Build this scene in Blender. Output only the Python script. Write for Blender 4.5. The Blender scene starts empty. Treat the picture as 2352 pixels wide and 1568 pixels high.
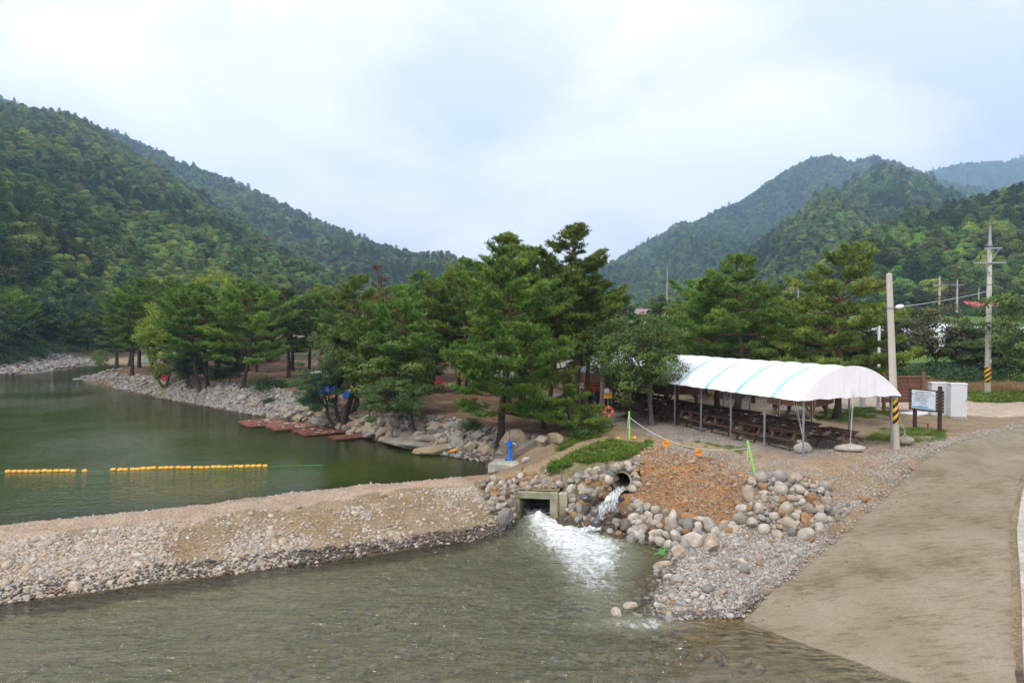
import bpy, math, random
import numpy as np
from mathutils import Vector, Matrix, geometry

# ------------------------------------------------------------------ camera, sky, sun, exposure
scene = bpy.context.scene
COL = scene.collection
CZ = 4.97
PITCH = math.atan(36 / 1568)
cam_data = bpy.data.cameras.new('camera')
cam_data.lens = 24
cam_data.sensor_width = 36
cam_data.clip_end = 9000
cam = bpy.data.objects.new('camera', cam_data)
cam.location = (0, 0, CZ)
cam.rotation_euler = (math.pi / 2 - PITCH, 0, 0)
COL.objects.link(cam)
scene.camera = cam

SUN_EL, SUN_AZ = math.radians(52), math.radians(215)      # azimuth clockwise from +y
world = bpy.data.worlds.new('World')
scene.world = world
world.use_nodes = True
wn, wl = world.node_tree.nodes, world.node_tree.links
wn.clear()
w_out = wn.new('ShaderNodeOutputWorld')
w_bg = wn.new('ShaderNodeBackground')
w_bg.inputs['Strength'].default_value = 0.12
w_sky = wn.new('ShaderNodeTexSky')
w_sky.sky_type = 'NISHITA'
w_sky.sun_disc = False
w_sky.sun_elevation = SUN_EL
w_sky.sun_rotation = SUN_AZ
w_tc = wn.new('ShaderNodeTexCoord')
w_sep = wn.new('ShaderNodeSeparateXYZ')
wl.new(w_tc.outputs['Generated'], w_sep.inputs[0])
w_ab = wn.new('ShaderNodeMath'); w_ab.operation = 'ABSOLUTE'
wl.new(w_sep.outputs['Z'], w_ab.inputs[0])
w_ad = wn.new('ShaderNodeMath'); w_ad.operation = 'ADD'; w_ad.inputs[1].default_value = 0.5
wl.new(w_ab.outputs[0], w_ad.inputs[0])
w_dx = wn.new('ShaderNodeMath'); w_dx.operation = 'DIVIDE'
wl.new(w_sep.outputs['X'], w_dx.inputs[0]); wl.new(w_ad.outputs[0], w_dx.inputs[1])
w_dy = wn.new('ShaderNodeMath'); w_dy.operation = 'DIVIDE'
wl.new(w_sep.outputs['Y'], w_dy.inputs[0]); wl.new(w_ad.outputs[0], w_dy.inputs[1])
w_cmb = wn.new('ShaderNodeCombineXYZ')
wl.new(w_dx.outputs[0], w_cmb.inputs[0]); wl.new(w_dy.outputs[0], w_cmb.inputs[1])
w_n1 = wn.new('ShaderNodeTexNoise')
w_n1.inputs['Scale'].default_value = 2.1
w_n1.inputs['Detail'].default_value = 6
w_n1.inputs['Roughness'].default_value = 0.52
w_n1.inputs['Distortion'].default_value = 0.3
w_map = wn.new('ShaderNodeMapping')
w_map.inputs['Location'].default_value = (2.2, 4.9, 0.4)
w_map.inputs['Scale'].default_value = (0.9, 1.1, 1)
wl.new(w_cmb.outputs[0], w_map.inputs['Vector'])
wl.new(w_map.outputs[0], w_n1.inputs['Vector'])
w_r1 = wn.new('ShaderNodeValToRGB')                        # cloud deck: grey-blue thin parts to white thick parts
e = w_r1.color_ramp.elements
e[0].position = 0.36; e[0].color = (5.6, 5.7, 6.5, 1)
e[1].position = 0.60; e[1].color = (9.3, 8.7, 8.8, 1)
m_ = e.new(0.48); m_.color = (7.6, 7.1, 7.5, 1)
wl.new(w_n1.outputs['Fac'], w_r1.inputs['Fac'])
w_mix = wn.new('ShaderNodeMixRGB')
w_mix.inputs['Fac'].default_value = 0.92
wl.new(w_sky.outputs['Color'], w_mix.inputs['Color1'])
wl.new(w_r1.outputs['Color'], w_mix.inputs['Color2'])
wl.new(w_mix.outputs['Color'], w_bg.inputs['Color'])
wl.new(w_bg.outputs[0], w_out.inputs['Surface'])

sun_data = bpy.data.lights.new('sun', 'SUN')
sun_data.energy = 1.5
sun_data.angle = math.radians(12)
sun_data.color = (1.0, 0.96, 0.9)
sun = bpy.data.objects.new('sun', sun_data)
sd = Vector((math.sin(SUN_AZ) * math.cos(SUN_EL), math.cos(SUN_AZ) * math.cos(SUN_EL), math.sin(SUN_EL)))
sun.rotation_euler = sd.to_track_quat('Z', 'Y').to_euler()
sun.location = (0, 0, 60)
COL.objects.link(sun)

scene.view_settings.view_transform = 'Standard'
scene.view_settings.look = 'None'
scene.view_settings.exposure = 0.80
scene.view_settings.gamma = 1.0
scene.view_settings.use_curve_mapping = False
scene.cycles.use_denoising = True
scene.cycles.max_bounces = 6
scene.cycles.transparent_max_bounces = 12
scene.cycles.volume_bounces = 1
scene.cycles.use_adaptive_sampling = True
scene.cycles.adaptive_threshold = 0.015

# ------------------------------------------------------------------ helpers: picture to place
FX = 1568.0
_cp, _sp = math.cos(PITCH), math.sin(PITCH)
def ray(px, py):
    u = (px - 1176) / FX; v = (784 - py) / FX
    return np.array((u, _cp + _sp * v, -_sp + _cp * v))
def G(px, py, z):
    d = ray(px, py); t = (z - CZ) / d[2]
    return (d[0] * t, d[1] * t, z)
def AY(px, py, y):
    d = ray(px, py); t = y / d[1]
    return (d[0] * t, y, CZ + d[2] * t)
def proj(x, y, z):
    dz = z - CZ
    dep = y * _cp - dz * _sp
    up = y * _sp + dz * _cp
    dep = np.where(dep < 0.1, 0.1, dep)
    return 1176 + FX * x / dep, 784 - FX * up / dep
RO, RD, RK = np.array((5.4, 16.45)), np.array((0.75, 0.66)), 0.122
def road_z(x, y):
    s = (x - RO[0]) * RD[0] + (y - RO[1]) * RD[1]
    z = -2.03 + RK * s
    return -np.log(1 + np.exp(-(z + 0.02) * 9)) / 9 + 0.0      # eases into z = 0
def AR(px, py):
    d = ray(px, py); lo, hi = 2.0, 90.0
    for _ in range(50):
        t = 0.5 * (lo + hi)
        if CZ + d[2] * t > road_z(d[0] * t, d[1] * t): lo = t
        else: hi = t
    return (d[0] * t, d[1] * t, float(road_z(d[0] * t, d[1] * t)))

# ------------------------------------------------------------------ helpers: noise
def _h(ix, iy, s):
    n = (ix.astype(np.int64) * 374761393 + iy.astype(np.int64) * 668265263 + s * 974634777) & 0x7fffffff
    n = ((n ^ (n >> 13)) * 1274126177) & 0x7fffffff
    return ((n ^ (n >> 16)) & 0xffff) / 65535.0
def vnoise(x, y, s=0):
    x = np.asarray(x, float); y = np.asarray(y, float)
    ix, iy = np.floor(x), np.floor(y); fx, fy = x - ix, y - iy
    fx = fx * fx * (3 - 2 * fx); fy = fy * fy * (3 - 2 * fy)
    a, b = _h(ix, iy, s), _h(ix + 1, iy, s); c, d = _h(ix, iy + 1, s), _h(ix + 1, iy + 1, s)
    return a + (b - a) * fx + (c - a) * fy + (a - b - c + d) * fx * fy
def fbm(x, y, s=0, o=4):
    t, a, n = 0, 1.0, 0
    for i in range(o):
        t = t + a * vnoise(x * 2 ** i, y * 2 ** i, s + i * 7); n += a; a *= 0.5
    return t / n
def inside(poly, x, y):
    r = np.zeros(np.shape(x), bool); n = len(poly)
    for i in range(n):
        x0, y0 = poly[i][:2]; x1, y1 = poly[(i + 1) % n][:2]
        if y0 == y1: continue
        c = ((y0 > y) != (y1 > y)) & (x < (x1 - x0) * (y - y0) / (y1 - y0) + x0)
        r ^= c
    return r
def seg_dist(line, x, y):
    b = np.full(np.shape(x), 1e9)
    for (x0, y0), (x1, y1) in zip([p[:2] for p in line[:-1]], [p[:2] for p in line[1:]]):
        dx, dy = x1 - x0, y1 - y0
        t = np.clip(((x - x0) * dx + (y - y0) * dy) / (dx * dx + dy * dy + 1e-9), 0, 1)
        b = np.minimum(b, np.hypot(x - x0 - t * dx, y - y0 - t * dy))
    return b

# ------------------------------------------------------------------ helpers: meshes and objects
def np_mesh(name, verts, faces, mats=(), smooth=False, attrs=None, fmat=None, cols=None):
    """verts (N,3); faces: list of int arrays (M,3) or (M,4)"""
    me = bpy.data.meshes.new(name)
    verts = np.asarray(verts, np.float32)
    faces = [np.asarray(f, np.int32) for f in faces if len(f)]
    me.vertices.add(len(verts)); me.vertices.foreach_set('co', verts.ravel())
    nl = sum(f.size for f in faces); nf = sum(len(f) for f in faces)
    me.loops.add(nl); me.polygons.add(nf)
    me.loops.foreach_set('vertex_index', np.concatenate([f.ravel() for f in faces]))
    tot = np.concatenate([np.full(len(f), f.shape[1], np.int32) for f in faces])
    st = np.concatenate(([0], np.cumsum(tot)[:-1])).astype(np.int32)
    me.polygons.foreach_set('loop_start', st)
    if fmat is not None: me.polygons.foreach_set('material_index', np.asarray(fmat, np.int32))
    me.polygons.foreach_set('use_smooth', np.full(nf, bool(smooth)))
    for m in mats: me.materials.append(m)
    for k, v in (attrs or {}).items():
        a = me.attributes.new(k, 'FLOAT', 'POINT'); a.data.foreach_set('value', np.asarray(v, np.float32))
    if cols is not None:
        a = me.color_attributes.new('Col', 'FLOAT_COLOR', 'POINT')
        c = np.ones((len(verts), 4), np.float32); c[:, :3] = cols
        a.data.foreach_set('color', c.ravel())
    me.update(calc_edges=True); me.validate()
    return me

class MB:
    """collects solids and builds them as one mesh"""
    def __init__(s): s.v = []; s.f = []; s.n = 0
    def add(s, v, f):
        s.v.extend([tuple(p) for p in v]); s.f.extend([tuple(i + s.n for i in q) for q in f]); s.n += len(v); return s
    def box(s, c, size, rot=None, taper=1.0):
        hx, hy, hz = size[0] / 2, size[1] / 2, size[2] / 2
        b = min(hx, hy, hz) * 0.16
        v = []
        for sz, t in ((-1, 1.0), (1, taper)):
            for sx, sy in ((-1, -1), (1, -1), (1, 1), (-1, 1)):
                v.append(Vector((sx * (hx - b) * t, sy * (hy - b) * t, sz * hz)))
        for sz, t in ((-1, 1.0), (1, taper)):
            for sx, sy in ((-1, -1), (1, -1), (1, 1), (-1, 1)):
                v.append(Vector((sx * hx * t, sy * hy * t, sz * (hz - b))))
        R = rot if rot is not None else Matrix.Identity(3)
        v = [R @ p + Vector(c) for p in v]
        f = [(3, 2, 1, 0), (4, 5, 6, 7)]
        for i in range(4):
            j = (i + 1) % 4
            f += [(i, j, 8 + j, 8 + i), (8 + i, 8 + j, 12 + j, 12 + i), (12 + i, 12 + j, 4 + j, 4 + i)]
        return s.add(v, f)
    def tube(s, pts, r, n=8, caps=True):
        pts = [Vector(p) for p in pts]
        rs = r if hasattr(r, '__len__') else [r] * len(pts)
        rings = []; up = Vector((0, 0, 1))
        for i, p in enumerate(pts):
            d = (pts[min(i + 1, len(pts) - 1)] - pts[max(i - 1, 0)])
            d = d.normalized() if d.length > 1e-9 else Vector((0, 0, 1))
            a = d.cross(Vector((1, 0, 0)) if abs(d.z) > 0.8 else up).normalized(); b = d.cross(a)
            rings.append([p + (a * math.cos(2 * math.pi * k / n) + b * math.sin(2 * math.pi * k / n)) * rs[i] for k in range(n)])
        v = [q for g in rings for q in g]; f = []
        for i in range(len(pts) - 1):
            for k in range(n):
                k2 = (k + 1) % n
                f.append((i * n + k, i * n + k2, (i + 1) * n + k2, (i + 1) * n + k))
        if caps:
            f.append(tuple(range(n - 1, -1, -1))); f.append(tuple((len(pts) - 1) * n + k for k in range(n)))
        return s.add(v, f)
    def lathe(s, prof, c=(0, 0, 0), n=16, rot=None):
        v = []; f = []; R = rot if rot is not None else Matrix.Identity(3)
        for r, z in prof:
            for k in range(n):
                a = 2 * math.pi * k / n
                v.append(R @ Vector((r * math.cos(a), r * math.sin(a), z)) + Vector(c))
        for i in range(len(prof) - 1):
            for k in range(n):
                k2 = (k + 1) % n
                f.append((i * n + k, i * n + k2, (i + 1) * n + k2, (i + 1) * n + k))
        f.append(tuple(range(n - 1, -1, -1))); f.append(tuple((len(prof) - 1) * n + k for k in range(n)))
        return s.add(v, f)
    def mesh(s, name, m, smooth=False):
        me = bpy.data.meshes.new(name); me.from_pydata(s.v, [], s.f)
        if m: me.materials.append(m)
        if smooth: me.polygons.foreach_set('use_smooth', [True] * len(me.polygons))
        me.update(); return me

def put(name, me, parent=None, loc=None, rot=None, scale=None, **props):
    o = bpy.data.objects.new(name, me); COL.objects.link(o)
    if parent is not None: o.parent = parent
    if loc is not None: o.location = loc
    if rot is not None: o.rotation_euler = rot
    if scale is not None: o.scale = scale
    for k, v in props.items(): o[k] = v
    return o
def thing(name, label, cat, loc=(0, 0, 0), rz=0.0, group=None):
    o = bpy.data.objects.new(name, None); o.empty_display_size = 0.2; COL.objects.link(o)
    o.location = loc; o.rotation_euler = (0, 0, rz); o['label'] = label; o['category'] = cat
    if group: o['group'] = group
    return o
def tagged(o, label, cat, group=None):
    o['label'] = label; o['category'] = cat
    if group: o['group'] = group
    return o
def dup(root, loc, rz, label, group=None, scale=None):
    r = root.copy(); COL.objects.link(r); r.location = loc; r.rotation_euler = (0, 0, rz); r['label'] = label
    if group: r['group'] = group
    if scale is not None: r.scale = scale
    for ch in root.children:
        c = ch.copy(); COL.objects.link(c); c.parent = r
        for g in ch.children:
            k = g.copy(); COL.objects.link(k); k.parent = c
    return r
def rotz(a): return Matrix.Rotation(a, 3, 'Z')
def text_mesh(name, txt, size, m, extrude=0.001, align='CENTER'):
    cu = bpy.data.curves.new(name, 'FONT'); cu.body = txt; cu.size = size; cu.extrude = extrude
    cu.align_x = align; cu.align_y = 'CENTER'; cu.resolution_u = 2
    o = bpy.data.objects.new(name, cu); COL.objects.link(o)
    dg = bpy.context.evaluated_depsgraph_get(); me = bpy.data.meshes.new_from_object(o.evaluated_get(dg))
    bpy.data.objects.remove(o); bpy.data.curves.remove(cu)
    me.name = name; me.materials.clear(); me.materials.append(m); return me

# ------------------------------------------------------------------ materials
def new_mat(name):
    m = bpy.data.materials.new(name); m.use_nodes = True
    n, l = m.node_tree.nodes, m.node_tree.links
    b = n['Principled BSDF']; b.inputs['Specular IOR Level'].default_value = 0.3
    return m, n, l, b
def mat(name, col, rough=0.8, var=0.25, scale=6.0, bump=0.15, metal=0.0, spec=0.3, dist=0.02, coords='Object', streak=None, dirt=None):
    """solid colour broken up by two noises, with fine relief"""
    m, n, l, b = new_mat(name)
    tc = n.new('ShaderNodeTexCoord'); mp = n.new('ShaderNodeMapping')
    if streak: mp.inputs['Scale'].default_value = streak
    l.new(tc.outputs[coords], mp.inputs['Vector'])
    a = n.new('ShaderNodeTexNoise'); a.inputs['Scale'].default_value = scale; a.inputs['Detail'].default_value = 6; a.inputs['Roughness'].default_value = 0.65
    l.new(mp.outputs[0], a.inputs['Vector'])
    r = n.new('ShaderNodeValToRGB'); el = r.color_ramp.elements
    el[0].position = 0.28; el[0].color = tuple(c * (1 - var) for c in (dirt or col)) + (1,)
    el[1].position = 0.72; el[1].color = tuple(min(1, c * (1 + var)) for c in col) + (1,)
    l.new(a.outputs['Fac'], r.inputs['Fac'])
    oi = n.new('ShaderNodeObjectInfo'); hs = n.new('ShaderNodeHueSaturation')
    mr = n.new('ShaderNodeMapRange'); mr.inputs['To Min'].default_value = 1 - var * 0.5; mr.inputs['To Max'].default_value = 1 + var * 0.5
    l.new(oi.outputs['Random'], mr.inputs['Value']); l.new(mr.outputs[0], hs.inputs['Value'])
    l.new(r.outputs['Color'], hs.inputs['Color']); l.new(hs.outputs[0], b.inputs['Base Color'])
    b.inputs['Roughness'].default_value = rough; b.inputs['Metallic'].default_value = metal
    b.inputs['Specular IOR Level'].default_value = spec
    if bump:
        bp = n.new('ShaderNodeBump'); bp.inputs['Strength'].default_value = bump; bp.inputs['Distance'].default_value = dist
        a2 = n.new('ShaderNodeTexNoise'); a2.inputs['Scale'].default_value = scale * 5; a2.inputs['Detail'].default_value = 4
        l.new(mp.outputs[0], a2.inputs['Vector']); l.new(a2.outputs['Fac'], bp.inputs['Height']); l.new(bp.outputs[0], b.inputs['Normal'])
    return m

def leaf_mat(name, dark, mid, light, trans=0.3, rnd=0.12, yellow=None):
    """colour by each leaf's own 'tone', shifted a little from tree to tree"""
    m, n, l, b = new_mat(name)
    at = n.new('ShaderNodeAttribute'); at.attribute_name = 'tone'
    r = n.new('ShaderNodeValToRGB'); el = r.color_ramp.elements
    el[0].position = 0.0; el[0].color = dark + (1,); el[1].position = 1.0; el[1].color = light + (1,)
    k = el.new(0.5); k.color = mid + (1,)
    l.new(at.outputs['Fac'], r.inputs['Fac'])
    oi = n.new('ShaderNodeObjectInfo')
    hs = n.new('ShaderNodeHueSaturation')
    m1 = n.new('ShaderNodeMapRange'); m1.inputs['To Min'].default_value = 0.5 - rnd * 0.22; m1.inputs['To Max'].default_value = 0.5 + rnd * 0.14
    m2 = n.new('ShaderNodeMapRange'); m2.inputs['To Min'].default_value = 1 - rnd * 2.2; m2.inputs['To Max'].default_value = 1 + rnd * 2.6
    ml = n.new('ShaderNodeMath'); ml.operation = 'MULTIPLY'; ml.inputs[1].default_value = 7.31
    fr = n.new('ShaderNodeMath'); fr.operation = 'FRACT'
    l.new(oi.outputs['Random'], m1.inputs['Value']); l.new(oi.outputs['Random'], ml.inputs[0]); l.new(ml.outputs[0], fr.inputs[0]); l.new(fr.outputs[0], m2.inputs['Value'])
    l.new(m1.outputs[0], hs.inputs['Hue']); l.new(m2.outputs[0], hs.inputs['Value'])
    ti = n.new('ShaderNodeAttribute'); ti.attribute_type = 'INSTANCER'; ti.attribute_name = 'tint'
    yl = n.new('ShaderNodeMixRGB'); yl.blend_type = 'MULTIPLY'; yl.inputs['Color2'].default_value = (1.8, 1.55, 1.05, 1)
    tm_ = n.new('ShaderNodeMath'); tm_.operation = 'MAXIMUM'; tm_.inputs[1].default_value = 0.0; l.new(ti.outputs['Fac'], tm_.inputs[0]); l.new(tm_.outputs[0], yl.inputs['Fac'])
    dk = n.new('ShaderNodeMixRGB'); dk.blend_type = 'MULTIPLY'; dk.inputs['Color2'].default_value = (.45, .60, .62, 1)
    tn_ = n.new('ShaderNodeMath'); tn_.operation = 'MULTIPLY'; tn_.inputs[1].default_value = -1.0; tn_.use_clamp = True; l.new(ti.outputs['Fac'], tn_.inputs[0]); l.new(tn_.outputs[0], dk.inputs['Fac'])
    l.new(r.outputs['Color'], yl.inputs['Color1']); l.new(yl.outputs[0], dk.inputs['Color1'])
    l.new(dk.outputs[0], hs.inputs['Color'])
    b.inputs['Roughness'].default_value = 0.6; b.inputs['Specular IOR Level'].default_value = 0.25
    l.new(hs.outputs[0], b.inputs['Base Color'])
    tr = n.new('ShaderNodeBsdfTranslucent'); l.new(hs.outputs[0], tr.inputs['Color'])
    mx = n.new('ShaderNodeMixShader'); mx.inputs[0].default_value = trans
    l.new(b.outputs[0], mx.inputs[1]); l.new(tr.outputs[0], mx.inputs[2])
    l.new(mx.outputs[0], n['Material Output'].inputs['Surface'])
    return m

def stone_mat(name, cols, rough=0.85, dark=1.0, spec=0.25):
    """each stone takes one colour from the list by its own random number, mottled by noise"""
    m, n, l, b = new_mat(name)
    oi = n.new('ShaderNodeObjectInfo')
    r = n.new('ShaderNodeValToRGB'); r.color_ramp.interpolation = 'CONSTANT'
    el = r.color_ramp.elements
    while len(el) < len(cols): el.new(0.5)
    for i, c in enumerate(cols):
        el[i].position = i / len(cols); el[i].color = tuple(q * dark for q in c) + (1,)
    l.new(oi.outputs['Random'], r.inputs['Fac'])
    tc = n.new('ShaderNodeTexCoord')
    ad = n.new('ShaderNodeVectorMath'); ad.operation = 'ADD'
    l.new(tc.outputs['Object'], ad.inputs[0]); l.new(oi.outputs['Random'], ad.inputs[1])
    a = n.new('ShaderNodeTexNoise'); a.inputs['Scale'].default_value = 2.2; a.inputs['Detail'].default_value = 7; a.inputs['Roughness'].default_value = 0.7
    l.new(ad.outputs[0], a.inputs['Vector'])
    r2 = n.new('ShaderNodeValToRGB'); e2 = r2.color_ramp.elements
    e2[0].position = 0.3; e2[0].color = (0.5, 0.47, 0.43, 1); e2[1].position = 0.66; e2[1].color = (1.12, 1.1, 1.08, 1)
    l.new(a.outputs['Fac'], r2.inputs['Fac'])
    mx = n.new('ShaderNodeMixRGB'); mx.blend_type = 'MULTIPLY'; mx.inputs[0].default_value = 0.85
    l.new(r.outputs[0], mx.inputs[1]); l.new(r2.outputs[0], mx.inputs[2])
    l.new(mx.outputs[0], b.inputs['Base Color'])
    bp = n.new('ShaderNodeBump'); bp.inputs['Strength'].default_value = 0.35; bp.inputs['Distance'].default_value = 0.03
    a2 = n.new('ShaderNodeTexNoise'); a2.inputs['Scale'].default_value = 7; a2.inputs['Detail'].default_value = 5
    l.new(ad.outputs[0], a2.inputs['Vector']); l.new(a2.outputs['Fac'], bp.inputs['Height']); l.new(bp.outputs[0], b.inputs['Normal'])
    b.inputs['Roughness'].default_value = rough; b.inputs['Specular IOR Level'].default_value = spec
    return m

def earth_mat():
    m, n, l, b = new_mat('earth')
    at = n.new('ShaderNodeAttribute'); at.attribute_name = 'Col'
    tc = n.new('ShaderNodeTexCoord')
    def noise(sc, det=5, rough=0.65):
        a = n.new('ShaderNodeTexNoise'); a.inputs['Scale'].default_value = sc; a.inputs['Detail'].default_value = det; a.inputs['Roughness'].default_value = rough
        l.new(tc.outputs['Object'], a.inputs['Vector']); return a
    big, fine = noise(1.1, 6), noise(16, 5, 0.75)
    vo = n.new('ShaderNodeTexVoronoi'); vo.inputs['Scale'].default_value = 17; l.new(tc.outputs['Object'], vo.inputs['Vector'])
    def ramp(src, lo, hi, a, c):
        r = n.new('ShaderNodeValToRGB'); e = r.color_ramp.elements
        e[0].position = lo; e[0].color = a; e[1].position = hi; e[1].color = c
        l.new(src, r.inputs['Fac']); return r
    r1 = ramp(big.outputs['Fac'], 0.3, 0.7, (0.78, 0.75, 0.7, 1), (1.16, 1.15, 1.14, 1))
    r2 = ramp(fine.outputs['Fac'], 0.3, 0.7, (0.62, 0.6, 0.57, 1), (1.35, 1.34, 1.32, 1))
    m1 = n.new('ShaderNodeMixRGB'); m1.blend_type = 'MULTIPLY'; m1.inputs[0].default_value = 1
    m2 = n.new('ShaderNodeMixRGB'); m2.blend_type = 'MULTIPLY'; m2.inputs[0].default_value = 1
    l.new(at.outputs['Color'], m1.inputs[1]); l.new(r1.outputs[0], m1.inputs[2])
    l.new(m1.outputs[0], m2.inputs[1]); l.new(r2.outputs[0], m2.inputs[2])
    hs = n.new('ShaderNodeMixRGB'); hs.blend_type = 'MULTIPLY'; hs.inputs[0].default_value = 0.4
    rv = ramp(vo.outputs['Color'], 0.2, 0.9, (0.55, 0.55, 0.56, 1), (1.35, 1.33, 1.3, 1))
    l.new(m2.outputs[0], hs.inputs[1]); l.new(rv.outputs[0], hs.inputs[2])
    l.new(hs.outputs[0], b.inputs['Base Color'])
    bp = n.new('ShaderNodeBump'); bp.inputs['Strength'].default_value = 0.7; bp.inputs['Distance'].default_value = 0.05
    sm = n.new('ShaderNodeMath'); sm.operation = 'SUBTRACT'
    l.new(fine.outputs['Fac'], sm.inputs[0]); l.new(vo.outputs['Distance'], sm.inputs[1])
    l.new(sm.outputs[0], bp.inputs['Height']); l.new(bp.outputs[0], b.inputs['Normal'])
    b.inputs['Roughness'].default_value = 0.95; b.inputs['Specular IOR Level'].default_value = 0.15
    return m

def water_mat(name, deep, tint, wave, murk, foam=False, rough=0.04, stretch=(1, 1, 1), wstr=0.5, bdist=.3):
    """fresnel mirror over a clear-to-murky body: murk rises with the water's own depth"""
    m, n, l, b = new_mat(name); n.remove(b); out = n['Material Output']
    tc = n.new('ShaderNodeTexCoord'); mp = n.new('ShaderNodeMapping'); mp.inputs['Scale'].default_value = stretch
    mp.inputs['Rotation'].default_value = (0, 0, 0.4)
    l.new(tc.outputs['Object'], mp.inputs['Vector'])
    hs = []
    for sc, w in wave:
        a = n.new('ShaderNodeTexNoise'); a.inputs['Scale'].default_value = sc; a.inputs['Detail'].default_value = 3; a.inputs['Roughness'].default_value = 0.55; a.inputs['Distortion'].default_value = 0.7
        l.new(mp.outputs[0], a.inputs['Vector'])
        k = n.new('ShaderNodeMath'); k.operation = 'MULTIPLY'; k.inputs[1].default_value = w; l.new(a.outputs['Fac'], k.inputs[0]); hs.append(k.outputs[0])
    h = hs[0]
    for q in hs[1:]:
        k = n.new('ShaderNodeMath'); k.operation = 'ADD'; l.new(h, k.inputs[0]); l.new(q, k.inputs[1]); h = k.outputs[0]
    if foam:
        wv_ = n.new('ShaderNodeTexWave'); wv_.wave_type = 'BANDS'; wv_.bands_direction = 'Y'; wv_.inputs['Scale'].default_value = .75; wv_.inputs['Distortion'].default_value = 16.0; wv_.inputs['Detail'].default_value = 3; wv_.inputs['Detail Scale'].default_value = 1.3; wv_.inputs['Detail Roughness'].default_value = .6
        l.new(mp.outputs[0], wv_.inputs['Vector']); k = n.new('ShaderNodeMath'); k.operation = 'MULTIPLY_ADD'; k.inputs[1].default_value = .085; l.new(wv_.outputs['Fac'], k.inputs[0]); l.new(h, k.inputs[2]); h = k.outputs[0]
    # wind patches: the ripples die down and come up over the pool
    pt = n.new('ShaderNodeTexNoise'); pt.inputs['Scale'].default_value = 0.09; pt.inputs['Detail'].default_value = 3; l.new(tc.outputs['Object'], pt.inputs['Vector'])
    pr = n.new('ShaderNodeMapRange'); pr.inputs['From Min'].default_value = 0.36; pr.inputs['From Max'].default_value = 0.66; pr.inputs['To Min'].default_value = wstr * (0.5 if foam else 0.35); pr.inputs['To Max'].default_value = wstr
    l.new(pt.outputs['Fac'], pr.inputs['Value'])
    bp = n.new('ShaderNodeBump'); bp.inputs['Distance'].default_value = bdist
    l.new(pr.outputs[0], bp.inputs['Strength']); l.new(h, bp.inputs['Height'])
    gl = n.new('ShaderNodeBsdfGlossy'); gl.inputs['Roughness'].default_value = rough; l.new(bp.outputs[0], gl.inputs['Normal'])
    fr = n.new('ShaderNodeFresnel'); fr.inputs['IOR'].default_value = 1.33; l.new(bp.outputs[0], fr.inputs['Normal'])
    tp = n.new('ShaderNodeBsdfTransparent'); tp.inputs['Color'].default_value = tint + (1,)
    df = n.new('ShaderNodeBsdfDiffuse'); df.inputs['Color'].default_value = deep + (1,); l.new(bp.outputs[0], df.inputs['Normal'])
    at = n.new('ShaderNodeAttribute'); at.attribute_name = 'depth'
    ex = n.new('ShaderNodeMath'); ex.operation = 'MULTIPLY'; ex.inputs[1].default_value = -murk; l.new(at.outputs['Fac'], ex.inputs[0])
    e2 = n.new('ShaderNodeMath'); e2.operation = 'EXPONENT'; l.new(ex.outputs[0], e2.inputs[0])
    body = n.new('ShaderNodeMixShader'); l.new(e2.outputs[0], body.inputs[0]); l.new(df.outputs[0], body.inputs[1]); l.new(tp.outputs[0], body.inputs[2])
    mx = n.new('ShaderNodeMixShader'); l.new(fr.outputs[0], mx.inputs[0]); l.new(body.outputs[0], mx.inputs[1]); l.new(gl.outputs[0], mx.inputs[2])
    last = mx
    if foam:
        af = n.new('ShaderNodeAttribute'); af.attribute_name = 'foam'
        mp2 = n.new('ShaderNodeMapping'); mp2.inputs['Scale'].default_value = (1.5, 0.7, 1); mp2.inputs['Rotation'].default_value = (0, 0, -0.25)
        l.new(tc.outputs['Object'], mp2.inputs['Vector'])
        fn = n.new('ShaderNodeTexNoise'); fn.inputs['Scale'].default_value = 2.5; fn.inputs['Detail'].default_value = 8; fn.inputs['Roughness'].default_value = 0.68; fn.inputs['Distortion'].default_value = 1.6
        l.new(mp2.outputs[0], fn.inputs['Vector'])
        s1 = n.new('ShaderNodeMath'); s1.operation = 'ADD'; l.new(af.outputs['Fac'], s1.inputs[0]); l.new(fn.outputs['Fac'], s1.inputs[1])
        fm = n.new('ShaderNodeMapRange'); fm.inputs['From Min'].default_value = 0.92; fm.inputs['From Max'].default_value = 1.34; l.new(s1.outputs[0], fm.inputs['Value'])
        fd = n.new('ShaderNodeBsdfDiffuse'); fd.inputs['Color'].default_value = (0.82, 0.86, 0.85, 1); l.new(bp.outputs[0], fd.inputs['Normal'])
        mk = n.new('ShaderNodeMapRange'); mk.inputs['From Min'].default_value = 0.05; mk.inputs['From Max'].default_value = 0.75; mk.inputs['To Max'].default_value = 0.62; l.new(af.outputs['Fac'], mk.inputs['Value'])
        md_ = n.new('ShaderNodeBsdfDiffuse'); md_.inputs['Color'].default_value = (.38, .40, .29, 1); l.new(bp.outputs[0], md_.inputs['Normal'])
        m0 = n.new('ShaderNodeMixShader'); l.new(mk.outputs[0], m0.inputs[0]); l.new(mx.outputs[0], m0.inputs[1]); l.new(md_.outputs[0], m0.inputs[2])
        m3 = n.new('ShaderNodeMixShader'); l.new(fm.outputs[0], m3.inputs[0]); l.new(m0.outputs[0], m3.inputs[1]); l.new(fd.outputs[0], m3.inputs[2]); last = m3
    l.new(last.outputs[0], out.inputs['Surface'])
    return m

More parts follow.
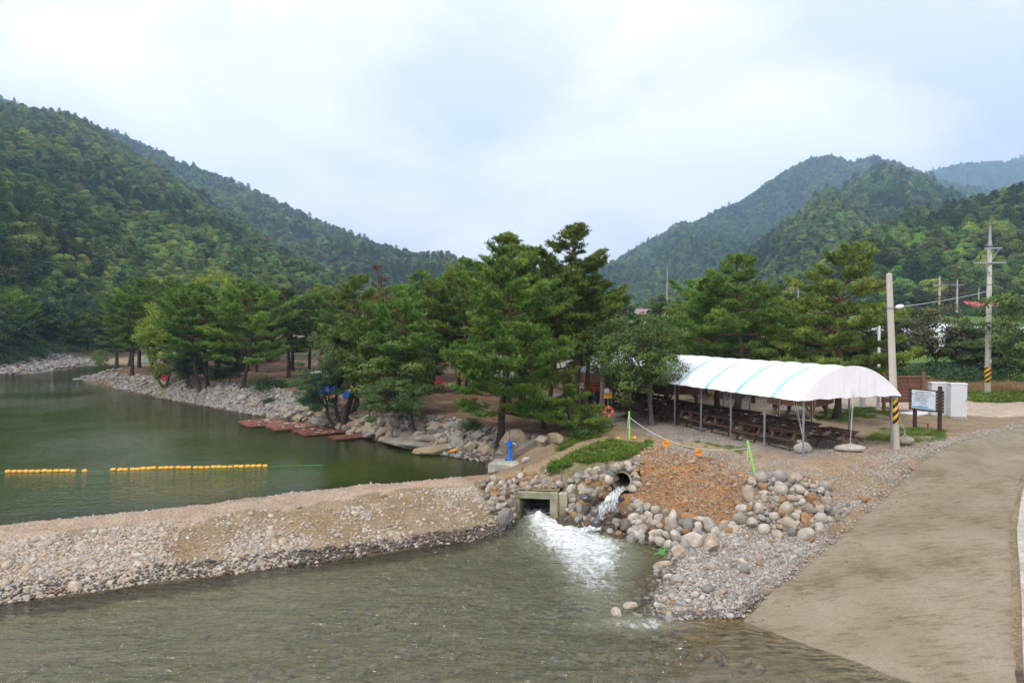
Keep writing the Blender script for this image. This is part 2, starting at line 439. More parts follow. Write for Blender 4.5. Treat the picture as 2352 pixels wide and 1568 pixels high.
M = {}
M['earth'] = earth_mat()
M['stone'] = stone_mat('river_stone', [(0.3432, 0.3200, 0.2852), (0.4576, 0.4200, 0.3588), (0.2496, 0.2400, 0.2208), (0.4160, 0.3400, 0.2484), (0.5200, 0.4700, 0.3956), (0.3120, 0.2800, 0.2300), (0.4784, 0.4100, 0.3128), (0.3744, 0.2300, 0.1196), (0.3952, 0.3700, 0.3220), (0.5512, 0.5000, 0.4232)], dark=.88)
M['bank_stone'] = stone_mat('bank_stone', [(0.3400, 0.3300, 0.3168), (0.4200, 0.4100, 0.3840), (0.2700, 0.2600, 0.2496), (0.3800, 0.3300, 0.2592), (0.4600, 0.4500, 0.4128), (0.3100, 0.2900, 0.2592), (0.4000, 0.3800, 0.3360), (0.3500, 0.2700, 0.1824)], dark=.72)
M['dam_stone'] = stone_mat('dam_stone', [(0.4664, 0.4028, 0.3116), (0.4134, 0.3710, 0.3013), (0.5088, 0.4558, 0.3740), (0.3498, 0.2968, 0.2181), (0.4452, 0.3710, 0.2805), (0.3816, 0.3604, 0.3324), (0.4876, 0.3816, 0.2805), (0.5300, 0.4876, 0.4155)])
M['wet_stone'] = stone_mat('wet_stone', [(.10, .09, .08), (.07, .07, .07), (.15, .12, .09), (.13, .07, .04), (.18, .17, .15), (.09, .08, .06)], rough=0.35, spec=0.5)
M['rust_stone'] = stone_mat('rust_stone', [(.36, .21, .10), (.30, .17, .08), (.42, .29, .17), (.27, .18, .11), (.40, .24, .11), (.34, .27, .20), (.33, .32, .31)])
M['boulder'] = stone_mat('boulder', [(0.3378, 0.3036, 0.2360), (0.3941, 0.3496, 0.2709), (0.2815, 0.2576, 0.2185), (0.3191, 0.2576, 0.1661), (0.2534, 0.2392, 0.2185), (0.3754, 0.3128, 0.2185)], dark=.85)
M['gravel'] = stone_mat('gravel_chip', [(.36, .34, .32), (.44, .41, .37), (.28, .27, .26), (.38, .32, .25), (.50, .47, .43)])
M['concrete'] = mat('concrete', (.40, .38, .33), 0.9, 0.22, 3.0, 0.25, dirt=(.27, .26, .19))
M['pole_concrete'] = mat('pole_concrete', (.40, .37, .31), 0.9, 0.12, 2.0, 0.12, streak=(1, 1, .3))
M['wet_concrete'] = mat('mossy_concrete', (.33, .31, .22), 0.8, 0.35, 2.2, 0.3, dirt=(.17, .17, .07))
M['bark'] = mat('bark', (.062, .044, .034), 0.95, 0.4, 5, 0.8, streak=(3, 3, .6), dist=0.04)
M['red_bark'] = mat('red_bark', (.12, .062, .042), 0.95, 0.4, 5, 0.7, streak=(3, 3, .6), dist=0.04)
M['grey_bark'] = mat('grey_bark', (.13, .115, .09), 0.95, 0.35, 6, 0.6, streak=(3, 3, .6), dist=0.03)
M['bleached'] = mat('bleached_wood', (.30, .27, .23), 0.9, 0.25, 6, 0.3)
M['needle'] = leaf_mat('pine_needles', (0.0623, 0.1206, 0.0206), (0.1243, 0.2203, 0.0355), (0.2796, 0.3804, 0.0589), trans=0.22)
M['needle_blue'] = leaf_mat('pine_needles_dark', (0.0383, 0.0830, 0.0248), (0.0768, 0.1453, 0.0404), (0.1646, 0.2421, 0.0654), trans=0.2)
M['dead_needle'] = leaf_mat('dead_needles', (.09, .035, .015), (.17, .07, .03), (.26, .12, .05), trans=0.2)
M['leaf'] = leaf_mat('tree_leaves', (0.0517, 0.1021, 0.0234), (0.1017, 0.1762, 0.0401), (0.1943, 0.2819, 0.0635), trans=0.3)
M['leaf_willow'] = leaf_mat('willow_leaves', (0.0740, 0.1295, 0.0293), (0.1398, 0.2158, 0.0507), (0.2467, 0.3281, 0.0799), trans=0.3)
M['leaf_dark'] = leaf_mat('dark_leaves', (0.0243, 0.0567, 0.0203), (0.0486, 0.0972, 0.0351), (0.0878, 0.1485, 0.0540), trans=0.25)
M['leaf_yellow'] = leaf_mat('yellow_green_leaves', (0.1000, 0.1625, 0.0187), (0.2125, 0.3000, 0.0312), (0.3750, 0.4000, 0.0500), trans=0.35)
M['leaf_bronze'] = leaf_mat('bronze_leaves', (0.0517, 0.0667, 0.0230), (0.0978, 0.1012, 0.0391), (0.1725, 0.1380, 0.0633), trans=0.3)
M['forest'] = leaf_mat('forest_leaves', (0.0506, 0.1019, 0.0181), (0.1075, 0.1834, 0.0309), (0.2212, 0.3006, 0.0509), trans=0.2, rnd=0.2)
M['forest_pine'] = leaf_mat('forest_needles', (0.0354, 0.0743, 0.0247), (0.0655, 0.1201, 0.0353), (0.1261, 0.1922, 0.0529), trans=0.15, rnd=0.12)
M['grass'] = leaf_mat('grass_blades', (0.0754, 0.1288, 0.0178), (0.1423, 0.2273, 0.0327), (0.2512, 0.3332, 0.0594), trans=0.35)
M['dry_grass'] = leaf_mat('dry_grass', (.19, .13, .05), (.33, .23, .10), (.46, .35, .17), trans=0.3)
M['white_fabric'] = mat('white_tarpaulin', (.80, .80, .81), 0.5, 0.03, 2.5, 0.12, spec=0.4, dist=0.02)
M['blue_tape'] = mat('blue_strip', (.27, .58, .76), 0.5, 0.12, 3, 0.05)
M['steel'] = mat('galvanised_steel', (.30, .32, .34), 0.45, 0.2, 8, 0.05, metal=0.5)
M['wood_dark'] = mat('dark_stained_wood', (.066, .040, .028), 0.75, 0.35, 7, 0.35, streak=(1, 6, 6))
M['wood_old'] = mat('weathered_wood', (.16, .095, .06), 0.85, 0.35, 6, 0.35, streak=(1, 6, 6))
M['hut_wood'] = mat('hut_boards', (.115, .062, .037), 0.8, 0.35, 4, 0.35, streak=(.6, 5, 5))
M['hut_beam'] = mat('hut_beams', (.18, .10, .055), 0.8, 0.3, 5, 0.3)
M['shingle'] = mat('grey_shingles', (.10, .095, .09), 0.9, 0.35, 9, 0.5)
M['thatch'] = mat('thatch', (.20, .12, .06), 0.95, 0.4, 12, 0.8, streak=(6, 6, 1))
M['fence_wood'] = mat('red_brown_boards', (.17, .072, .042), 0.8, 0.3, 5, 0.3, streak=(1, 6, 6))
M['white_paint'] = mat('white_paint', (.72, .74, .74), 0.5, 0.06, 3, 0.04)
M['cabinet'] = mat('pale_grey_steel', (.57, .59, .60), 0.45, 0.04, 2, 0.02)
M['black'] = mat('black', (.02, .02, .02), 0.6, 0.2, 5, 0.05)
M['ink'] = mat('ink', (.05, .05, .06), 0.7, 0.1, 5, 0.0)
M['yellow'] = mat('yellow', (.78, .42, .02), 0.5, 0.12, 4, 0.05)
M['buoy'] = mat('buoy_orange', (.72, .36, .05), 0.55, 0.25, 4, 0.03)
M['orange'] = mat('orange_plastic', (.80, .27, .02), 0.5, 0.15, 4, 0.05)
M['ring'] = mat('ring_orange', (.85, .10, .02), 0.5, 0.08, 4, 0.03)
M['red'] = mat('red_plastic', (.55, .03, .02), 0.5, 0.15, 4, 0.05)
M['teal'] = mat('teal_plastic', (.03, .38, .30), 0.5, 0.2, 4, 0.05)
M['blue'] = mat('blue_enamel', (.01, .13, .55), 0.45, 0.2, 5, 0.06)
M['blue_panel'] = mat('blue_panel', (.02, .10, .36), 0.55, 0.25, 3, 0.05)
M['green_pole'] = mat('lime_green_paint', (.28, .68, .13), 0.5, 0.1, 4, 0.05)
M['rope'] = mat('rope', (.55, .55, .52), 0.9, 0.3, 40, 0.3)
M['green_rope'] = mat('green_rope', (.12, .42, .12), 0.9, 0.3, 40, 0.3)
M['rust'] = mat('rusty_red_pipe', (.17, .066, .038), 0.7, 0.5, 3, 0.3, dirt=(.075, .04, .03))
M['iron'] = mat('dark_iron', (.06, .04, .035), 0.7, 0.4, 8, 0.2)
M['red_roof'] = mat('red_sheet_roof', (.62, .05, .03), 0.5, 0.1, 2, 0.05)
M['brown_roof'] = mat('brown_sheet_roof', (.26, .18, .155), 0.6, 0.12, 2, 0.05)
M['vinyl'] = mat('greenhouse_film', (.66, .69, .70), 0.4, 0.08, 1.5, 0.1)
M['wire'] = mat('cable', (.05, .05, .055), 0.6, 0.1, 5, 0.0)
M['wire_pale'] = mat('pale_cable', (.35, .35, .36), 0.6, 0.1, 5, 0.0)
M['beige'] = mat('beige_panel', (.42, .38, .31), 0.8, 0.2, 3, 0.1)
M['sign_face'] = mat('sign_face', (.66, .74, .82), 0.45, 0.05, 1.2, 0.0)
M['sign_blue'] = mat('sign_blue', (.20, .52, .82), 0.45, 0.15, 2, 0.0)
M['road'] = None
# ------------------------------------------------------------------ the lie of the land: break lines, joined by a triangulation
W_UP, W_LO = -1.33, -2.03
def GL(pts, z): return [G(a, b, z) for a, b in pts]
toe = [(-45, 1.0, W_LO), (-30, 8.6, W_LO)] + GL([(0, 1386), (210, 1362), (342, 1340), (488, 1325), (635, 1301), (801, 1284), (928, 1262), (1080, 1243), (1150, 1222), (1180, 1200)], W_LO)
toe_b = GL([(1296, 1199), (1330, 1212), (1385, 1222), (1410, 1233), (1480, 1251), (1540, 1269), (1528, 1300), (1512, 1345), (1470, 1385), (1440, 1401), (1470, 1418), (1560, 1421), (1690, 1417)], W_LO)
cul = [(0.12, 24.95, -2.03), (1.92, 24.68, -2.03)]
cul_top = [(0.12, 25.1, -1.07), (1.92, 24.85, -1.07)]
bed_lo = [(-45, -2, -2.8), (-30, 6, -2.8)] + GL([(0, 1545), (400, 1470), (800, 1400), (1050, 1345), (1200, 1290), (1330, 1310), (1420, 1345), (1390, 1430), (1420, 1500)], -2.75) + [(4.6, 14.2, -2.6)]
crest_f = [(-45, 2.9, -1.03), (-31, 10.7, -1.03)] + GL([(0, 1240), (300, 1205), (640, 1165), (900, 1130), (1090, 1112)], -1.03)
crest_r = [(-45, 5.2, -1.03), (-31, 12.5, -1.03)] + GL([(0, 1200), (300, 1172), (640, 1135), (900, 1105), (1060, 1092)], -1.03)
rear_toe = [(x - .62, y + 1.22, -1.9) for x, y, z in crest_r]
rear_bed = [(x - 2.2, y + 4.0, -2.9) for x, y, z in crest_r]
tr_r = [G(1060, 1092, -1.03), G(1130, 1088, -.95), G(1180, 1078, -.8), G(1240, 1062, -.6), G(1330, 1012, -.2), G(1400, 990, 0)]
tr_f = [G(1090, 1112, -1.03), G(1150, 1106, -.95), G(1240, 1086, -.65), G(1330, 1046, -.25), G(1400, 1016, 0), G(1490, 1020, 0)]
slope_mid = [G(1300, 1135, -1.25), G(1360, 1085, -.55), G(1400, 1075, -.25), G(1440, 1068, -.12), G(1475, 1045, -.04)]
lip = [G(1345, 1170, -1.5), G(1400, 1142, -.98), G(1425, 1134, -.92), G(1452, 1142, -1.0)]
or_top = [G(1490, 1020, 0), G(1560, 1036, 0), G(1640, 1052, 0), G(1725, 1092, 0)]
or_bot = [G(1452, 1142, -1.0), G(1560, 1174, -1.22), G(1630, 1192, -1.27), G(1690, 1207, -1.27)]
pile_r = [G(1725, 1092, 0), G(1830, 1096, -.08), G(1905, 1118, -.35), G(1912, 1160, -.65), G(1890, 1205, -1.0), G(1850, 1236, -1.3), G(1780, 1240, -1.38), G(1690, 1207, -1.27)]
spit_mid = [G(1560, 1278, -1.85), G(1640, 1292, -1.66), G(1720, 1290, -1.52), G(1780, 1275, -1.45)]
spit_lo = [G(1560, 1360, -1.9), G(1650, 1350, -1.8), G(1740, 1330, -1.68)]
road_l = [AR(a, b) for a, b in [(1690, 1417), (1745, 1370), (1800, 1325), (1900, 1245), (2010, 1150), (2075, 1090), (2130, 1042), (2200, 1012), (2352, 976), (2560, 935)]]
road_r = [AR(a, b) for a, b in [(2420, 1760), (2345, 1568), (2343, 1400), (2332, 1230), (2343, 1140), (2360, 1090), (2480, 1040), (2900, 965)]]
road_l0 = [(RO[0] - 2.6, RO[1] - 2.6 * .95 - .9, -2.6), (RO[0] - 1.3, RO[1] - 1.5, -2.28)]
road_r0 = [(road_r[0][0] - 2.0, road_r[0][1] - 2.6, float(road_z(road_r[0][0] - 2.0, road_r[0][1] - 2.6)))]
ROAD_L, ROAD_R = road_l0 + road_l, road_r0 + road_r
road_out = [(x + 1.6, y - 1.2, z + .35) for x, y, z in ROAD_R]
shore = [(-1.0, 29.0, W_UP), G(1121, 1063, W_UP)] + GL([(1029, 1047), (916, 1023), (803, 991), (735, 981), (641, 962), (538, 946), (439, 928), (330, 906), (250, 889), (192, 874.5)], W_UP) + [(-50.5, 86, -1.25), (-53, 98, -1.1), (-60, 115, -.9), (-76, 160, 0)]
shore_bed = [(x - 2.2, y - 2.2, -1.95) for x, y, z in shore[1:12]] + [(-55, 84, -1.8), (-59, 98, -1.5), (-66, 116, -1.3), (-84, 160, -.4)]
deep_bed = [(x - 6.5, y - 6.0, -2.9) for x, y, z in shore[2:12]]
bank_top = [G(1400, 990, 0), G(1330, 1000, -.06), G(1250, 1003, -.1), G(1150, 985, -.1), G(1000, 955, 0), G(900, 948, 0), G(760, 925, 0), G(640, 893, .05), G(540, 879, .05), G(330, 861, .1), G(240, 852, .1), (-44, 86, .2), (-47, 100, .4), (-54, 116, .6), (-66, 160, 1.5)]
far_bank = [(-60, 5, -1.2), (-56, 30, -1.2), (-64, 62, -1.25), (-73, 88, -1.2), (-71, 97, -1.1), (-74, 115, -.8), (-88, 160, .3)]
far_bar = [(-65, 91, -1.15), (-66, 99, -.95), (-73, 104, -.7), (-76, 118, -.4)]
far_up = [(-75, 5, 3), (-72, 30, 2), (-78, 62, 2), (-82, 88, 1.5), (-83, 112, 1.8), (-98, 160, 4)]
lines = [toe + cul[:1], [cul[1]] + toe_b, cul_top, bed_lo, crest_f, crest_r, rear_toe, rear_bed, tr_r, tr_f, slope_mid, lip, or_top, or_bot, pile_r, spit_mid, spit_lo, ROAD_L, ROAD_R, road_out, shore, shore_bed, deep_bed, bank_top, far_bank, far_bar, far_up]
loose = [(6, 34, 0), (9, 30, 0), (12, 24.5, 0), (14.5, 25.2, 0), (3, 40, 0), (-4, 46, 0), (-14, 60, .1), (-30, 84, .3), (12, 45, .05), (20, 40, .05), (30, 42, .05), (24, 33, 0), (10.5, 22.5, -.12), (12.5, 23.5, -.1)]
loose += [(-20, 110, 1), (-20, 160, 2), (0, 80, .2), (10, 100, 1), (10, 160, 4), (15, 60, .1), (40, 55, .15), (40, 60, .7), (28, 60, .4), (40, 85, 1), (30, 88, .9), (40, 108, 1.3), (40, 122, 5.2), (40, 165, 7.5), (20, 122, 3.5), (120, 10, 1), (120, 45, .3), (120, 62, .8), (120, 85, 1), (120, 108, 1.3), (120, 122, 5.2), (120, 165, 7.5), (120, 222, 9), (40, 222, 9), (0, 222, 5), (-60, 222, 5), (-140, 222, 5), (-140, 100, 3), (-140, 0, 3), (30, 8, -.9), (60, 20, .6), (10, -6, -2.9), (-40, -12, -2.9), (-140, -12, 5), (120, -12, 2), (40, -12, 0), (-20, 22, -2.9), (-30, 30, -2.9), (-30, 45, -2.9), (-48, 60, -2.5), (-45, 30, -2.9), (-56, 75, -2.0)]
V, E = [], []
for ln in lines:
    for i, p in enumerate(ln):
        if i: E.append((len(V) - 1, len(V)))
        V.append(p)
V += loose
_zs = {}
res = geometry.delaunay_2d_cdt([Vector(p[:2]) for p in V], E, [], 0, 1e-4)
cv, cf, orig = res[0], res[2], res[3]
cz = np.full(len(cv), np.nan)
for i, o in enumerate(orig):
    if o: cz[i] = np.mean([V[k][2] for k in o])
VA = np.array(V)
for i in np.where(np.isnan(cz))[0]:                             # crossings take the height of their neighbours
    d = np.hypot(VA[:, 0] - cv[i].x, VA[:, 1] - cv[i].y); k = np.argsort(d)[:3]; w = 1 / (d[k] + .05)
    cz[i] = (VA[k, 2] * w).sum() / w.sum()
HX0, HX1, HY0, HY1, HS = -139.0, 119.0, -11.0, 221.0, 0.2
NX, NY = int((HX1 - HX0) / HS) + 1, int((HY1 - HY0) / HS) + 1
HM = np.zeros((NY, NX), np.float32)
for f in cf:
    (x0, y0), (x1, y1), (x2, y2) = [cv[i] for i in f]; z0, z1, z2 = [cz[i] for i in f]
    den = (y1 - y2) * (x0 - x2) + (x2 - x1) * (y0 - y2)
    if abs(den) < 1e-9: continue
    a0, a1 = max(0, int((min(x0, x1, x2) - HX0) / HS) - 1), min(NX - 1, int((max(x0, x1, x2) - HX0) / HS) + 2)
    b0, b1 = max(0, int((min(y0, y1, y2) - HY0) / HS) - 1), min(NY - 1, int((max(y0, y1, y2) - HY0) / HS) + 2)
    if a1 <= a0 or b1 <= b0: continue
    X, Y = np.meshgrid(HX0 + HS * np.arange(a0, a1), HY0 + HS * np.arange(b0, b1))
    l0 = ((y1 - y2) * (X - x2) + (x2 - x1) * (Y - y2)) / den; l1 = ((y2 - y0) * (X - x2) + (x0 - x2) * (Y - y2)) / den; l2 = 1 - l0 - l1
    ok = (l0 >= -1e-6) & (l1 >= -1e-6) & (l2 >= -1e-6)
    sub = HM[b0:b1, a0:a1]; sub[ok] = (l0 * z0 + l1 * z1 + l2 * z2)[ok]
def blur(A, k):
    for _ in range(k):
        A = np.pad(A, 1, 'edge'); A = (A[:-2, 1:-1] + 2 * A[1:-1, 1:-1] + A[2:, 1:-1]) / 4
        A = np.pad(A, 1, 'edge'); A = (A[1:-1, :-2] + 2 * A[1:-1, 1:-1] + A[1:-1, 2:]) / 4
    return A
HM = blur(HM, 2)
GX, GY = np.meshgrid(HX0 + HS * np.arange(NX), HY0 + HS * np.arange(NY))
ROAD_POLY = [p[:2] for p in ROAD_L] + [p[:2] for p in ROAD_R[::-1]]
on_road = inside(ROAD_POLY, GX, GY)
edge = np.minimum(seg_dist(ROAD_L, GX, GY), 2)
amp = np.clip(np.where(on_road, 0, edge), 0, 1)
HM = HM + amp * ((fbm(GX * .35, GY * .35, 1, 3) - .5) * .22 + (fbm(GX * 1.4, GY * 1.4, 5, 3) - .5) * .10)
HM = np.where(on_road, np.minimum(road_z(GX, GY), HM + .3) - .03, HM)
HM_TOP = HM.copy()                                              # before the culvert and the pipe are let in
CO, CEX, CEY = np.array((0.1, 24.82)), np.array((0.988, -0.152)), np.array((0.152, 0.988))
PO, PA = np.array((3.88, 24.05)), np.array((0.22, 0.975))       # pipe mouth and the way it runs in
cu_, cv_ = (GX - CO[0]) * CEX[0] + (GY - CO[1]) * CEX[1], (GX - CO[0]) * CEY[0] + (GY - CO[1]) * CEY[1]
HM = np.where((cu_ > .05) & (cu_ < 1.5) & (cv_ > -1.2) & (cv_ < 3.2), np.minimum(HM, -2.7), HM)
pu_, pv_ = (GX - PO[0]) * PA[1] - (GY - PO[1]) * PA[0], (GX - PO[0]) * PA[0] + (GY - PO[1]) * PA[1]
HM = np.where((np.abs(pu_) < .5) & (pv_ > -.1) & (pv_ < 2.7), np.minimum(HM, -1.0), HM)
def _bil(A, x, y):
    fx = np.clip((np.asarray(x, float) - HX0) / HS, 0, NX - 1.001); fy = np.clip((np.asarray(y, float) - HY0) / HS, 0, NY - 1.001)
    ix, iy = fx.astype(int), fy.astype(int); fx, fy = fx - ix, fy - iy
    return A[iy, ix] * (1 - fx) * (1 - fy) + A[iy, ix + 1] * fx * (1 - fy) + A[iy + 1, ix] * (1 - fx) * fy + A[iy + 1, ix + 1] * fx * fy
def hgt(x, y): return _bil(HM, x, y)
def hgt_top(x, y): return _bil(HM_TOP, x, y)
def GR(px, py):
    """where the line of sight meets the land"""
    d = ray(px, py); t = np.linspace(4, 215, 4200)
    k = np.where(CZ + d[2] * t <= hgt_top(d[0] * t, d[1] * t))[0]
    t = t[k[0]] if len(k) else 200.0
    return (d[0] * t, d[1] * t, float(hgt_top(d[0] * t, d[1] * t)))

# ------------------------------------------------------------------ ground colour (bare soil, gravel, grass ...) by place
def ground_cols(x, y, z):
    jx = x + (fbm(x * .8, y * .8, 21) - .5) * 1.6; jy = y + (fbm(x * .8, y * .8, 31) - .5) * 1.6
    px, py = proj(jx, jy, z); px0, py0 = proj(x, y, z)
    c = np.empty(x.shape + (3,)); c[:] = (.275, .215, .145)                       # trodden ground
    def fill(mask, col, k=1.0):
        w = (mask * k)[..., None] if np.ndim(k) else mask[..., None] * k
        c[:] = c * (1 - w) + np.array(col) * w
    n1, n2 = fbm(x * .5, y * .5, 41), fbm(x * 1.7, y * 1.7, 51)
    fill((y > 48) & (x > 12), (.20, .17, .11))
    grove = inside([p[:2] for p in bank_top] + [(-40, 160), (0, 120), (6, 60), (4.8, 42)], jx, jy)
    fill(grove, (.165, .10, .062)); fill(grove & (n2 > .6), (.22, .17, .125), .7)
    tentf = inside([(9.6, 25), (15.5, 27), (9, 50), (1.5, 50), (4, 36)], jx, jy)
    fill(tentf, (.30, .28, .25), .8)
    track = inside([p[:2] for p in tr_f] + [(7.4, 27.5), (9.3, 23.2), (12.5, 24), (17, 27.6), (15, 29), (11, 25.6), (6, 31), (4.3, 32)] + [p[:2] for p in tr_r[::-1]], jx, jy)
    fill(track, (.36, .265, .165), .85)
    fill(inside([(7.3, 23.2), (16, 26.5), (16.5, 27.5), (10, 19.8), (8.5, 21)], jx, jy), (.33, .25, .155), .8)
    dam = inside([p[:2] for p in toe] + [p[:2] for p in rear_toe[::-1]], x, y)
    fill(dam, (.27, .215, .14)); fill(dam & (n1 > .55), (.28, .205, .12), .6)
    crest = inside([p[:2] for p in crest_f] + [p[:2] for p in crest_r[::-1]], jx, jy)
    fill(crest, (.42, .325, .235))
    ora = inside([p[:2] for p in or_top] + [p[:2] for p in or_bot[::-1]], jx, jy)
    fill(ora, (.35, .19, .085))
    emb = inside([cul[1][:2]] + [p[:2] for p in toe_b[:6]] + [p[:2] for p in or_bot[::-1]] + [p[:2] for p in slope_mid[::-1]], x, y)
    fill(emb & ~ora, (.20, .135, .08))
    spit = inside([p[:2] for p in toe_b[5:]] + [p[:2] for p in road_l[:4]] + [p[:2] for p in pile_r[4:]], x, y)
    fill(spit, (.31, .27, .22))
    bank = inside([p[:2] for p in shore] + [p[:2] for p in bank_top[::-1]], x, y)
    fill(bank, (.185, .155, .125)); fill(bank & (n2 > .55), (.15, .10, .065), .6)
    fill(inside([(-78, 84), (-60, 86), (-60, 100), (-74, 125), (-82, 110)], x, y), (.20, .19, .165))
    # grass and weeds
    gr = (.095, .125, .035)
    for poly, k in (([(1255, 1083), (1300, 1052), (1400, 1014), (1492, 1014), (1490, 1028), (1440, 1050), (1400, 1075), (1330, 1100), (1300, 1125), (1270, 1100)], .55), ([(1310, 985), (1345, 975), (1400, 985), (1380, 1000), (1320, 1010)], .8), ([(1990, 1010), (2020, 985), (2110, 985), (2170, 990), (2165, 1010), (2060, 1020)], .6), ([(1850, 965), (1900, 942), (2060, 938), (2060, 952), (1960, 960)], .75), ([(1850, 965), (1990, 975), (2030, 965), (1900, 958)], .35), ([(1240, 1062), (1330, 1005), (1345, 1008), (1250, 1064)], .5)):
        fill(inside(poly, px, py) & (n2 > .42), gr, k)
    # across the road: pale concrete lane, mown straw, hedge bank, field
    lane = inside([(1500, 922), (2060, 910), (2140, 922), (2240, 920), (2800, 918), (2800, 950), (2352, 962), (2240, 955), (2060, 940), (1700, 942)], px0, py0) & (y > 37)
    fill(lane, (.47, .40, .32))
    fill(inside([(2120, 868), (2800, 866), (2800, 915), (2352, 912), (2240, 917), (2120, 910)], px, py) & (y > 40), (.42, .29, .13))
    fill(inside([(2225, 912), (2360, 908), (2800, 910), (2800, 922), (2240, 921)], px, py) & (y > 40), gr, .8)
    fill((y > 58) & (x > 14) & (y < 75), (.035, .06, .018)); fill((y >= 75) & (x > 12), (.06, .09, .025)); fill((y >= 75) & (x > 38), (.09, .17, .02)); fill((y > 104) & (y < 122) & (x > 12), (.05, .085, .02)); fill((y >= 122) & (x > 5), (.05, .08, .02)); fill((y >= 122) & (x > 62), (.085, .165, .02))
    fill((x < -72) | ((x < -60) & (y < 86)), (.10, .085, .055)); fill((y > 90) & (x < 5) & ~bank & (x > -50), (.06, .07, .03), .8)
    # under water: pebbly bed with brown-green growth; just above: wet
    wl = np.where((inside([p[:2] for p in crest_f] + [(0, 26.3), (12, 22), (30, -12), (-60, -12)], x, y)), W_LO, W_UP)
    bed = z < wl + .02
    fill(bed & (wl < -2), (.20, .215, .11)); fill(bed & (wl > -2) & ~dam, (.085, .105, .028)); fill(bed & (n2 > .55) & (wl < -2), (.20, .19, .12), .8); fill(bed & (wl < -2) & (x > 2.2) & (y < 20), (.26, .175, .085), .75); fill(bed & (z > wl - .16) & (x < 2) , (.085, .07, .045))
    wet = (z >= wl + .02) & (z < wl + .14 + .1 * n2) & (y < 90) & (x < 12) & (x > -60)
    fill(wet, c * .42)
    return c * (0.86 + .28 * n2)[..., None]

def axis(lo, hi, a, b, step, grow):
    m = list(np.arange(a, b + 1e-6, step)); s = step; q = b
    while q < hi: s *= grow; q += s; m.append(min(q, hi))
    s = step; q = a
    while q > lo: s *= grow; q -= s; m.insert(0, max(q, lo))
    return np.array(m)
XS = axis(-3600, 3600, -20, 21, .15, 1.03); YS = axis(-300, 3900, 9, 40, .15, 1.03)
TX, TY = np.meshgrid(XS, YS); TZ = hgt(TX, TY)
far_ = np.maximum(np.abs(TX) - 130, np.maximum(TY - 215, -TY - 8)); TZ = np.where(far_ > 0, np.maximum(TZ, 2.0) + 0 * TZ, TZ)
TC = ground_cols(TX, TY, TZ)
nx, ny = len(XS), len(YS)
idx = np.arange(nx * ny).reshape(ny, nx)
quads = np.stack([idx[:-1, :-1], idx[:-1, 1:], idx[1:, 1:], idx[1:, :-1]], -1).reshape(-1, 4)
fcx = (TX[:-1, :-1] + TX[1:, 1:]).ravel() / 2; fcy = (TY[:-1, :-1] + TY[1:, 1:]).ravel() / 2
fcz = np.maximum.reduce([TZ[:-1, :-1], TZ[1:, 1:], TZ[1:, :-1], TZ[:-1, 1:]]).ravel()
LOWER = [p[:2] for p in crest_f] + [(0, 26.3), (12, 22), (30, -12), (-60, -12)]
P_DAM = [p[:2] for p in toe] + [p[:2] for p in rear_bed[::-1]]
P_BANK = [p[:2] for p in shore] + [p[:2] for p in bank_top[::-1]]
P_EMB = [toe[-1][:2], cul[0][:2], cul[1][:2]] + [p[:2] for p in toe_b[:6]] + [p[:2] for p in pile_r[6:2:-1]] + [p[:2] for p in pile_r[2::-1]] + [p[:2] for p in or_top[::-1]] + [p[:2] for p in tr_f[4:1:-1]]
P_SPIT = [p[:2] for p in toe_b[5:]] + [p[:2] for p in road_l[:5]] + [p[:2] for p in pile_r[3:]]
zone = np.zeros(len(quads), int)
wl_f = np.where(inside(LOWER, fcx, fcy), W_LO, W_UP)
zone[(fcz < wl_f - .03) & (fcy < 170)] = 5
zone[inside(P_BANK, fcx, fcy)] = 2
zone[inside(P_DAM, fcx, fcy)] = 1
zone[inside(P_EMB, fcx, fcy)] = 3
zone[inside(P_SPIT, fcx, fcy)] = 4
PTS = np.stack([TX, TY, TZ], -1).reshape(-1, 3); CLS = TC.reshape(-1, 3)
SETTING = {}
for k, nm in enumerate(['ground', 'gravel_dam', 'river_bank', 'stone_embankment', 'gravel_spit', 'river_bed']):
    q = quads[zone == k]; u, inv = np.unique(q, return_inverse=True)
    vv, cc, ff = PTS[u], CLS[u], inv.reshape(-1, 4)
    if k == 3:                                                  # the soil that lies over the culvert and over the pipe
        caps = []
        for (o, ex, ey, u0, u1, v0, v1, zmin) in ((CO, CEX, CEY, -.02, 1.62, .06, 3.3, -1.02), (PO, np.array((PA[1], -PA[0])), PA, -.6, .6, .12, 2.8, -.16)):
            a = np.linspace(u0, u1, 14); b = np.linspace(v0, v1, 22); A, B = np.meshgrid(a, b)
            X = o[0] + ex[0] * A + ey[0] * B; Y = o[1] + ex[1] * A + ey[1] * B; Z = np.maximum(hgt_top(X, Y) + .01, zmin)
            i2 = np.arange(A.size).reshape(A.shape) + len(vv); col = ground_cols(X, Y, Z)
            vv = np.concatenate([vv, np.stack([X, Y, Z], -1).reshape(-1, 3)]); cc = np.concatenate([cc, col.reshape(-1, 3)])
            ff = np.concatenate([ff, np.stack([i2[:-1, :-1], i2[:-1, 1:], i2[1:, 1:], i2[1:, :-1]], -1).reshape(-1, 4)])
    SETTING[nm] = put(nm, np_mesh(nm, vv, [ff], [M['earth']], True, cols=cc), kind='structure')

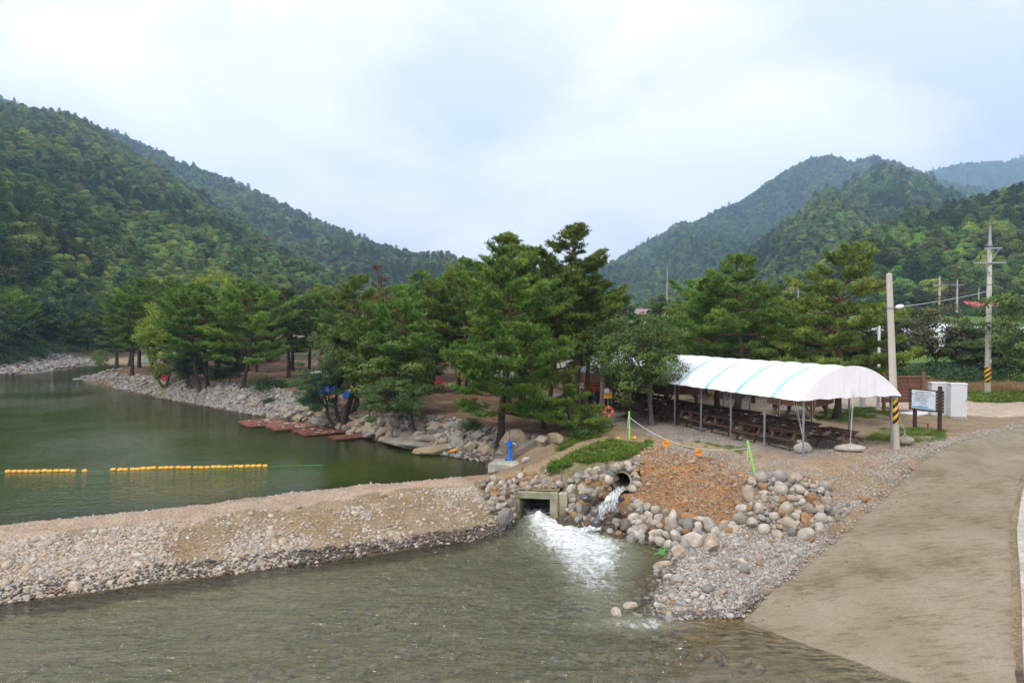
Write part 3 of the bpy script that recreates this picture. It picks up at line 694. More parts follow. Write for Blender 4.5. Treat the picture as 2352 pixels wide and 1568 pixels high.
# ------------------------------------------------------------------ road: muddy concrete ramp running down into the water
def road_mat():
    m, n, l, b = new_mat('muddy_concrete')
    tc = n.new('ShaderNodeTexCoord'); mp = n.new('ShaderNodeMapping'); mp.inputs['Rotation'].default_value = (0, 0, -.30); mp.inputs['Scale'].default_value = (.55, 2.3, 1)
    l.new(tc.outputs['Object'], mp.inputs['Vector'])
    def nz(v, s, d=6, r=.6):
        a = n.new('ShaderNodeTexNoise'); a.inputs['Scale'].default_value = s; a.inputs['Detail'].default_value = d; a.inputs['Roughness'].default_value = r; l.new(v, a.inputs['Vector']); return a.outputs['Fac']
    def rp(f, stops):
        r = n.new('ShaderNodeValToRGB'); e = r.color_ramp.elements
        while len(e) < len(stops): e.new(.5)
        for k, (p, c) in zip(e, stops): k.position = p; k.color = c + (1,)
        l.new(f, r.inputs['Fac']); return r.outputs[0]
    base = rp(nz(tc.outputs['Object'], .32, 7), [(.3, (.190, .154, .100)), (.5, (.232, .194, .130)), (.72, (.28, .242, .172))])
    pat = nz(tc.outputs['Object'], .7, 3)
    st = nz(mp.outputs[0], 3.6, 9, .8)
    ml = n.new('ShaderNodeMath'); ml.operation = 'MULTIPLY_ADD'; ml.inputs[1].default_value = .45; l.new(pat, ml.inputs[0]); l.new(st, ml.inputs[2])
    mark = rp(ml.outputs[0], [(.0, (1, 1, 1)), (.70, (1, 1, 1)), (.76, (.88, .85, .80)), (.85, (.60, .54, .46))])
    mx = n.new('ShaderNodeMixRGB'); mx.blend_type = 'MULTIPLY'; mx.inputs[0].default_value = .9; l.new(base, mx.inputs[1]); l.new(mark, mx.inputs[2])
    spk = rp(nz(tc.outputs['Object'], 22, 3), [(.3, (.84, .84, .84)), (.72, (1.12, 1.12, 1.12))])
    m2 = n.new('ShaderNodeMixRGB'); m2.blend_type = 'MULTIPLY'; m2.inputs[0].default_value = 1; l.new(mx.outputs[0], m2.inputs[1]); l.new(spk, m2.inputs[2])
    l.new(m2.outputs[0], b.inputs['Base Color']); b.inputs['Roughness'].default_value = .9
    bp = n.new('ShaderNodeBump'); bp.inputs['Strength'].default_value = .25; bp.inputs['Distance'].default_value = .02; l.new(nz(tc.outputs['Object'], 30, 4), bp.inputs['Height']); l.new(bp.outputs[0], b.inputs['Normal'])
    return m
M['road'] = road_mat()
def resample(line, n):
    p = np.array([q[:2] for q in line]); d = np.concatenate(([0], np.cumsum(np.hypot(*np.diff(p, axis=0).T))))
    t = np.linspace(0, d[-1], n); return np.stack([np.interp(t, d, p[:, 0]), np.interp(t, d, p[:, 1])], -1)
A_, B_ = resample(ROAD_L, 90), resample(ROAD_R, 90)
wv = np.linspace(0, 1, 25)[None, :, None]
R_ = A_[:, None] * (1 - wv) + B_[:, None] * wv
ed = np.minimum(wv[..., 0], 1 - wv[..., 0])
jit = (fbm(R_[..., 0] * 1.6, R_[..., 1] * 1.6, 61) - .5) * .75 * (ed < .02)
R_[..., 0] += jit
RZ = road_z(R_[..., 0], R_[..., 1]) + .012 + (fbm(R_[..., 0] * .7, R_[..., 1] * .7, 62) - .5) * .03
RZ = np.where(ed < .01, RZ - .10, RZ)
ii = np.arange(RZ.size).reshape(RZ.shape)
put('road', np_mesh('road', np.concatenate([R_, RZ[..., None]], -1).reshape(-1, 3), [np.stack([ii[:-1, :-1], ii[:-1, 1:], ii[1:, 1:], ii[1:, :-1]], -1).reshape(-1, 4)], [M['road']], True), kind='structure')
# pale kerb wall along the far edge of the ramp
kl = resample(ROAD_R[1:], 60); kb = MB()
kv = []
for i, (x, y) in enumerate(kl):
    z = float(road_z(x, y)); w = .05 + .04 * math.sin(i * .7)
    kv += [(x + .02, y - .02, z - .2), (x + .02 + w * .2, y - .02, z + .10), (x + .55, y - .4, z + .13), (x + .6, y - .44, z - .2)]
kf = [(4 * i + a, 4 * i + a + 1, 4 * i + a + 5, 4 * i + a + 4) for i in range(len(kl) - 1) for a in range(3)]
kb.add(kv, kf); put('kerb', kb.mesh('kerb', M['concrete']), kind='structure')

# ------------------------------------------------------------------ water
def sheet(name, X, Y, Z, m, attrs, keep=None):
    i2 = np.arange(X.size).reshape(X.shape)
    q = np.stack([i2[:-1, :-1], i2[:-1, 1:], i2[1:, 1:], i2[1:, :-1]], -1).reshape(-1, 4)
    if keep is not None: q = q[keep[:-1, :-1].ravel() | keep[1:, 1:].ravel() | keep[1:, :-1].ravel() | keep[:-1, 1:].ravel()]
    u, inv = np.unique(q, return_inverse=True)
    P = np.stack([X, Y, Z], -1).reshape(-1, 3)[u]
    return put(name, np_mesh(name, P, [inv.reshape(-1, 4)], [m], True, {k: v.ravel()[u] for k, v in attrs.items()}), kind='structure')
M['water_up'] = water_mat('river_water', (.042, .066, .010), (.50, .55, .28), [(.9, .4), (3.2, .4), (8, .22)], 1.25, stretch=(.55, 1.5, 1), wstr=.24, bdist=.34)
M['water_lo'] = water_mat('stream_water', (.195, .212, .135), (.98, .95, .84), [(.8, .75), (2.1, .5), (5, .14)], .58, foam=True, stretch=(.75, 1.7, 1), wstr=1.0, rough=.04, bdist=.95)
ux = axis(-75, 2.2, -30, 2, .4, 1.12); uy = axis(11, 104, 18, 60, .4, 1.05)
UX, UY = np.meshgrid(ux, uy); UZ = W_UP + np.clip((UY - 84) / 16, 0, 1) ** 1.5 * .22
UP_POLY = [p[:2] for p in rear_toe] + [(0.2, 28.7)] + [(x + 1.5, y + 1.5) for x, y, z in shore[1:]] + [(-80, 160), (-80, 5)]
shift = [(x + .5, y - .9) for x, y, z in rear_toe]
UP_POLY = shift + [(0.2, 28.5)] + [(x + 1.5, y + 1.5) for x, y, z in shore[1:]] + [(-80, 160), (-80, 3)]
sheet('upper_pool', UX, UY, UZ, M['water_up'], {'depth': np.clip(UZ - hgt(UX, UY), 0, 3)}, inside(UP_POLY, UX, UY))
lx = axis(-34, 12, -1.2, 6.0, .06, 1.06); ly = axis(-4, 26.0, 15.5, 25.4, .06, 1.06)
LX, LY = np.meshgrid(lx, ly)
jet0, jet1 = np.array((.85, 24.9)), np.array((3.5, 16.3))
def foam_at(x, y):
    Q = [15.6, 16.6, 18.8, 20.5, 22, 23.5, 24.9, 26]
    xc = np.interp(y, Q, [2.3, 2.3, 2.25, 2.3, 2.25, 1.7, .95, .8]); w = np.interp(y, Q, [.8, .9, 1.05, 1.4, 1.7, 1.3, .55, .45]); st = np.interp(y, Q, [0, .28, .50, .65, .76, .84, .84, .8])
    f = np.exp(-np.abs((x - xc) / w) ** 2.6) * st
    f2 = np.exp(-(np.hypot(x - 3.0, (y - 23.0) * .8) / 1.0) ** 2) * .95
    f3 = np.exp(-(((x - 3.0) / 1.3) ** 2 + ((y - 15.9) / .5) ** 2)) * .5
    return np.clip(np.maximum.reduce([f, f2 * .66, f3]), 0, 1)
LF = foam_at(LX, LY) + np.where((LY < 25.5), 0, 0)
near_toe = seg_dist(toe[2:], LX, LY); LF = np.maximum(LF, np.where((near_toe < .35) & (fbm(LX * .6, LY * .6, 77) > .60), .46, 0))
fz = np.clip(LF, 0, 1)
LZ = W_LO + fz * ((fbm(LX * 2.2, LY * 1.7, 71, 4) - .5) * .30 + (fbm(LX * 6, LY * 5, 72, 3) - .5) * .10) + (fbm(LX * 1.3, LY * 2.2, 73, 3) - .5) * .05 * np.clip((np.abs(hgt(LX, LY) - W_LO)) * 2, 0, 1)
hump = np.exp(-(((LX - .98) / .26) ** 2 + ((LY - 24.35) / .5) ** 2)); hump2 = np.exp(-(((LX - 1.3) / .5) ** 2 + ((LY - 23.1) / .55) ** 2))
LZ = LZ + .34 * hump * (.7 + .6 * fbm(LX * 5, LY * 5, 75)) + .16 * hump2
LOW_POLY = [p[:2] for p in crest_f] + [(0, 28), (2.2, 28), (3.0, 24.2), (4.2, 23.6), (7, 21.5), (9, 18), (14, 9), (20, -12), (-60, -12)]
sheet('lower_pool', LX, LY, LZ, M['water_lo'], {'depth': np.clip(LZ - hgt(LX, LY), 0, 3), 'foam': LF}, inside(LOW_POLY, LX, LY))
M['rapid'] = water_mat('rapid_water', (.20, .23, .22), (.5, .55, .5), [(1.5, .5), (4, .4)], 4, stretch=(1, 1, 1), wstr=1.0, rough=.15)
rv = [(-57, 92), (-56, 100), (-58, 108), (-66, 122), (-80, 160)]; rw = [(-47, 92), (-50.5, 100), (-54, 110), (-61, 125), (-72, 160)]
a_, b_ = resample(rv, 60), resample(rw, 60); w_ = np.linspace(0, 1, 16)[None, :, None]; Q = a_[:, None] * (1 - w_) + b_[:, None] * w_
rz = W_UP - .02 + np.clip((Q[..., 1] - 90) / 40, 0, 2) * .75 + (fbm(Q[..., 0] * 1.2, Q[..., 1] * .5, 81) - .5) * .25
sheet('rapids', Q[..., 0], Q[..., 1], rz, M['rapid'], {'depth': np.where(fbm(Q[..., 0] * .9, Q[..., 1] * .35, 83) > .46, 1.5, .05)})
# ------------------------------------------------------------------ plants: builders
class TB:
    """trunk and limb tubes in arrays, each with a 'tone' (0 bark grey-brown, 1 red upper bark)"""
    def __init__(s): s.V = []; s.F = []; s.n = 0
    def tube(s, pts, r0, r1, n=6):
        pts = np.asarray(pts, float); k = len(pts)
        d = np.gradient(pts, axis=0); d /= np.linalg.norm(d, axis=1, keepdims=True) + 1e-9
        ref = np.where(np.abs(d[:, 2:3]) > .8, np.array([[1.0, 0, 0]]), np.array([[0, 0, 1.0]]))
        a = np.cross(d, ref); a /= np.linalg.norm(a, axis=1, keepdims=True) + 1e-9; b = np.cross(d, a)
        r = np.linspace(r0, r1, k)[:, None, None] if np.ndim(r0) == 0 else np.asarray(r0)[:, None, None]
        th = 2 * np.pi * np.arange(n) / n
        P = pts[:, None] + r * (a[:, None] * np.cos(th)[None, :, None] + b[:, None] * np.sin(th)[None, :, None])
        i = np.arange(k * n).reshape(k, n) + s.n
        s.F.append(np.stack([i[:-1], np.roll(i[:-1], -1, 1), np.roll(i[1:], -1, 1), i[1:]], -1).reshape(-1, 4))
        s.V.append(P.reshape(-1, 3)); s.n += k * n
    def mesh(s, name, mats, split=None):
        V = np.concatenate(s.V); F = np.concatenate(s.F)
        fm = None
        if split is not None: fm = (V[F[:, 0], 2] > split).astype(int)
        return np_mesh(name, V, [F], mats, True, fmat=fm)

def unit(v): return v / (np.linalg.norm(v, axis=-1, keepdims=True) + 1e-9)
def blades(rng, P, D, L, W, n, spread, tone):
    """n thin triangles per tuft, fanned about direction D"""
    N = len(P); P = np.repeat(P, n, 0); D = np.repeat(D, n, 0); tone = np.repeat(tone, n) + rng.normal(0, .08, N * n)
    d = unit(D + rng.normal(0, spread, (N * n, 3)))
    side = unit(np.cross(d, rng.normal(0, 1, (N * n, 3))))
    l = L * rng.uniform(.7, 1.15, (N * n, 1)); w = W * rng.uniform(.7, 1.2, (N * n, 1))
    v = np.stack([P - side * w * .5, P + side * w * .5, P + d * l], 1).reshape(-1, 3)
    return v, np.arange(len(v)).reshape(-1, 3), np.repeat(np.clip(tone, 0, 1), 3)
def leaves(rng, P, Nrm, L, W, tone, droop=0.0, jit=.6):
    """one rhombic leaf per point"""
    N = len(P); nr = unit(Nrm + rng.normal(0, jit, (N, 3)))
    d = unit(np.cross(nr, rng.normal(0, 1, (N, 3))) + np.array([0, 0, -droop])); s = unit(np.cross(nr, d))
    l = L * rng.uniform(.7, 1.25, (N, 1)); w = W * rng.uniform(.75, 1.2, (N, 1))
    v = np.stack([P, P + d * l * .45 + s * w * .5 - nr * w * .1, P + d * l, P + d * l * .45 - s * w * .5 - nr * w * .1], 1).reshape(-1, 3)
    return v, np.arange(len(v)).reshape(-1, 4), np.repeat(np.clip(tone, 0, 1), 4)

def pine(seed, H, R, cb=.35, nb=34, lean=(0, 0), shape='dome', tuft=.2, dens=1.0, split=.45, mats=None, needle='needle', flat=1.0, bare=0, r0=None, nbl=6, dead=False):
    """Korean red pine: tapering bowed trunk, whorled limbs, flat pads of needle tufts with gaps between"""
    rng = np.random.default_rng(seed); tb = TB()
    k = 12; t = np.linspace(0, 1, k)
    wob = np.cumsum(rng.normal(0, .012 * H, (k, 2)), 0) * np.sin(np.pi * t)[:, None]
    tr = np.stack([lean[0] * H * t ** 1.2 + wob[:, 0], lean[1] * H * t ** 1.2 + wob[:, 1], H * .97 * t], -1)
    r0 = r0 or H * .019
    rad = r0 * (1 - t) ** .85 + .015; rad[0] *= 1.35
    tb.tube(tr, rad, None, 9)
    tp, td = [], []
    at = lambda f: np.array([np.interp(f, t, tr[:, j]) for j in range(3)])
    golden = 2.399
    for i in range(nb + bare):
        low = i < bare
        f = cb * rng.uniform(.55, 1) if low else cb + (1 - cb) * (((i - bare) // 6 * 6 + (1.5 if i - bare < nb * .75 else 5) * rng.uniform(.1, 1)) / nb) ** .9
        f = min(f, .985); q = (f - cb) / (1 - cb)
        if shape == 'dome': prof = (1 - q) ** .62 * (.62 + .38 * min(1, max(q, 0) * 4)) 
        elif shape == 'flat': prof = (1 - max(q, 0) ** 2.4) * (.72 + .28 * min(1, max(q, 0) * 3))
        else: prof = (1 - q) ** .85
        L = max(.35, R * prof * rng.uniform(.6, 1.15)); az = i * golden + rng.normal(0, .35)
        rise = rng.normal(.05 + .75 * max(q, 0) ** 1.6, .12)
        o = at(min(f, .985)); dirh = np.array([math.cos(az), math.sin(az), 0])
        n = 7; s = np.linspace(0, 1, n)
        sag = .10 * L
        br = o + dirh * (L * s)[:, None] + np.array([0, 0, 1]) * (L * rise * s + sag * (s ** 3) - sag * s * (1 - s) * 1.5)[:, None]
        sw = np.cross(dirh, [0, 0, 1]); br = br + sw * (np.sin(s * 3 + rng.uniform(0, 6)) * .06 * L * s)[:, None]
        rb = max(.018, min(.45 * np.interp(f, t, rad), .012 + .018 * L))
        tb.tube(br, rb, .008, 5)
        if low and rng.random() < .5: continue
        ns = int(7 + L * 5.0 * dens)
        for j in range(ns):
            g = rng.uniform(.30, 1.0) ** .8
            p0 = np.array([np.interp(g, s, br[:, c]) for c in range(3)])
            sl = (.22 + .42 * L * (1.1 - g) * rng.uniform(.5, 1.1)) * min(1, .5 + L * .25)
            sgn = 1 if j % 2 else -1
            a = az + sgn * rng.uniform(.35, 1.15)
            sd_ = np.array([math.cos(a), math.sin(a), rng.normal(.16 + .3 * max(q, 0), .12)])
            sub = p0 + sd_ * (sl * np.linspace(0, 1, 3))[:, None] + np.array([0, 0, .10 * sl]) * (np.linspace(0, 1, 3) ** 2)[:, None]
            tb.tube(sub, .010, .004, 3)
            m = max(4, int(sl / (tuft * .36) * dens * 1.7))
            w = rng.uniform(.25, 1.05, m)
            pp = p0 + sd_ * (sl * w)[:, None] + rng.normal(0, 1, (m, 3)) * np.array([.12, .12, .034 * flat]) * (.7 + sl * .5)
            pp[:, 2] += .10 * sl * w ** 2
            tp.append(pp); td.append(np.tile(sd_ * .45 + np.array([0, 0, .75]), (m, 1)))
    m = int(26 * dens); top = at(.97) + rng.normal(0, 1, (m, 3)) * np.array([.10, .10, .22]); tp.append(top); td.append(np.tile([0, 0, 1.0], (m, 1)))
    P, D = np.concatenate(tp), unit(np.concatenate(td) + rng.normal(0, .22, (len(np.concatenate(td)), 3)))
    if dead:
        kp = rng.random(len(P)) < .45; P, D = P[kp], D[kp]
    cl = fbm(P[:, 0] * 1.2 + seed, P[:, 1] * 1.2 + P[:, 2] * 1.7, seed, 2)
    tone = np.clip(.42 + (cl - .5) * 1.1 + rng.normal(0, .14, len(P)), 0, 1)
    v, f, tn = blades(rng, P, D, tuft, tuft * .23, nbl, .62, tone)
    mats = mats or [M['bark'], M['red_bark']]
    return tb.mesh('trunk', mats, H * split), np_mesh('crown', v, [f], [M[needle]], False, {'tone': tn})

def broad(seed, H, R, cb=.3, limbs=7, clumps=60, per=150, L=.11, W=.05, lean=(0, 0), stems=1, squash=.8, leaf='leaf', bark='grey_bark', droop=.4, r0=.11, fork=.28, cl_r=.42, flatc=.55, bend=None, spread=1.0, dead_twigs=0, cmask=None):
    """broadleaf: trunk(s) that fork into limbs, each ending in flattened sprays of leaves"""
    rng = np.random.default_rng(seed); tb = TB(); ends = []
    cen = np.array([lean[0] * H, lean[1] * H, H * (cb + (1 - cb) * .52)]); half = np.array([R, R, H * (1 - cb) * .52])
    u = unit(rng.normal(0, 1, (clumps * 3, 3))) * rng.uniform(.25, 1, (clumps * 3, 1)) ** .45
    tgt = cen + u * half * (1 + .18 * rng.normal(0, 1, (clumps * 3, 1)))
    if cmask is not None: tgt = tgt[cmask(tgt)]
    tgt = tgt[:clumps]
    bases = []
    for s_ in range(stems):
        a = 2 * np.pi * s_ / stems + rng.uniform(0, 1)
        off = np.array([math.cos(a), math.sin(a), 0]) * (0.07 if stems > 1 else 0)
        f0 = cen * np.array([.55, .55, 0]) + np.array([math.cos(a), math.sin(a), 0]) * (R * .28 if stems > 1 else 0); f0[2] = H * (fork + rng.uniform(-.03, .06))
        if bend is not None and stems == 1: f0 = np.array(bend, float)
        t = np.linspace(0, 1, 7)[:, None]; p = off * (1 - t) + f0 * t + np.array([1, .4, 0]) * np.sin(t * 3.1) * .05 * H * rng.normal(0, .5)
        p[:, 2] = f0[2] * t[:, 0]
        rr = r0 * (1 - .35 * t[:, 0]); rr[0] *= 1.4
        tb.tube(p, rr, None, 9); bases.append((f0, rr[-1]))
    hub = []
    for i in range(limbs):
        b, rb = bases[i % len(bases)]
        e_ = tgt[rng.integers(len(tgt))] * .62 + cen * .38; e_[2] = max(e_[2], b[2] + .15)
        t = np.linspace(0, 1, 6)[:, None]; p = b * (1 - t) + e_ * t + np.array([0, 0, 1]) * np.sin(t * 3.14) * .05 * H * rng.normal(.2, .6)
        tb.tube(p, rb * .62, rb * .25, 6); hub += [p[2], p[3], p[4], p[5]]
    hub = np.array(hub); V, F, T, n0 = [], [], [], 0
    for c in tgt:
        h_ = hub[np.argmin(np.linalg.norm(hub - c, axis=1) + rng.uniform(0, .4, len(hub)))]
        t = np.linspace(0, 1, 5)[:, None]; p = h_ * (1 - t) + c * t + np.array([0, 0, 1]) * np.sin(t * 3.14) * .12 * rng.normal(.2, .5)
        tb.tube(p, r0 * .16, .006, 4)
        rr = cl_r * rng.uniform(.65, 1.35); m = int(per * rng.uniform(.6, 1.3))
        q = rng.normal(0, 1, (m, 3)); q = q / (np.linalg.norm(q, axis=1, keepdims=True) + .2) * rng.uniform(.2, 1.0, (m, 1)) ** .5
        out = unit(c - cen + np.array([0, 0, .3]))
        P = c + q * rr * np.array([1, 1, flatc]) + np.array([0, 0, -.10]) * (np.linalg.norm(q[:, :2], axis=1, keepdims=True) ** 2) * rr
        nrm = q * .8 + np.array([0, 0, .9]) + out * .4
        tn = np.clip(.40 + rng.normal(0, .16) + rng.normal(0, .14, m) + .12 * q[:, 2], 0, 1)
        v, f, tt = leaves(rng, P, nrm, L, W, tn, droop); V.append(v); F.append(f + n0); T.append(tt); n0 += len(v)
    for i in range(dead_twigs):
        a = rng.uniform(0, 6.28); h_ = hub[rng.integers(len(hub))]
        p = [h_]; d = np.array([math.cos(a), math.sin(a), rng.uniform(-.2, .5)])
        for _ in range(5): d = unit(d + rng.normal(0, .35, 3)); p.append(p[-1] + d * .38)
        tb.tube(p, .022, .005, 4)
    return tb.mesh('trunk', [M[bark]]), np_mesh('crown', np.concatenate(V), [np.concatenate(F)], [M[leaf]], False, {'tone': np.concatenate(T)})

def forest_tree(seed, kind, H=8.0):
    """one tree of the wooded slopes, trunk and crown in one mesh, for scattering by the thousand"""
    rng = np.random.default_rng(seed); tb = TB(); V, F, T, n0 = [], [], [], 0
    tb.tube([(0, 0, -1.5), (rng.normal(0, .2), rng.normal(0, .2), H * .45), (0, 0, H * .85)], .16, .04, 5)
    if kind == 'broad':
        for i in range(16):
            a = rng.uniform(0, 6.28); q = rng.uniform(0, 1); rr = (1.5 + .5 * rng.random()) * (1 - .35 * q)
            c = np.array([math.cos(a) * 2.0 * (1 - .75 * q ** 2), math.sin(a) * 2.0 * (1 - .75 * q ** 2), H * (.36 + .50 * q)])
            m = 210; u = unit(rng.normal(0, 1, (m, 3)) + np.array([0, 0, .45]))
            P = c + u * rr * np.array([1, 1, .62]) * rng.uniform(.78, 1.04, (m, 1)); tn = np.clip(rng.normal(.42, .13) + rng.normal(0, .13, m), 0, 1)
            v, f, tt = leaves(rng, P, u + np.array([0, 0, .25]), .42, .32, tn, .1, .38); V.append(v); F.append(f + n0); T.append(tt); n0 += len(v)
    else:
        for i in range(30):
            q = (i + rng.random()) / 30; a = i * 2.4 + rng.normal(0, .3); Lb = 2.75 * (1 - q) ** .6 * rng.uniform(.6, 1.15) + .25
            o = np.array([0, 0, H * (.30 + .68 * q)]); dr = np.array([math.cos(a), math.sin(a), .12 + .5 * q])
            m = int(30 + 46 * Lb); w = rng.uniform(.25, 1.05, m)
            P = o + dr * (Lb * w)[:, None] + rng.normal(0, 1, (m, 3)) * np.array([.24, .24, .08]) * (.4 + Lb * .35)
            tn = np.clip(rng.normal(.42, .12) + rng.normal(0, .13, m), 0, 1)
            v, f, tt = leaves(rng, P, np.tile([0, 0, 1.0], (m, 1)), .40, .19, tn, -.2, .42); V.append(v); F.append(f + n0); T.append(tt); n0 += len(v)
    TV, TF = np.concatenate(tb.V), np.concatenate(tb.F); LV, LF2 = np.concatenate(V), np.concatenate(F)
    return np_mesh('forest_tree', np.concatenate([TV, LV]), [TF, LF2 + len(TV)], [M['grey_bark'], M['forest' if kind == 'broad' else 'forest_pine']], False,
                   {'tone': np.concatenate([np.zeros(len(TV)), np.concatenate(T)])}, np.concatenate([np.zeros(len(TF)), np.ones(len(LF2))]))

def scatter(name, P, protos, idx, rot, scl, parent=None, tint=None, **props):
    """many small things as ONE object: points with a turn, a size and a pick, instanced by geometry nodes"""
    coll = bpy.data.collections.new(name + '_kinds')
    for i, me in enumerate(protos):
        coll.objects.link(bpy.data.objects.new('%s_kind_%02d' % (name, i), me))
    me = bpy.data.meshes.new(name); P = np.asarray(P, np.float32); n = len(P)
    me.vertices.add(n); me.vertices.foreach_set('co', P.ravel())
    for k, a in (('turn', rot), ('size', scl)):
        at = me.attributes.new(k, 'FLOAT_VECTOR', 'POINT'); at.data.foreach_set('vector', np.asarray(a, np.float32).ravel())
    if tint is not None: at = me.attributes.new('tint', 'FLOAT', 'POINT'); at.data.foreach_set('value', np.asarray(tint, np.float32))
    at = me.attributes.new('pick', 'INT', 'POINT'); at.data.foreach_set('value', np.asarray(idx, np.int32))
    o = put(name, me, parent, **props)
    ng = bpy.data.node_groups.new(name, 'GeometryNodeTree')
    ng.interface.new_socket('Geometry', in_out='INPUT', socket_type='NodeSocketGeometry'); ng.interface.new_socket('Geometry', in_out='OUTPUT', socket_type='NodeSocketGeometry')
    N, L = ng.nodes, ng.links
    gi, go = N.new('NodeGroupInput'), N.new('NodeGroupOutput'); ip = N.new('GeometryNodeInstanceOnPoints')
    ci = N.new('GeometryNodeCollectionInfo'); ci.inputs['Collection'].default_value = coll; ci.inputs['Separate Children'].default_value = True; ci.inputs['Reset Children'].default_value = True
    def na(nm, ty):
        k = N.new('GeometryNodeInputNamedAttribute'); k.data_type = ty; k.inputs['Name'].default_value = nm; return k.outputs['Attribute']
    er = N.new('FunctionNodeEulerToRotation'); L.new(na('turn', 'FLOAT_VECTOR'), er.inputs[0])
    L.new(gi.outputs[0], ip.inputs['Points']); L.new(ci.outputs[0], ip.inputs['Instance']); ip.inputs['Pick Instance'].default_value = True
    L.new(na('pick', 'INT'), ip.inputs['Instance Index']); L.new(er.outputs[0], ip.inputs['Rotation']); L.new(na('size', 'FLOAT_VECTOR'), ip.inputs['Scale'])
    L.new(ip.outputs[0], go.inputs[0])
    md = o.modifiers.new('scatter', 'NODES'); md.node_group = ng
    return o

# ------------------------------------------------------------------ mountains
FOREST = [forest_tree(100 + i, 'broad', H) for i, H in enumerate((8.5, 7.5, 9.0, 7.0))] + [forest_tree(200 + i, 'pine', H) for i, H in enumerate((10.0, 9.0, 8.5))]
M['hill'] = mat('forest_floor', (.045, .055, .022), 0.95, 0.3, .05, 0)
HILLS = {}
def hill(name, ridge, foot, nv, gully, gs, spacing, pines, seed, tscale=1.0, lab=None, bulge=.0, back=.35):
    rng = np.random.default_rng(seed)
    ridge = np.array(ridge, float); foot = np.array(foot, float)       # ridge: px, py, distance; foot: px, distance, height
    us = np.linspace(ridge[0, 0], ridge[-1, 0], 160)
    ry = np.interp(us, ridge[:, 0], ridge[:, 1]); rd_ = np.interp(us, ridge[:, 0], ridge[:, 2])
    fd = np.interp(us, foot[:, 0], foot[:, 1]); fz_ = np.interp(us, foot[:, 0], foot[:, 2]) - 3.5
    ex = (us - 1176) / FX
    rp = np.array([AY(a, b, d) for a, b, d in zip(us, ry, rd_)]); rz_ = rp[:, 2] - 6.5 * tscale
    fx_ = ex * fd * 1.0
    v = np.concatenate([np.linspace(0, 1, nv), 1 + np.linspace(.03, back, 10)])
    Vv, Uu = np.meshgrid(v, np.arange(160))
    t = np.minimum(Vv, 1); bk = np.maximum(Vv - 1, 0)
    Yd = fd[:, None] + (rd_ - fd)[:, None] * Vv
    Xd = fx_[:, None] + (rp[:, 0] - fx_)[:, None] * Vv
    Zd = fz_[:, None] + (rz_ - fz_)[:, None] * (t + bulge * np.sin(t * np.pi)) - bk * (rz_ - fz_)[:, None] * 1.2
    g = (fbm(Xd / gs, Yd / (gs * 2.2), seed, 4) - .5) * 2
    ridgy = 1 - np.abs(g)
    env = np.clip(t * 3.2, 0, 1) ** 1.5 * np.clip((1 - t) * 3.5, 0, 1)
    Zd = Zd + gully * env * (ridgy - .72) * 1.6
    i2 = np.arange(Xd.size).reshape(Xd.shape)
    F = np.stack([i2[:-1, :-1], i2[:-1, 1:], i2[1:, 1:], i2[1:, :-1]], -1).reshape(-1, 4)
    P = np.stack([Xd, Yd, Zd], -1)
    o = put(name, np_mesh(name, P.reshape(-1, 3), [F[:, ::-1]], [M['hill']], True), kind='structure')
    # trees: area-weighted points over the seen face and just past the crest
    q = P[:, :nv + 4]; e1 = q[1:, :-1] - q[:-1, :-1]; e2 = q[:-1, 1:] - q[:-1, :-1]
    ar = np.linalg.norm(np.cross(e1, e2), axis=-1)
    cx, cy = proj(q[:-1, :-1, 0], q[:-1, :-1, 1], q[:-1, :-1, 2]); ar = ar * ((cx > -220) & (cx < 2572))
    n = int(ar.sum() / spacing ** 2); pr = (ar / ar.sum()).ravel()
    c = rng.choice(len(pr), n, p=pr); a, b = rng.random(n), rng.random(n); iu, iv = np.unravel_index(c, ar.shape)
    T = q[iu, iv] + a[:, None] * (q[iu + 1, iv] - q[iu, iv]) + b[:, None] * (q[iu, iv + 1] - q[iu, iv])
    kindn = fbm(T[:, 0] / 40, T[:, 1] / 60, seed + 9, 3) + rng.normal(0, .10, n)
    rid = np.abs(iv - nv) < 3
    isp = (kindn < pines) | (rid & (rng.random(n) < .16))
    idx = np.where(isp, rng.integers(4, 7, n), rng.integers(0, 4, n))
    tint = np.clip((fbm(T[:, 0] / 26 + 5, T[:, 1] / 40, seed + 20, 3) - .5) * 2.6 + rng.normal(0, .30, n), -.85, .85)
    sc = tscale * np.exp(rng.normal(0, .26, n)).clip(.5, 1.6) * np.where(isp, 1.05, 1.0)
    S = np.stack([sc * rng.uniform(.85, 1.2, n), sc * rng.uniform(.85, 1.2, n), sc * rng.uniform(.85, 1.15, n)], -1)
    R = np.stack([rng.normal(0, .06, n), rng.normal(0, .06, n), rng.uniform(0, 6.28, n)], -1)
    HILLS[name] = o
    scatter('forest', T - np.array([0, 0, .6]), FOREST, idx, R, S, o, tint, kind='stuff')
    return n
nt = 0
nt += hill('left_mountain', [(-420, 20, 560), (-120, 175, 600), (0, 240, 640), (80, 252, 640), (150, 262, 640), (230, 298, 620), (300, 345, 600), (420, 425, 570), (560, 520, 530), (650, 582, 500), (740, 625, 480), (860, 680, 450), (1000, 740, 430)],
           [(-420, 78, 2), (-60, 94, .5), (60, 112, 0), (200, 150, .5), (320, 175, 1), (700, 190, 2), (1000, 240, 3)], 70, 20, 62, 3.9, .30, 3, .76)
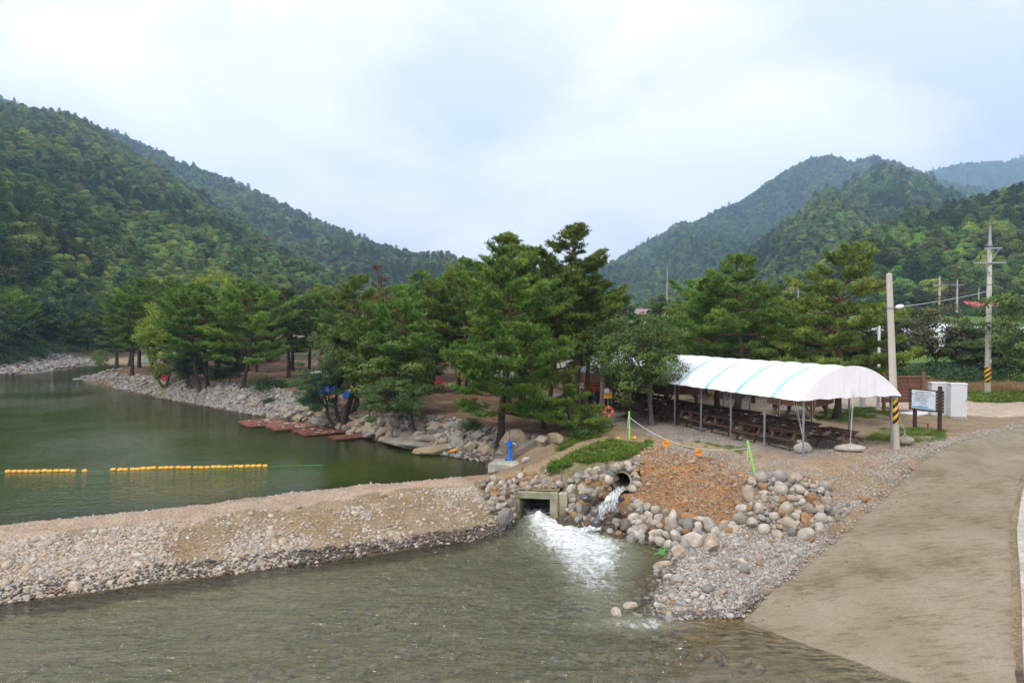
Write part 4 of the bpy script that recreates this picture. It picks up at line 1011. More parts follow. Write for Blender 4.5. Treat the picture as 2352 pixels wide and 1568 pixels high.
nt += hill('left_far_ridge', [(-300, 60, 1300), (0, 222, 1250), (105, 257, 1200), (235, 293, 1150), (330, 328, 1120), (420, 372, 1080), (520, 408, 1040), (600, 442, 1000), (700, 492, 960), (780, 524, 930), (860, 556, 900), (960, 586, 860), (1045, 599, 830), (1130, 612, 800), (1280, 650, 760), (1420, 715, 720)],
           [(-300, 560, 40), (300, 500, 20), (800, 430, 6), (1420, 420, 4)], 46, 42, 120, 5.8, .36, 5, .85)
nt += hill('right_far_mountain', [(1180, 725, 1250), (1330, 650, 1350), (1420, 592, 1450), (1500, 547, 1500), (1600, 512, 1550), (1700, 467, 1600), (1800, 397, 1650), (1860, 364, 1650), (1910, 357, 1650), (1960, 374, 1620), (2000, 359, 1600), (2060, 372, 1600), (2150, 412, 1650), (2260, 442, 1700), (2450, 480, 1750)],
           [(1180, 700, 6), (1700, 640, 10), (2450, 800, 60)], 50, 85, 190, 7.0, .32, 7, .95)
nt += hill('right_distant_mountain', [(1980, 470, 2700), (2140, 392, 2700), (2200, 378, 2750), (2260, 370, 2800), (2310, 372, 2800), (2352, 357, 2800), (2560, 310, 2850)],
           [(1980, 1900, 260), (2560, 1900, 260)], 26, 90, 260, 12, .40, 9, 1.5)
nt += hill('right_domed_hill', [(1780, 560, 760), (1880, 472, 820), (1960, 413, 860), (2020, 381, 880), (2070, 381, 880), (2130, 408, 880), (2220, 462, 860), (2320, 520, 840)],
           [(1780, 480, 24), (2320, 520, 60)], 36, 32, 95, 5.3, .33, 11, .88)
nt += hill('right_green_spur', [(1480, 735, 520), (1580, 690, 540), (1650, 640, 570), (1720, 582, 600), (1800, 520, 640), (1870, 452, 660), (1905, 430, 660), (1960, 460, 640), (2050, 520, 610), (2130, 565, 580), (2250, 620, 560)],
           [(1480, 330, 5), (1900, 330, 10), (2250, 380, 24)], 44, 26, 80, 4.6, .33, 13, .80)
nt += hill('right_near_hill', [(1640, 742, 300), (1760, 700, 320), (1870, 622, 350), (1950, 567, 365), (2000, 537, 370), (2060, 502, 375), (2130, 484, 375), (2200, 472, 370), (2270, 457, 365), (2352, 427, 360), (2600, 330, 360)],
           [(1640, 205, 7), (2000, 185, 8.5), (2352, 172, 9), (2600, 172, 9)], 44, 12, 50, 4.0, .43, 17, .82)
print('forest trees', nt)

# ------------------------------------------------------------------ air
hz = bpy.data.materials.new('air'); hz.use_nodes = True
hn, hl = hz.node_tree.nodes, hz.node_tree.links; hn.clear()
ho = hn.new('ShaderNodeOutputMaterial'); hv = hn.new('ShaderNodeVolumePrincipled')
hv.inputs['Color'].default_value = (.50, .73, 1.0, 1); hv.inputs['Density'].default_value = .00033; hv.inputs['Anisotropy'].default_value = 0.45
hl.new(hv.outputs[0], ho.inputs['Volume'])
hb = MB(); x0, x1, y0, y1, z0, z1 = -3650, 3650, -320, 3950, -6, 900
hb.add([(x0, y0, z0), (x1, y0, z0), (x1, y1, z0), (x0, y1, z0), (x0, y0, z1), (x1, y0, z1), (x1, y1, z1), (x0, y1, z1)], [(3, 2, 1, 0), (4, 5, 6, 7), (0, 1, 5, 4), (1, 2, 6, 5), (2, 3, 7, 6), (3, 0, 4, 7)])
put('haze', hb.mesh('haze', hz), kind='stuff')
# ------------------------------------------------------------------ stones
from mathutils import noise as mnoise
def rock(seed, sub=2, rough=.16, flat=1.0, angular=0, m=None, name='stone'):
    rng = random.Random(seed); bm_v, bm_f = ICO[sub]
    v = bm_v.copy(); off = Vector((rng.random() * 50, rng.random() * 50, rng.random() * 50))
    st = np.array([rng.uniform(.8, 1.25), rng.uniform(.65, 1.0), rng.uniform(.5, .8) * flat])
    pl = []
    for _ in range(angular):
        d = np.array([rng.gauss(0, 1), rng.gauss(0, 1), rng.gauss(0, 1)]); d /= np.linalg.norm(d); pl.append((d, rng.uniform(.52, .82)))
    for i in range(len(v)):
        p = Vector(v[i]); k = 1 + rough * 2 * mnoise.noise(p * 1.1 + off) + rough * .6 * mnoise.noise(p * 2.7 + off)
        q = np.array(p) * k
        for d, h in pl:
            e_ = q @ d - h
            if e_ > 0: q = q - d * e_ * .92
        v[i] = q * st
    me = np_mesh(name, v * .5, [bm_f], [m], angular < 4)
    return me
import bmesh
ICO = {}
for s_ in (1, 2, 3):
    bm = bmesh.new(); bmesh.ops.create_icosphere(bm, subdivisions=s_, radius=1); bm.verts.ensure_lookup_table()
    ICO[s_] = (np.array([p.co[:] for p in bm.verts]), np.array([[q.index for q in f.verts] for f in bm.faces])); bm.free()
RIVER = [rock(i, 2, .15, .95, 0) for i in range(8)]
RIVER_A = [rock(30 + i, 2, .16, 1.15, 5) for i in range(8)]
CHIP = [rock(60 + i, 1, .2, .8, 5) for i in range(8)]
PEB = [rock(80 + i, 1, .18, .85, 0) for i in range(8)]
BOULD = [rock(100 + i, 3, .17, 1.2, 7) for i in range(8)]
def with_mat(ms, m, sm=None):
    out = []
    for q in ms:
        k = q.copy(); k.materials.clear(); k.materials.append(M[m]); k.name = 'stone'; out.append(k)
    return out
def darts(rng, poly, sizes, zf, gap=.9, keep=None, tries=40, persp=True):
    """throw stones of the given sizes (largest first) into a plan polygon without overlap"""
    poly = np.array(poly); x0, y0 = poly.min(0); x1, y1 = poly.max(0); cell = max(sizes); grid = {}; out = []
    for s in sizes:
        for _ in range(tries):
            x, y = rng.uniform(x0, x1), rng.uniform(y0, y1)
            if not inside(poly, np.array([x]), np.array([y]))[0]: continue
            if keep and not keep(x, y, s): continue
            cx, cy = int(x // cell), int(y // cell); ok = True
            for i in (-1, 0, 1):
                for j in (-1, 0, 1):
                    for (a, b, r) in grid.get((cx + i, cy + j), ()):
                        if (a - x) ** 2 + (b - y) ** 2 < ((r + s) * .5 * gap) ** 2: ok = False
            if ok:
                grid.setdefault((cx, cy), []).append((x, y, s)); out.append((x, y, s)); break
    return out
def slope_rot(x, y, rng, tilt=.25):
    e_ = .15; nx_ = -(hgt_top(x + e_, y) - hgt_top(x - e_, y)) / (2 * e_); ny_ = -(hgt_top(x, y + e_) - hgt_top(x, y - e_)) / (2 * e_)
    n = Vector((float(nx_) + rng.normal(0, tilt), float(ny_) + rng.normal(0, tilt), 1)).normalized()
    q = Vector((0, 0, 1)).rotation_difference(n) @ Matrix.Rotation(rng.uniform(0, 6.28), 3, 'Z').to_quaternion()
    return q.to_euler()
def lay_stones(rng, parent, spots, kinds, sink=.28, name='stone', zt=None):
    for (x, y, s) in spots:
        z = float(hgt_top(x, y)) if zt is None else zt(x, y)
        f = s * rng.uniform(.9, 1.1)
        put(name, kinds[rng.integers(len(kinds))], parent, (x, y, z + s * (.5 * .6 - sink)), slope_rot(x, y, rng), (f, f * rng.uniform(.85, 1.1), f * rng.uniform(.85, 1.15)))
def pebbles(rng, name, parent, poly, n, lo, hi, kinds, dens=None, sink=.12, zlo=None, zhi=None, pw=2.2, top=True):
    poly = np.array(poly); x0, y0 = poly.min(0); x1, y1 = poly.max(0); X, Y = [], []
    tot = 0
    for _ in range(30):
        x, y = rng.uniform(x0, x1, n), rng.uniform(y0, y1, n); k = inside(poly, x, y)
        if dens is not None: k &= rng.random(n) < dens(x, y)
        z = hgt_top(x, y)
        if zlo is not None: k &= z > zlo
        if zhi is not None: k &= z < zhi
        px, py = proj(x, y, z); k &= (px > -80) & (px < 2430) & (py < 1650)
        X.append(x[k]); Y.append(y[k]); tot += k.sum()
        if tot >= n: break
    x, y = np.concatenate(X)[:n], np.concatenate(Y)[:n]; n = len(x)
    s = lo + (hi - lo) * rng.random(n) ** pw
    zz = hgt_top(x, y) + np.where(inside(ROAD_POLY, x, y), .05, 0)
    P = np.stack([x, y, zz + s * sink], -1)
    R = np.stack([rng.normal(0, .4, n), rng.normal(0, .4, n), rng.uniform(0, 6.28, n)], -1)
    S = s[:, None] * np.stack([rng.uniform(.85, 1.2, n), rng.uniform(.8, 1.1, n), rng.uniform(.8, 1.2, n)], -1)
    return scatter(name, P, kinds, rng.integers(0, len(kinds), n), R, S, parent, kind='stuff')
rng = np.random.default_rng(7)
D, SE, SB, SS = SETTING['gravel_dam'], SETTING['stone_embankment'], SETTING['river_bank'], SETTING['gravel_spit']
# the dam: loose river stones on its near face, in streaks between bare sand
dam_face = [p[:2] for p in toe[1:]] + [p[:2] for p in crest_f[:0:-1]]
streak = lambda x, y: fbm(np.asarray(x) * .55 + 3, np.asarray(y) * .55, 91, 3)
big = sorted(np.concatenate([rng.uniform(.27, .40, 16), rng.uniform(.19, .27, 90), rng.uniform(.14, .19, 190)]), reverse=True)
inview = lambda x, y: -60 < proj(x, y, -1.5)[0] < 1215
sp = darts(rng, dam_face, big, None, .9, lambda x, y, s: inview(x, y) and (streak(x, y) > .44 or rng.random() < .15))
lay_stones(rng, D, sp[:300], with_mat(RIVER + RIVER_A[:3], 'dam_stone'), .24)
dk = lambda x, y: np.clip((streak(x, y) - .36) * 4.5, .07, 1)
pebbles(rng, 'pebbles', D, dam_face, 24000, .025, .17, with_mat(PEB, 'dam_stone'), dk, .02, pw=3.2)
wetline = [p[:2] for p in toe[1:]] + [(p[0] - .2, p[1] + .62) for p in toe[:0:-1]]
pebbles(rng, 'wet_pebbles', D, wetline, 5200, .03, .15, with_mat(PEB, 'wet_stone'), None, .3)
crest_band = [p[:2] for p in crest_f[1:]] + [(p[0] - .15, p[1] + .3) for p in crest_r[:0:-1]]
pebbles(rng, 'pebbles', D, crest_band, 9000, .018, .06, with_mat(PEB, 'dam_stone'), lambda x, y: np.clip(.25 + 1.4 * (streak(y, x) - .35), .1, 1))
rear_edge = [p[:2] for p in crest_r[1:]] + [(p[0] - .2, p[1] + .4) for p in crest_r[:0:-1]]
pebbles(rng, 'pebbles', D, rear_edge, 2600, .04, .15, with_mat(PEB, 'dam_stone'))
bedpoly = [(-24, 8), (-10, 15.5), (0, 20.5), (4.5, 20), (4, 15), (6.5, 13.5), (4, 8)]
pebbles(rng, 'bed_stones', SETTING['river_bed'], bedpoly, 1500, .06, .36, with_mat(PEB, 'bank_stone'), lambda x, y: np.clip((fbm(x * .7, y * .7, 97) - .35) * 3, .05, 1))
# embankment round the culvert and the pipe: stacked cobbles
emb_kinds = with_mat(RIVER + RIVER_A, 'stone')
def wall_rows(top, bot, rows, s0, s1, skip=None, jitter=.05):
    a, b = resample(top, 200), resample(bot, 200); za = np.interp(np.linspace(0, 1, 200), np.linspace(0, 1, len(top)), [p[2] for p in top]); zb = np.interp(np.linspace(0, 1, 200), np.linspace(0, 1, len(bot)), [p[2] for p in bot])
    out = []
    for r in range(rows):
        w = (r + .5) / rows; L = a * (1 - w)[..., None] + b * w if False else a * (1 - w) + b * w; Z = za * (1 - w) + zb * w
        d = np.concatenate(([0], np.cumsum(np.hypot(*np.diff(L, axis=0).T)))); q = rng.uniform(0, .2)
        while q < d[-1]:
            s = rng.uniform(s0, s1); x = np.interp(q + s / 2, d, L[:, 0]); y = np.interp(q + s / 2, d, L[:, 1]); z = np.interp(q + s / 2, d, Z)
            x += rng.normal(0, jitter); y += rng.normal(0, jitter)
            if not (skip and skip(x, y)): out.append((x, y, max(z, float(hgt_top(x, y)) - .05), s * 1.08))
            q += s * .93
    return out
def lay3(parent, spots, kinds, name='stone', tilt=.5, lift=.0):
    for (x, y, z, s) in spots:
        put(name, kinds[rng.integers(len(kinds))], parent, (x, y, z + lift), (rng.normal(0, tilt), rng.normal(0, tilt), rng.uniform(0, 6.28)), (s * rng.uniform(.9, 1.15), s * rng.uniform(.9, 1.1), s * rng.uniform(1.0, 1.3)))
nearfall = lambda x, y: abs((x - 3.25) + .25 * (23.6 - y)) < .24 and y < 23.9
inpipe = lambda x, y: abs((x - PO[0]) * PA[1] - (y - PO[1]) * PA[0]) < .36 and -1.2 < (x - PO[0]) * PA[0] + (y - PO[1]) * PA[1] < .5
bad = lambda x, y: nearfall(x, y) or inpipe(x, y)
W1 = wall_rows(or_bot, [G(1425, 1215, -1.9), G(1480, 1244, -1.93), G(1545, 1262, -1.85), G(1600, 1262, -1.62), G(1690, 1225, -1.38)], 5, .26, .46, bad, .06)
W2 = wall_rows([G(1300, 1100, -.75), G(1350, 1075, -.45), G(1388, 1066, -.2)], [G(1303, 1190, -1.9), G(1345, 1205, -1.9), G(1382, 1205, -1.8)], 5, .24, .42, bad, .05)
W2b = [(PO[0] + .52 * math.cos(a) * PA[1] + rng.normal(0, .03), PO[1] - .12 + .15 * abs(math.sin(a)), -.5 + .52 * math.sin(a), rng.uniform(.26, .4)) for a in np.linspace(-.55, 3.7, 13)]
W3 = wall_rows([G(1095, 1100, -.92), G(1175, 1092, -.80), G(1250, 1078, -.6)], [G(1105, 1150, -1.35), G(1180, 1128, -1.02), G(1300, 1116, -.95)], 4, .17, .34, None, .05)
W4 = wall_rows([G(1105, 1150, -1.3), G(1178, 1132, -1.05)], [G(1150, 1205, -1.95), G(1180, 1190, -1.95)], 4, .22, .36, None, .06)
lay3(SE, W1 + W2 + W2b + W3 + W4, emb_kinds)
put('stone', with_mat(BOULD, 'boulder')[1], SE, G(1158, 1192, -1.75), (.2, .5, .9), (.55, .62, 1.15))
lay3(SE, [(3.15 + .5 * k, 23.55 + .1 * rng.normal() - .5 * r, -1.05 - .28 * r, rng.uniform(.28, .42)) for k in (-1.25, -.7, .75, 1.2) for r in range(3)], with_mat(RIVER_A, 'wet_stone'))
lay3(SE, [(3.25 + rng.normal(0, .1), 23.75 - .16 * r, -1.02 - .2 * r, .26) for r in range(5)], with_mat(RIVER, 'wet_stone'))
fillp = [cul[1][:2]] + [p[:2] for p in toe_b[1:5]] + [or_bot[0][:2], slope_mid[4][:2], slope_mid[3][:2], slope_mid[2][:2], slope_mid[1][:2], slope_mid[0][:2]]
lay3(SE, [(x, y, float(hgt_top(x, y)) + .05, s) for x, y, s in darts(rng, fillp, sorted(rng.uniform(.2, .4, 75), reverse=True), None, .8, lambda x, y, s: not bad(x, y))], emb_kinds)
toe_line = [p[:2] for p in toe_b[:6]] + [(p[0] + .2, p[1] + .6) for p in toe_b[5::-1]]
pebbles(rng, 'wet_pebbles', SE, toe_line, 900, .06, .24, with_mat(CHIP, 'wet_stone'))
# orange broken-rock slope
ora_poly = [p[:2] for p in or_top] + [p[:2] for p in or_bot[::-1]]
rk = with_mat(RIVER_A, 'rust_stone')
lay_stones(rng, SE, darts(rng, ora_poly, sorted(rng.uniform(.11, .26, 90), reverse=True), None, .9), rk, .12)
pebbles(rng, 'rubble', SE, ora_poly, 9000, .03, .13, with_mat(CHIP, 'rust_stone'), lambda x, y: np.clip(.25 + (fbm(x * 1.3, y * 1.3, 95) - .3) * 2, .1, 1))
# the heap of cobbles beside the ramp
pile = [p[:2] for p in pile_r]
PZ = lambda x, y: float(hgt_top(x, y))
cen_p = np.mean(pile, axis=0)
hs = darts(rng, pile, sorted(np.concatenate([rng.uniform(.42, .62, 20), rng.uniform(.26, .40, 70), rng.uniform(.16, .24, 60)]), reverse=True), None, .80)
lay3(SE, [(x, y, PZ(x, y) + .07, s) for x, y, s in hs], with_mat(RIVER + RIVER_A, 'stone'))
lay3(SE, [(x + rng.normal(0, .12), y + rng.normal(0, .12), PZ(x, y) + .2, s * .8) for x, y, s in hs[20:75]], with_mat(RIVER + RIVER_A[:4], 'stone'))
x, y, z = AR(1835, 1215); put('stone', with_mat(BOULD, 'dam_stone')[3], SE, (x - .15, y + .2, -1.16), (.1, .1, .3), (.98, .7, .66))
pebbles(rng, 'pebbles', SE, pile, 2500, .05, .14, with_mat(PEB, 'gravel'))
# spit of clean shingle
spit = [p[:2] for p in toe_b[5:]] + [(p[0] - .12, p[1] + .1) for p in road_l[:5]] + [p[:2] for p in pile_r[3:]]
sk = with_mat(RIVER + RIVER_A[:3], 'stone')
spl = darts(rng, spit, sorted(np.concatenate([rng.uniform(.26, .42, 12), rng.uniform(.14, .26, 110), rng.uniform(.10, .14, 175)]), reverse=True), None, .85, lambda x, y, s: hgt_top(x, y) > W_LO - .05)
lay_stones(rng, SS, spl, sk, .14)
for (px, py, z, s) in ((1632, 1252, -1.45, .85), (1598, 1245, -1.5, .75), (1555, 1268, -1.75, .6), (1520, 1300, -1.95, .5), (1415, 1408, -2.0, .36), (1448, 1392, -1.98, .34)):
    put('stone', with_mat(RIVER_A, 'dam_stone')[int(s * 100) % 8], SS, G(px, py, z), (rng.normal(0, .3), rng.normal(0, .3), rng.uniform(0, 6)), (s, s * .8, s * .95))
pebbles(rng, 'pebbles', SS, spit, 12000, .03, .12, with_mat(PEB, 'gravel'), None, .12, W_LO - .1)
pebbles(rng, 'wet_pebbles', SS, [p[:2] for p in toe_b[5:]] + [(p[0] + .5, p[1] + .35) for p in toe_b[:4:-1]], 1500, .05, .16, with_mat(PEB, 'wet_stone'))
# gravel on the trodden ground, thicker under the canopy and along the ramp
GD = SETTING['ground']
pebbles(rng, 'gravel', GD, [(8.6, 25.5), (15.6, 27.6), (10, 46), (1.5, 47), (4.2, 36)], 14000, .02, .075, with_mat(CHIP, 'gravel'))
pebbles(rng, 'gravel', GD, [(8.3, 22.4), (12.2, 23.0), (17, 27.2), (16, 29), (10.5, 26), (7.2, 27.2), (5.5, 30.5), (4.6, 29)], 7000, .02, .085, with_mat(CHIP, 'gravel'), lambda x, y: np.clip((fbm(x * .6, y * .6, 99) - .35) * 2.6, .06, 1))
rl0 = [p[:2] for p in road_l[:9]]
pebbles(rng, 'gravel', SS, [(p[0] - .42, p[1] + .36) for p in rl0] + [(p[0] + .16, p[1] - .14) for p in rl0[::-1]], 5200, .025, .11, with_mat(CHIP, 'gravel'), lambda x, y: np.clip((fbm(x * 1.5, y * 1.5, 191) - .28) * 3, .05, 1))
pebbles(rng, 'gravel', SS, [(p[0] + .1, p[1] - .1) for p in rl0] + [(p[0] + .75, p[1] - .65) for p in rl0[::-1]], 260, .02, .08, with_mat(CHIP, 'gravel'))
rl = [p[:2] for p in road_l[3:8]]
pebbles(rng, 'gravel', GD, [(p[0] - .9, p[1] + .8) for p in rl] + [(p[0] - .1, p[1] + .1) for p in rl[::-1]], 3500, .02, .10, with_mat(CHIP, 'gravel'))
# the far bank of the pool: riprap below the pines
bank = [p[:2] for p in shore] + [p[:2] for p in bank_top[::-1]]
bank_v = [p[:2] for p in shore[1:13]] + [(x, y) for x, y, z in bank_top[11:1:-1]]
bd = lambda x, y: np.clip(1.2 - np.clip((hgt_top(x, y) + .45) * 1.6, 0, 1.05), .05, 1)
bl = darts(rng, bank_v, sorted(np.concatenate([rng.uniform(.7, 1.0, 12), rng.uniform(.45, .7, 110), rng.uniform(.35, .45, 178)]), reverse=True), None, .85, lambda x, y, s: rng.random() < bd(x, y) and hgt_top(x, y) > W_UP - .25)
lay_stones(rng, SB, bl, with_mat(RIVER + RIVER_A[:3], 'bank_stone'), .12)
pebbles(rng, 'riprap', SB, bank_v, 12000, .10, .36, with_mat(PEB, 'bank_stone'), bd, .15, W_UP - .3, None, 1.5)
bar = [(-64.5, 88), (-63.5, 97), (-66, 106), (-75, 122), (-80, 112), (-78, 88)]
pebbles(rng, 'gravel', SETTING['ground'], bar, 2600, .2, .9, with_mat(PEB, 'bank_stone'), None, .2, None, None, 3)
for (px, py, s) in ((205, 868, 1.6), (180, 873, 1.5), (75, 851, 2.2), (118, 838, 3.0), (25, 836, 3.0), (8, 842, 2.4), (40, 828, 2.6), (232, 828, 1.5)):
    x, y, z = G(px, py, W_UP); put('stone', with_mat(BOULD, 'bank_stone')[int(px) % 8], SB, (x, y, z + .1), (0, 0, px), (s, s * .8, s * .45))
# tiers of squared boulders that hold the bank by the rafts
BW = thing('boulder_wall', 'tiered retaining wall of large squared boulders along the pool edge behind the rafts', 'boulder wall')
bk = with_mat(BOULD, 'boulder')
def tier(pts, s0, s1, n=1, z0=None):
    L = resample([p[:2] for p in pts], 300); d = np.concatenate(([0], np.cumsum(np.hypot(*np.diff(L, axis=0).T)))); q = 0
    while q < d[-1]:
        s = rng.uniform(s0, s1); x, y = np.interp(q + s / 2, d, L[:, 0]) + rng.normal(0, .08), np.interp(q + s / 2, d, L[:, 1]) + rng.normal(0, .08)
        put('boulder', bk[rng.integers(8)], BW, (x, y, float(hgt_top(x, y)) + s * .16), (rng.normal(0, .14), rng.normal(0, .14), rng.uniform(0, 6.28)), (s * 1.15, s * .95, s * rng.uniform(.9, 1.2)))
        q += s * .92
tier([GR(655, 958), GR(745, 975), GR(800, 988)], .5, .8)
tier([GR(640, 945), GR(740, 958), GR(830, 968), GR(960, 960)], .45, .8)
tier([GR(810, 990), GR(900, 1000), GR(1000, 1000)], .65, 1.0)
tier([GR(800, 978), GR(900, 975), GR(990, 980), GR(1060, 985)], .45, .8)
tier([GR(1010, 1022), GR(1080, 1030), GR(1125, 1040)], .6, .9)
tier([GR(1080, 1005), GR(1140, 1010)], .5, .8)
tier([GR(1225, 1025), GR(1275, 1020)], .5, .9)
for (px, py, sx, sy, sz, r) in ((965, 1022, 2.6, 1.8, .75, .1), (1010, 1035, 2.4, 1.7, .8, .4), (930, 1020, 1.8, 1.3, .6, 0), (900, 1010, 1.6, 1.2, .6, .8), (860, 1000, 1.6, 1.2, .6, .3), (990, 1012, 1.5, 1.2, .9, .2), (1050, 1012, .8, .7, 1.3, 0)):
    x, y, z = GR(px, py); put('rock_slab', bk[int(px) % 8], BW, (x, y, z + .05), (rng.normal(0, .08), rng.normal(0, .08), r), (sx, sy, sz), label='broad flat rock slab at the water')
# ------------------------------------------------------------------ the pine grove
PINES = {}
def pk(key, *a, **k): PINES[key] = (a, k, None)
pk('giant', 11, 10.6, 4.6, cb=.17, nb=74, shape='dome', tuft=.23, dens=1.1)
pk('tower', 12, 11.6, 3.9, cb=.36, nb=66, shape='dome', tuft=.23, dens=1.15)
pk('wide', 13, 9.6, 4.1, cb=.26, nb=50, shape='flat', tuft=.22, dens=1.05)
pk('tall', 14, 10.0, 3.5, cb=.40, nb=46, shape='dome', tuft=.22, dens=1.05)
pk('low', 15, 5.6, 2.4, cb=.16, nb=30, shape='cone', tuft=.19, dens=1.25, lean=(-.2, 0), r0=.12, bare=3)
pk('bent', 16, 9.0, 3.5, cb=.34, nb=44, shape='flat', tuft=.21, dens=1.1, lean=(.12, .0))
pk('spread', 17, 9.2, 4.2, cb=.20, nb=52, shape='dome', tuft=.22, dens=1.1, lean=(.10, 0), split=.2)
pk('leftward', 18, 8.6, 3.9, cb=.34, nb=44, shape='flat', tuft=.22, dens=1.1, lean=(-.14, 0), split=.2)
pk('dead', 19, 10.2, 2.6, cb=.35, nb=34, shape='cone', tuft=.16, dens=.8, needle='dead_needle', dead=True, bare=8)
pk('dark', 20, 10.0, 3.7, cb=.28, nb=48, shape='dome', tuft=.22, dens=1.05, needle='needle_blue')
def make_pine(key):
    a, k, got = PINES[key]
    if got is None: got = pine(*a, **k); PINES[key] = (a, k, got)
    return got, a[1]
def plant(name, meshes, label, cat, loc, s, rz, group):
    t = thing(name, label, cat, loc, rz, group); t.scale = (s[0], s[0], s[1])
    for nm, me in zip(('trunk', 'crown'), meshes): put(nm, me, t)
    return t
GROVE = 'pines of the riverside grove'
# base px, base py, top py, kind, turn, width factor, label
grove = [
 (1150, 1024, 560, 'giant', .3, 1.0, 'big layered pine standing among boulders beside the blue hand pump'),
 (1322, 950, 512, 'tower', 1.1, 1.05, 'tallest pine of the grove with its pointed top above the ridge line'),
 (1343, 947, 590, 'tall', 2.0, .8, 'slim red-trunked pine right behind the orange life ring stand'),
 (1165, 935, 532, 'tower', 4.0, 1.0, 'tall pine behind the big layered pine, second highest top'),
 (1250, 985, 745, 'low', .2, 1.0, 'low bushy pine leaning over the dirt track, straighter of two'),
 (1316, 1000, 800, 'low', -.2, .9, 'low pine with dark slanting bare trunk beside the grassy track edge'),
 (1648, 938, 640, 'leftward', .0, 1.05, 'pine behind the canopy with long limb reaching out to the left'),
 (1690, 949, 578, 'tall', 1.7, 1.05, 'slender pine behind the canopy with narrow top and bare red trunk'),
 (1730, 925, 640, 'wide', 2.2, .7, 'bright green pine right behind the middle of the white canopy'),
 (1921, 962, 556, 'spread', .1, 1.0, 'thick-trunked pine beside the wooden hut at the open canopy end'),
 (1855, 905, 720, 'wide', 1.4, .85, 'low spreading dark pine behind the canopy beside the thick-trunked pine'),
 (558, 893, 640, 'wide', .5, 1.0, 'pine with curved dark trunk rising from the stony bank'),
 (460, 903, 660, 'bent', 3.3, .9, 'pine leaning over the stones lowest on the bank'),
 (432, 880, 650, 'tall', .9, 1.0, 'straight pine just up the bank from the leaning one'),
 (409, 855, 640, 'wide', 2.6, .95, 'pine with forked dark trunk near the bend of the river'),
 (303, 861, 655, 'tall', 3.6, .9, 'reddish-trunked pine nearest the river bend at the left end of the grove'),
 (320, 845, 640, 'dark', 1.2, 1.0, 'dark dense pine behind the reddish-trunked one at the river bend'),
 (349, 849, 638, 'wide', 4.4, .9, 'dark pine with twin stems behind the yellow-green tree'),
 (268, 842, 665, 'dark', 5.0, 1.05, 'leftmost dark pine of the grove beside the rapids'),
 (478, 893, 655, 'tall', 5.2, .95, 'pine with gently bowed trunk between the leaning and the curved pines'),
 (544, 848, 640, 'dark', 2.1, 1.0, 'dark pine standing back from the bank behind the curved-trunk pine'),
 (587, 854, 650, 'wide', 1.0, .9, 'broad-topped pine on bare soil behind the curved-trunk pine'),
 (662, 868, 655, 'dark', .3, 1.05, 'dark flat-topped pine left of the blue container'),
 (735, 858, 650, 'tall', 2.9, 1.0, 'pine right behind the blue container'),
 (816, 944, 628, 'tall', 1.5, 1.0, 'bright green pine above the stepped boulders, straight dark trunk'),
 (853, 972, 690, 'tall', 4.2, .7, 'pine growing out of the boulder wall behind the little round willow'),
 (930, 962, 650, 'tall', 3.0, .95, 'pine behind the arching willow on the boulder terrace'),
 (968, 869, 620, 'tall', 5.5, 1.05, 'pine in front of the boarded cabin with its top against the far ridge'),
 (993, 898, 640, 'dark', 3.9, .95, 'dark pine just right of the boarded cabin'),
 (1050, 903, 610, 'wide', .8, .95, 'broad pine between the boarded cabin and the big layered pine'),
 (1072, 896, 590, 'tall', 2.4, 1.0, 'upright pine close behind the crown of the big layered pine'),
 (1200, 925, 560, 'dark', 1.9, 1.0, 'dark pine filling the gap between the two tallest pines'),
 (1262, 940, 600, 'wide', 5.8, .85, 'bright green pine in front of the tallest pine'),
]
dead_at = [(868, 905, 606, 'dead', .4, 1.0, 'dead pine with rusty brown needles in the middle of the grove')]
for (px, py, ty, key, rz, wf, lab) in grove + dead_at:
    ms, H = make_pine(key); x, y, z = GR(px, py)
    h = AY(px, ty, y)[2] - z; s = h / H
    plant('dead_pine' if key == 'dead' else 'pine_tree', ms, lab, 'tree', (x, y, z - .08), (s * wf, s), rz, None if key == 'dead' else GROVE)

fil = np.random.default_rng(91)
for i in range(44):
    if i < 27: px = 300 + i * 41 + fil.uniform(-15, 15); y = fil.uniform(62, 84) + (12 if px < 640 else -6); top = fil.uniform(648, 690) if px < 1000 else fil.uniform(600, 650); lab, gp = 'pine in the back rows of the grove behind the bank pines', 'back row pines of the grove'
    else: px = 1440 + (i - 27) * 36 + fil.uniform(-12, 12); y = fil.uniform(47, 60); top = fil.uniform(668, 745); lab, gp = 'pine in the row behind the white canopy and the huts', 'back row pines behind the canopy'
    x = (px - 1176) / FX * y; z = float(hgt_top(x, y)); key = ('wide', 'dark', 'tall', 'dark')[i % 4]; ms, H = make_pine(key); s = (AY(px, top, y)[2] - z) / H
    plant('pine_tree', ms, lab, 'tree', (x, y, z - .1), (s * 1.1, s), fil.uniform(0, 6.28), gp)
# ------------------------------------------------------------------ broadleaf trees
zel = broad(31, 5.6, 2.1, cb=.27, limbs=10, clumps=170, per=150, L=.15, W=.065, droop=.7, r0=.13, fork=.30, cl_r=.5, leaf='leaf', lean=(-.14, 0), bend=(-.12, 0, 1.75))
x, y, z = GR(1497, 976)
plant('zelkova_tree', zel, 'round leafy tree standing alone in front of the canopy, slim mottled trunk', 'tree', (x, y, z), (1.05, (AY(1450, 728, y)[2] - z) / 5.6), 0, None)
wil = broad(33, 5.4, 2.2, cb=.34, limbs=10, clumps=150, per=190, L=.12, W=.046, stems=3, droop=.6, r0=.12, fork=.30, cl_r=.48, leaf='leaf_willow', bark='bark', lean=(-.10, 0), dead_twigs=16)
x, y, z = GR(790, 978)
plant('willow_tree', wil, 'three-stemmed old willow with bare grey twigs at the raft landing', 'tree', (x, y, z - .1), (1.0, (AY(760, 718, y)[2] - z) / 5.4), 2.9, None)
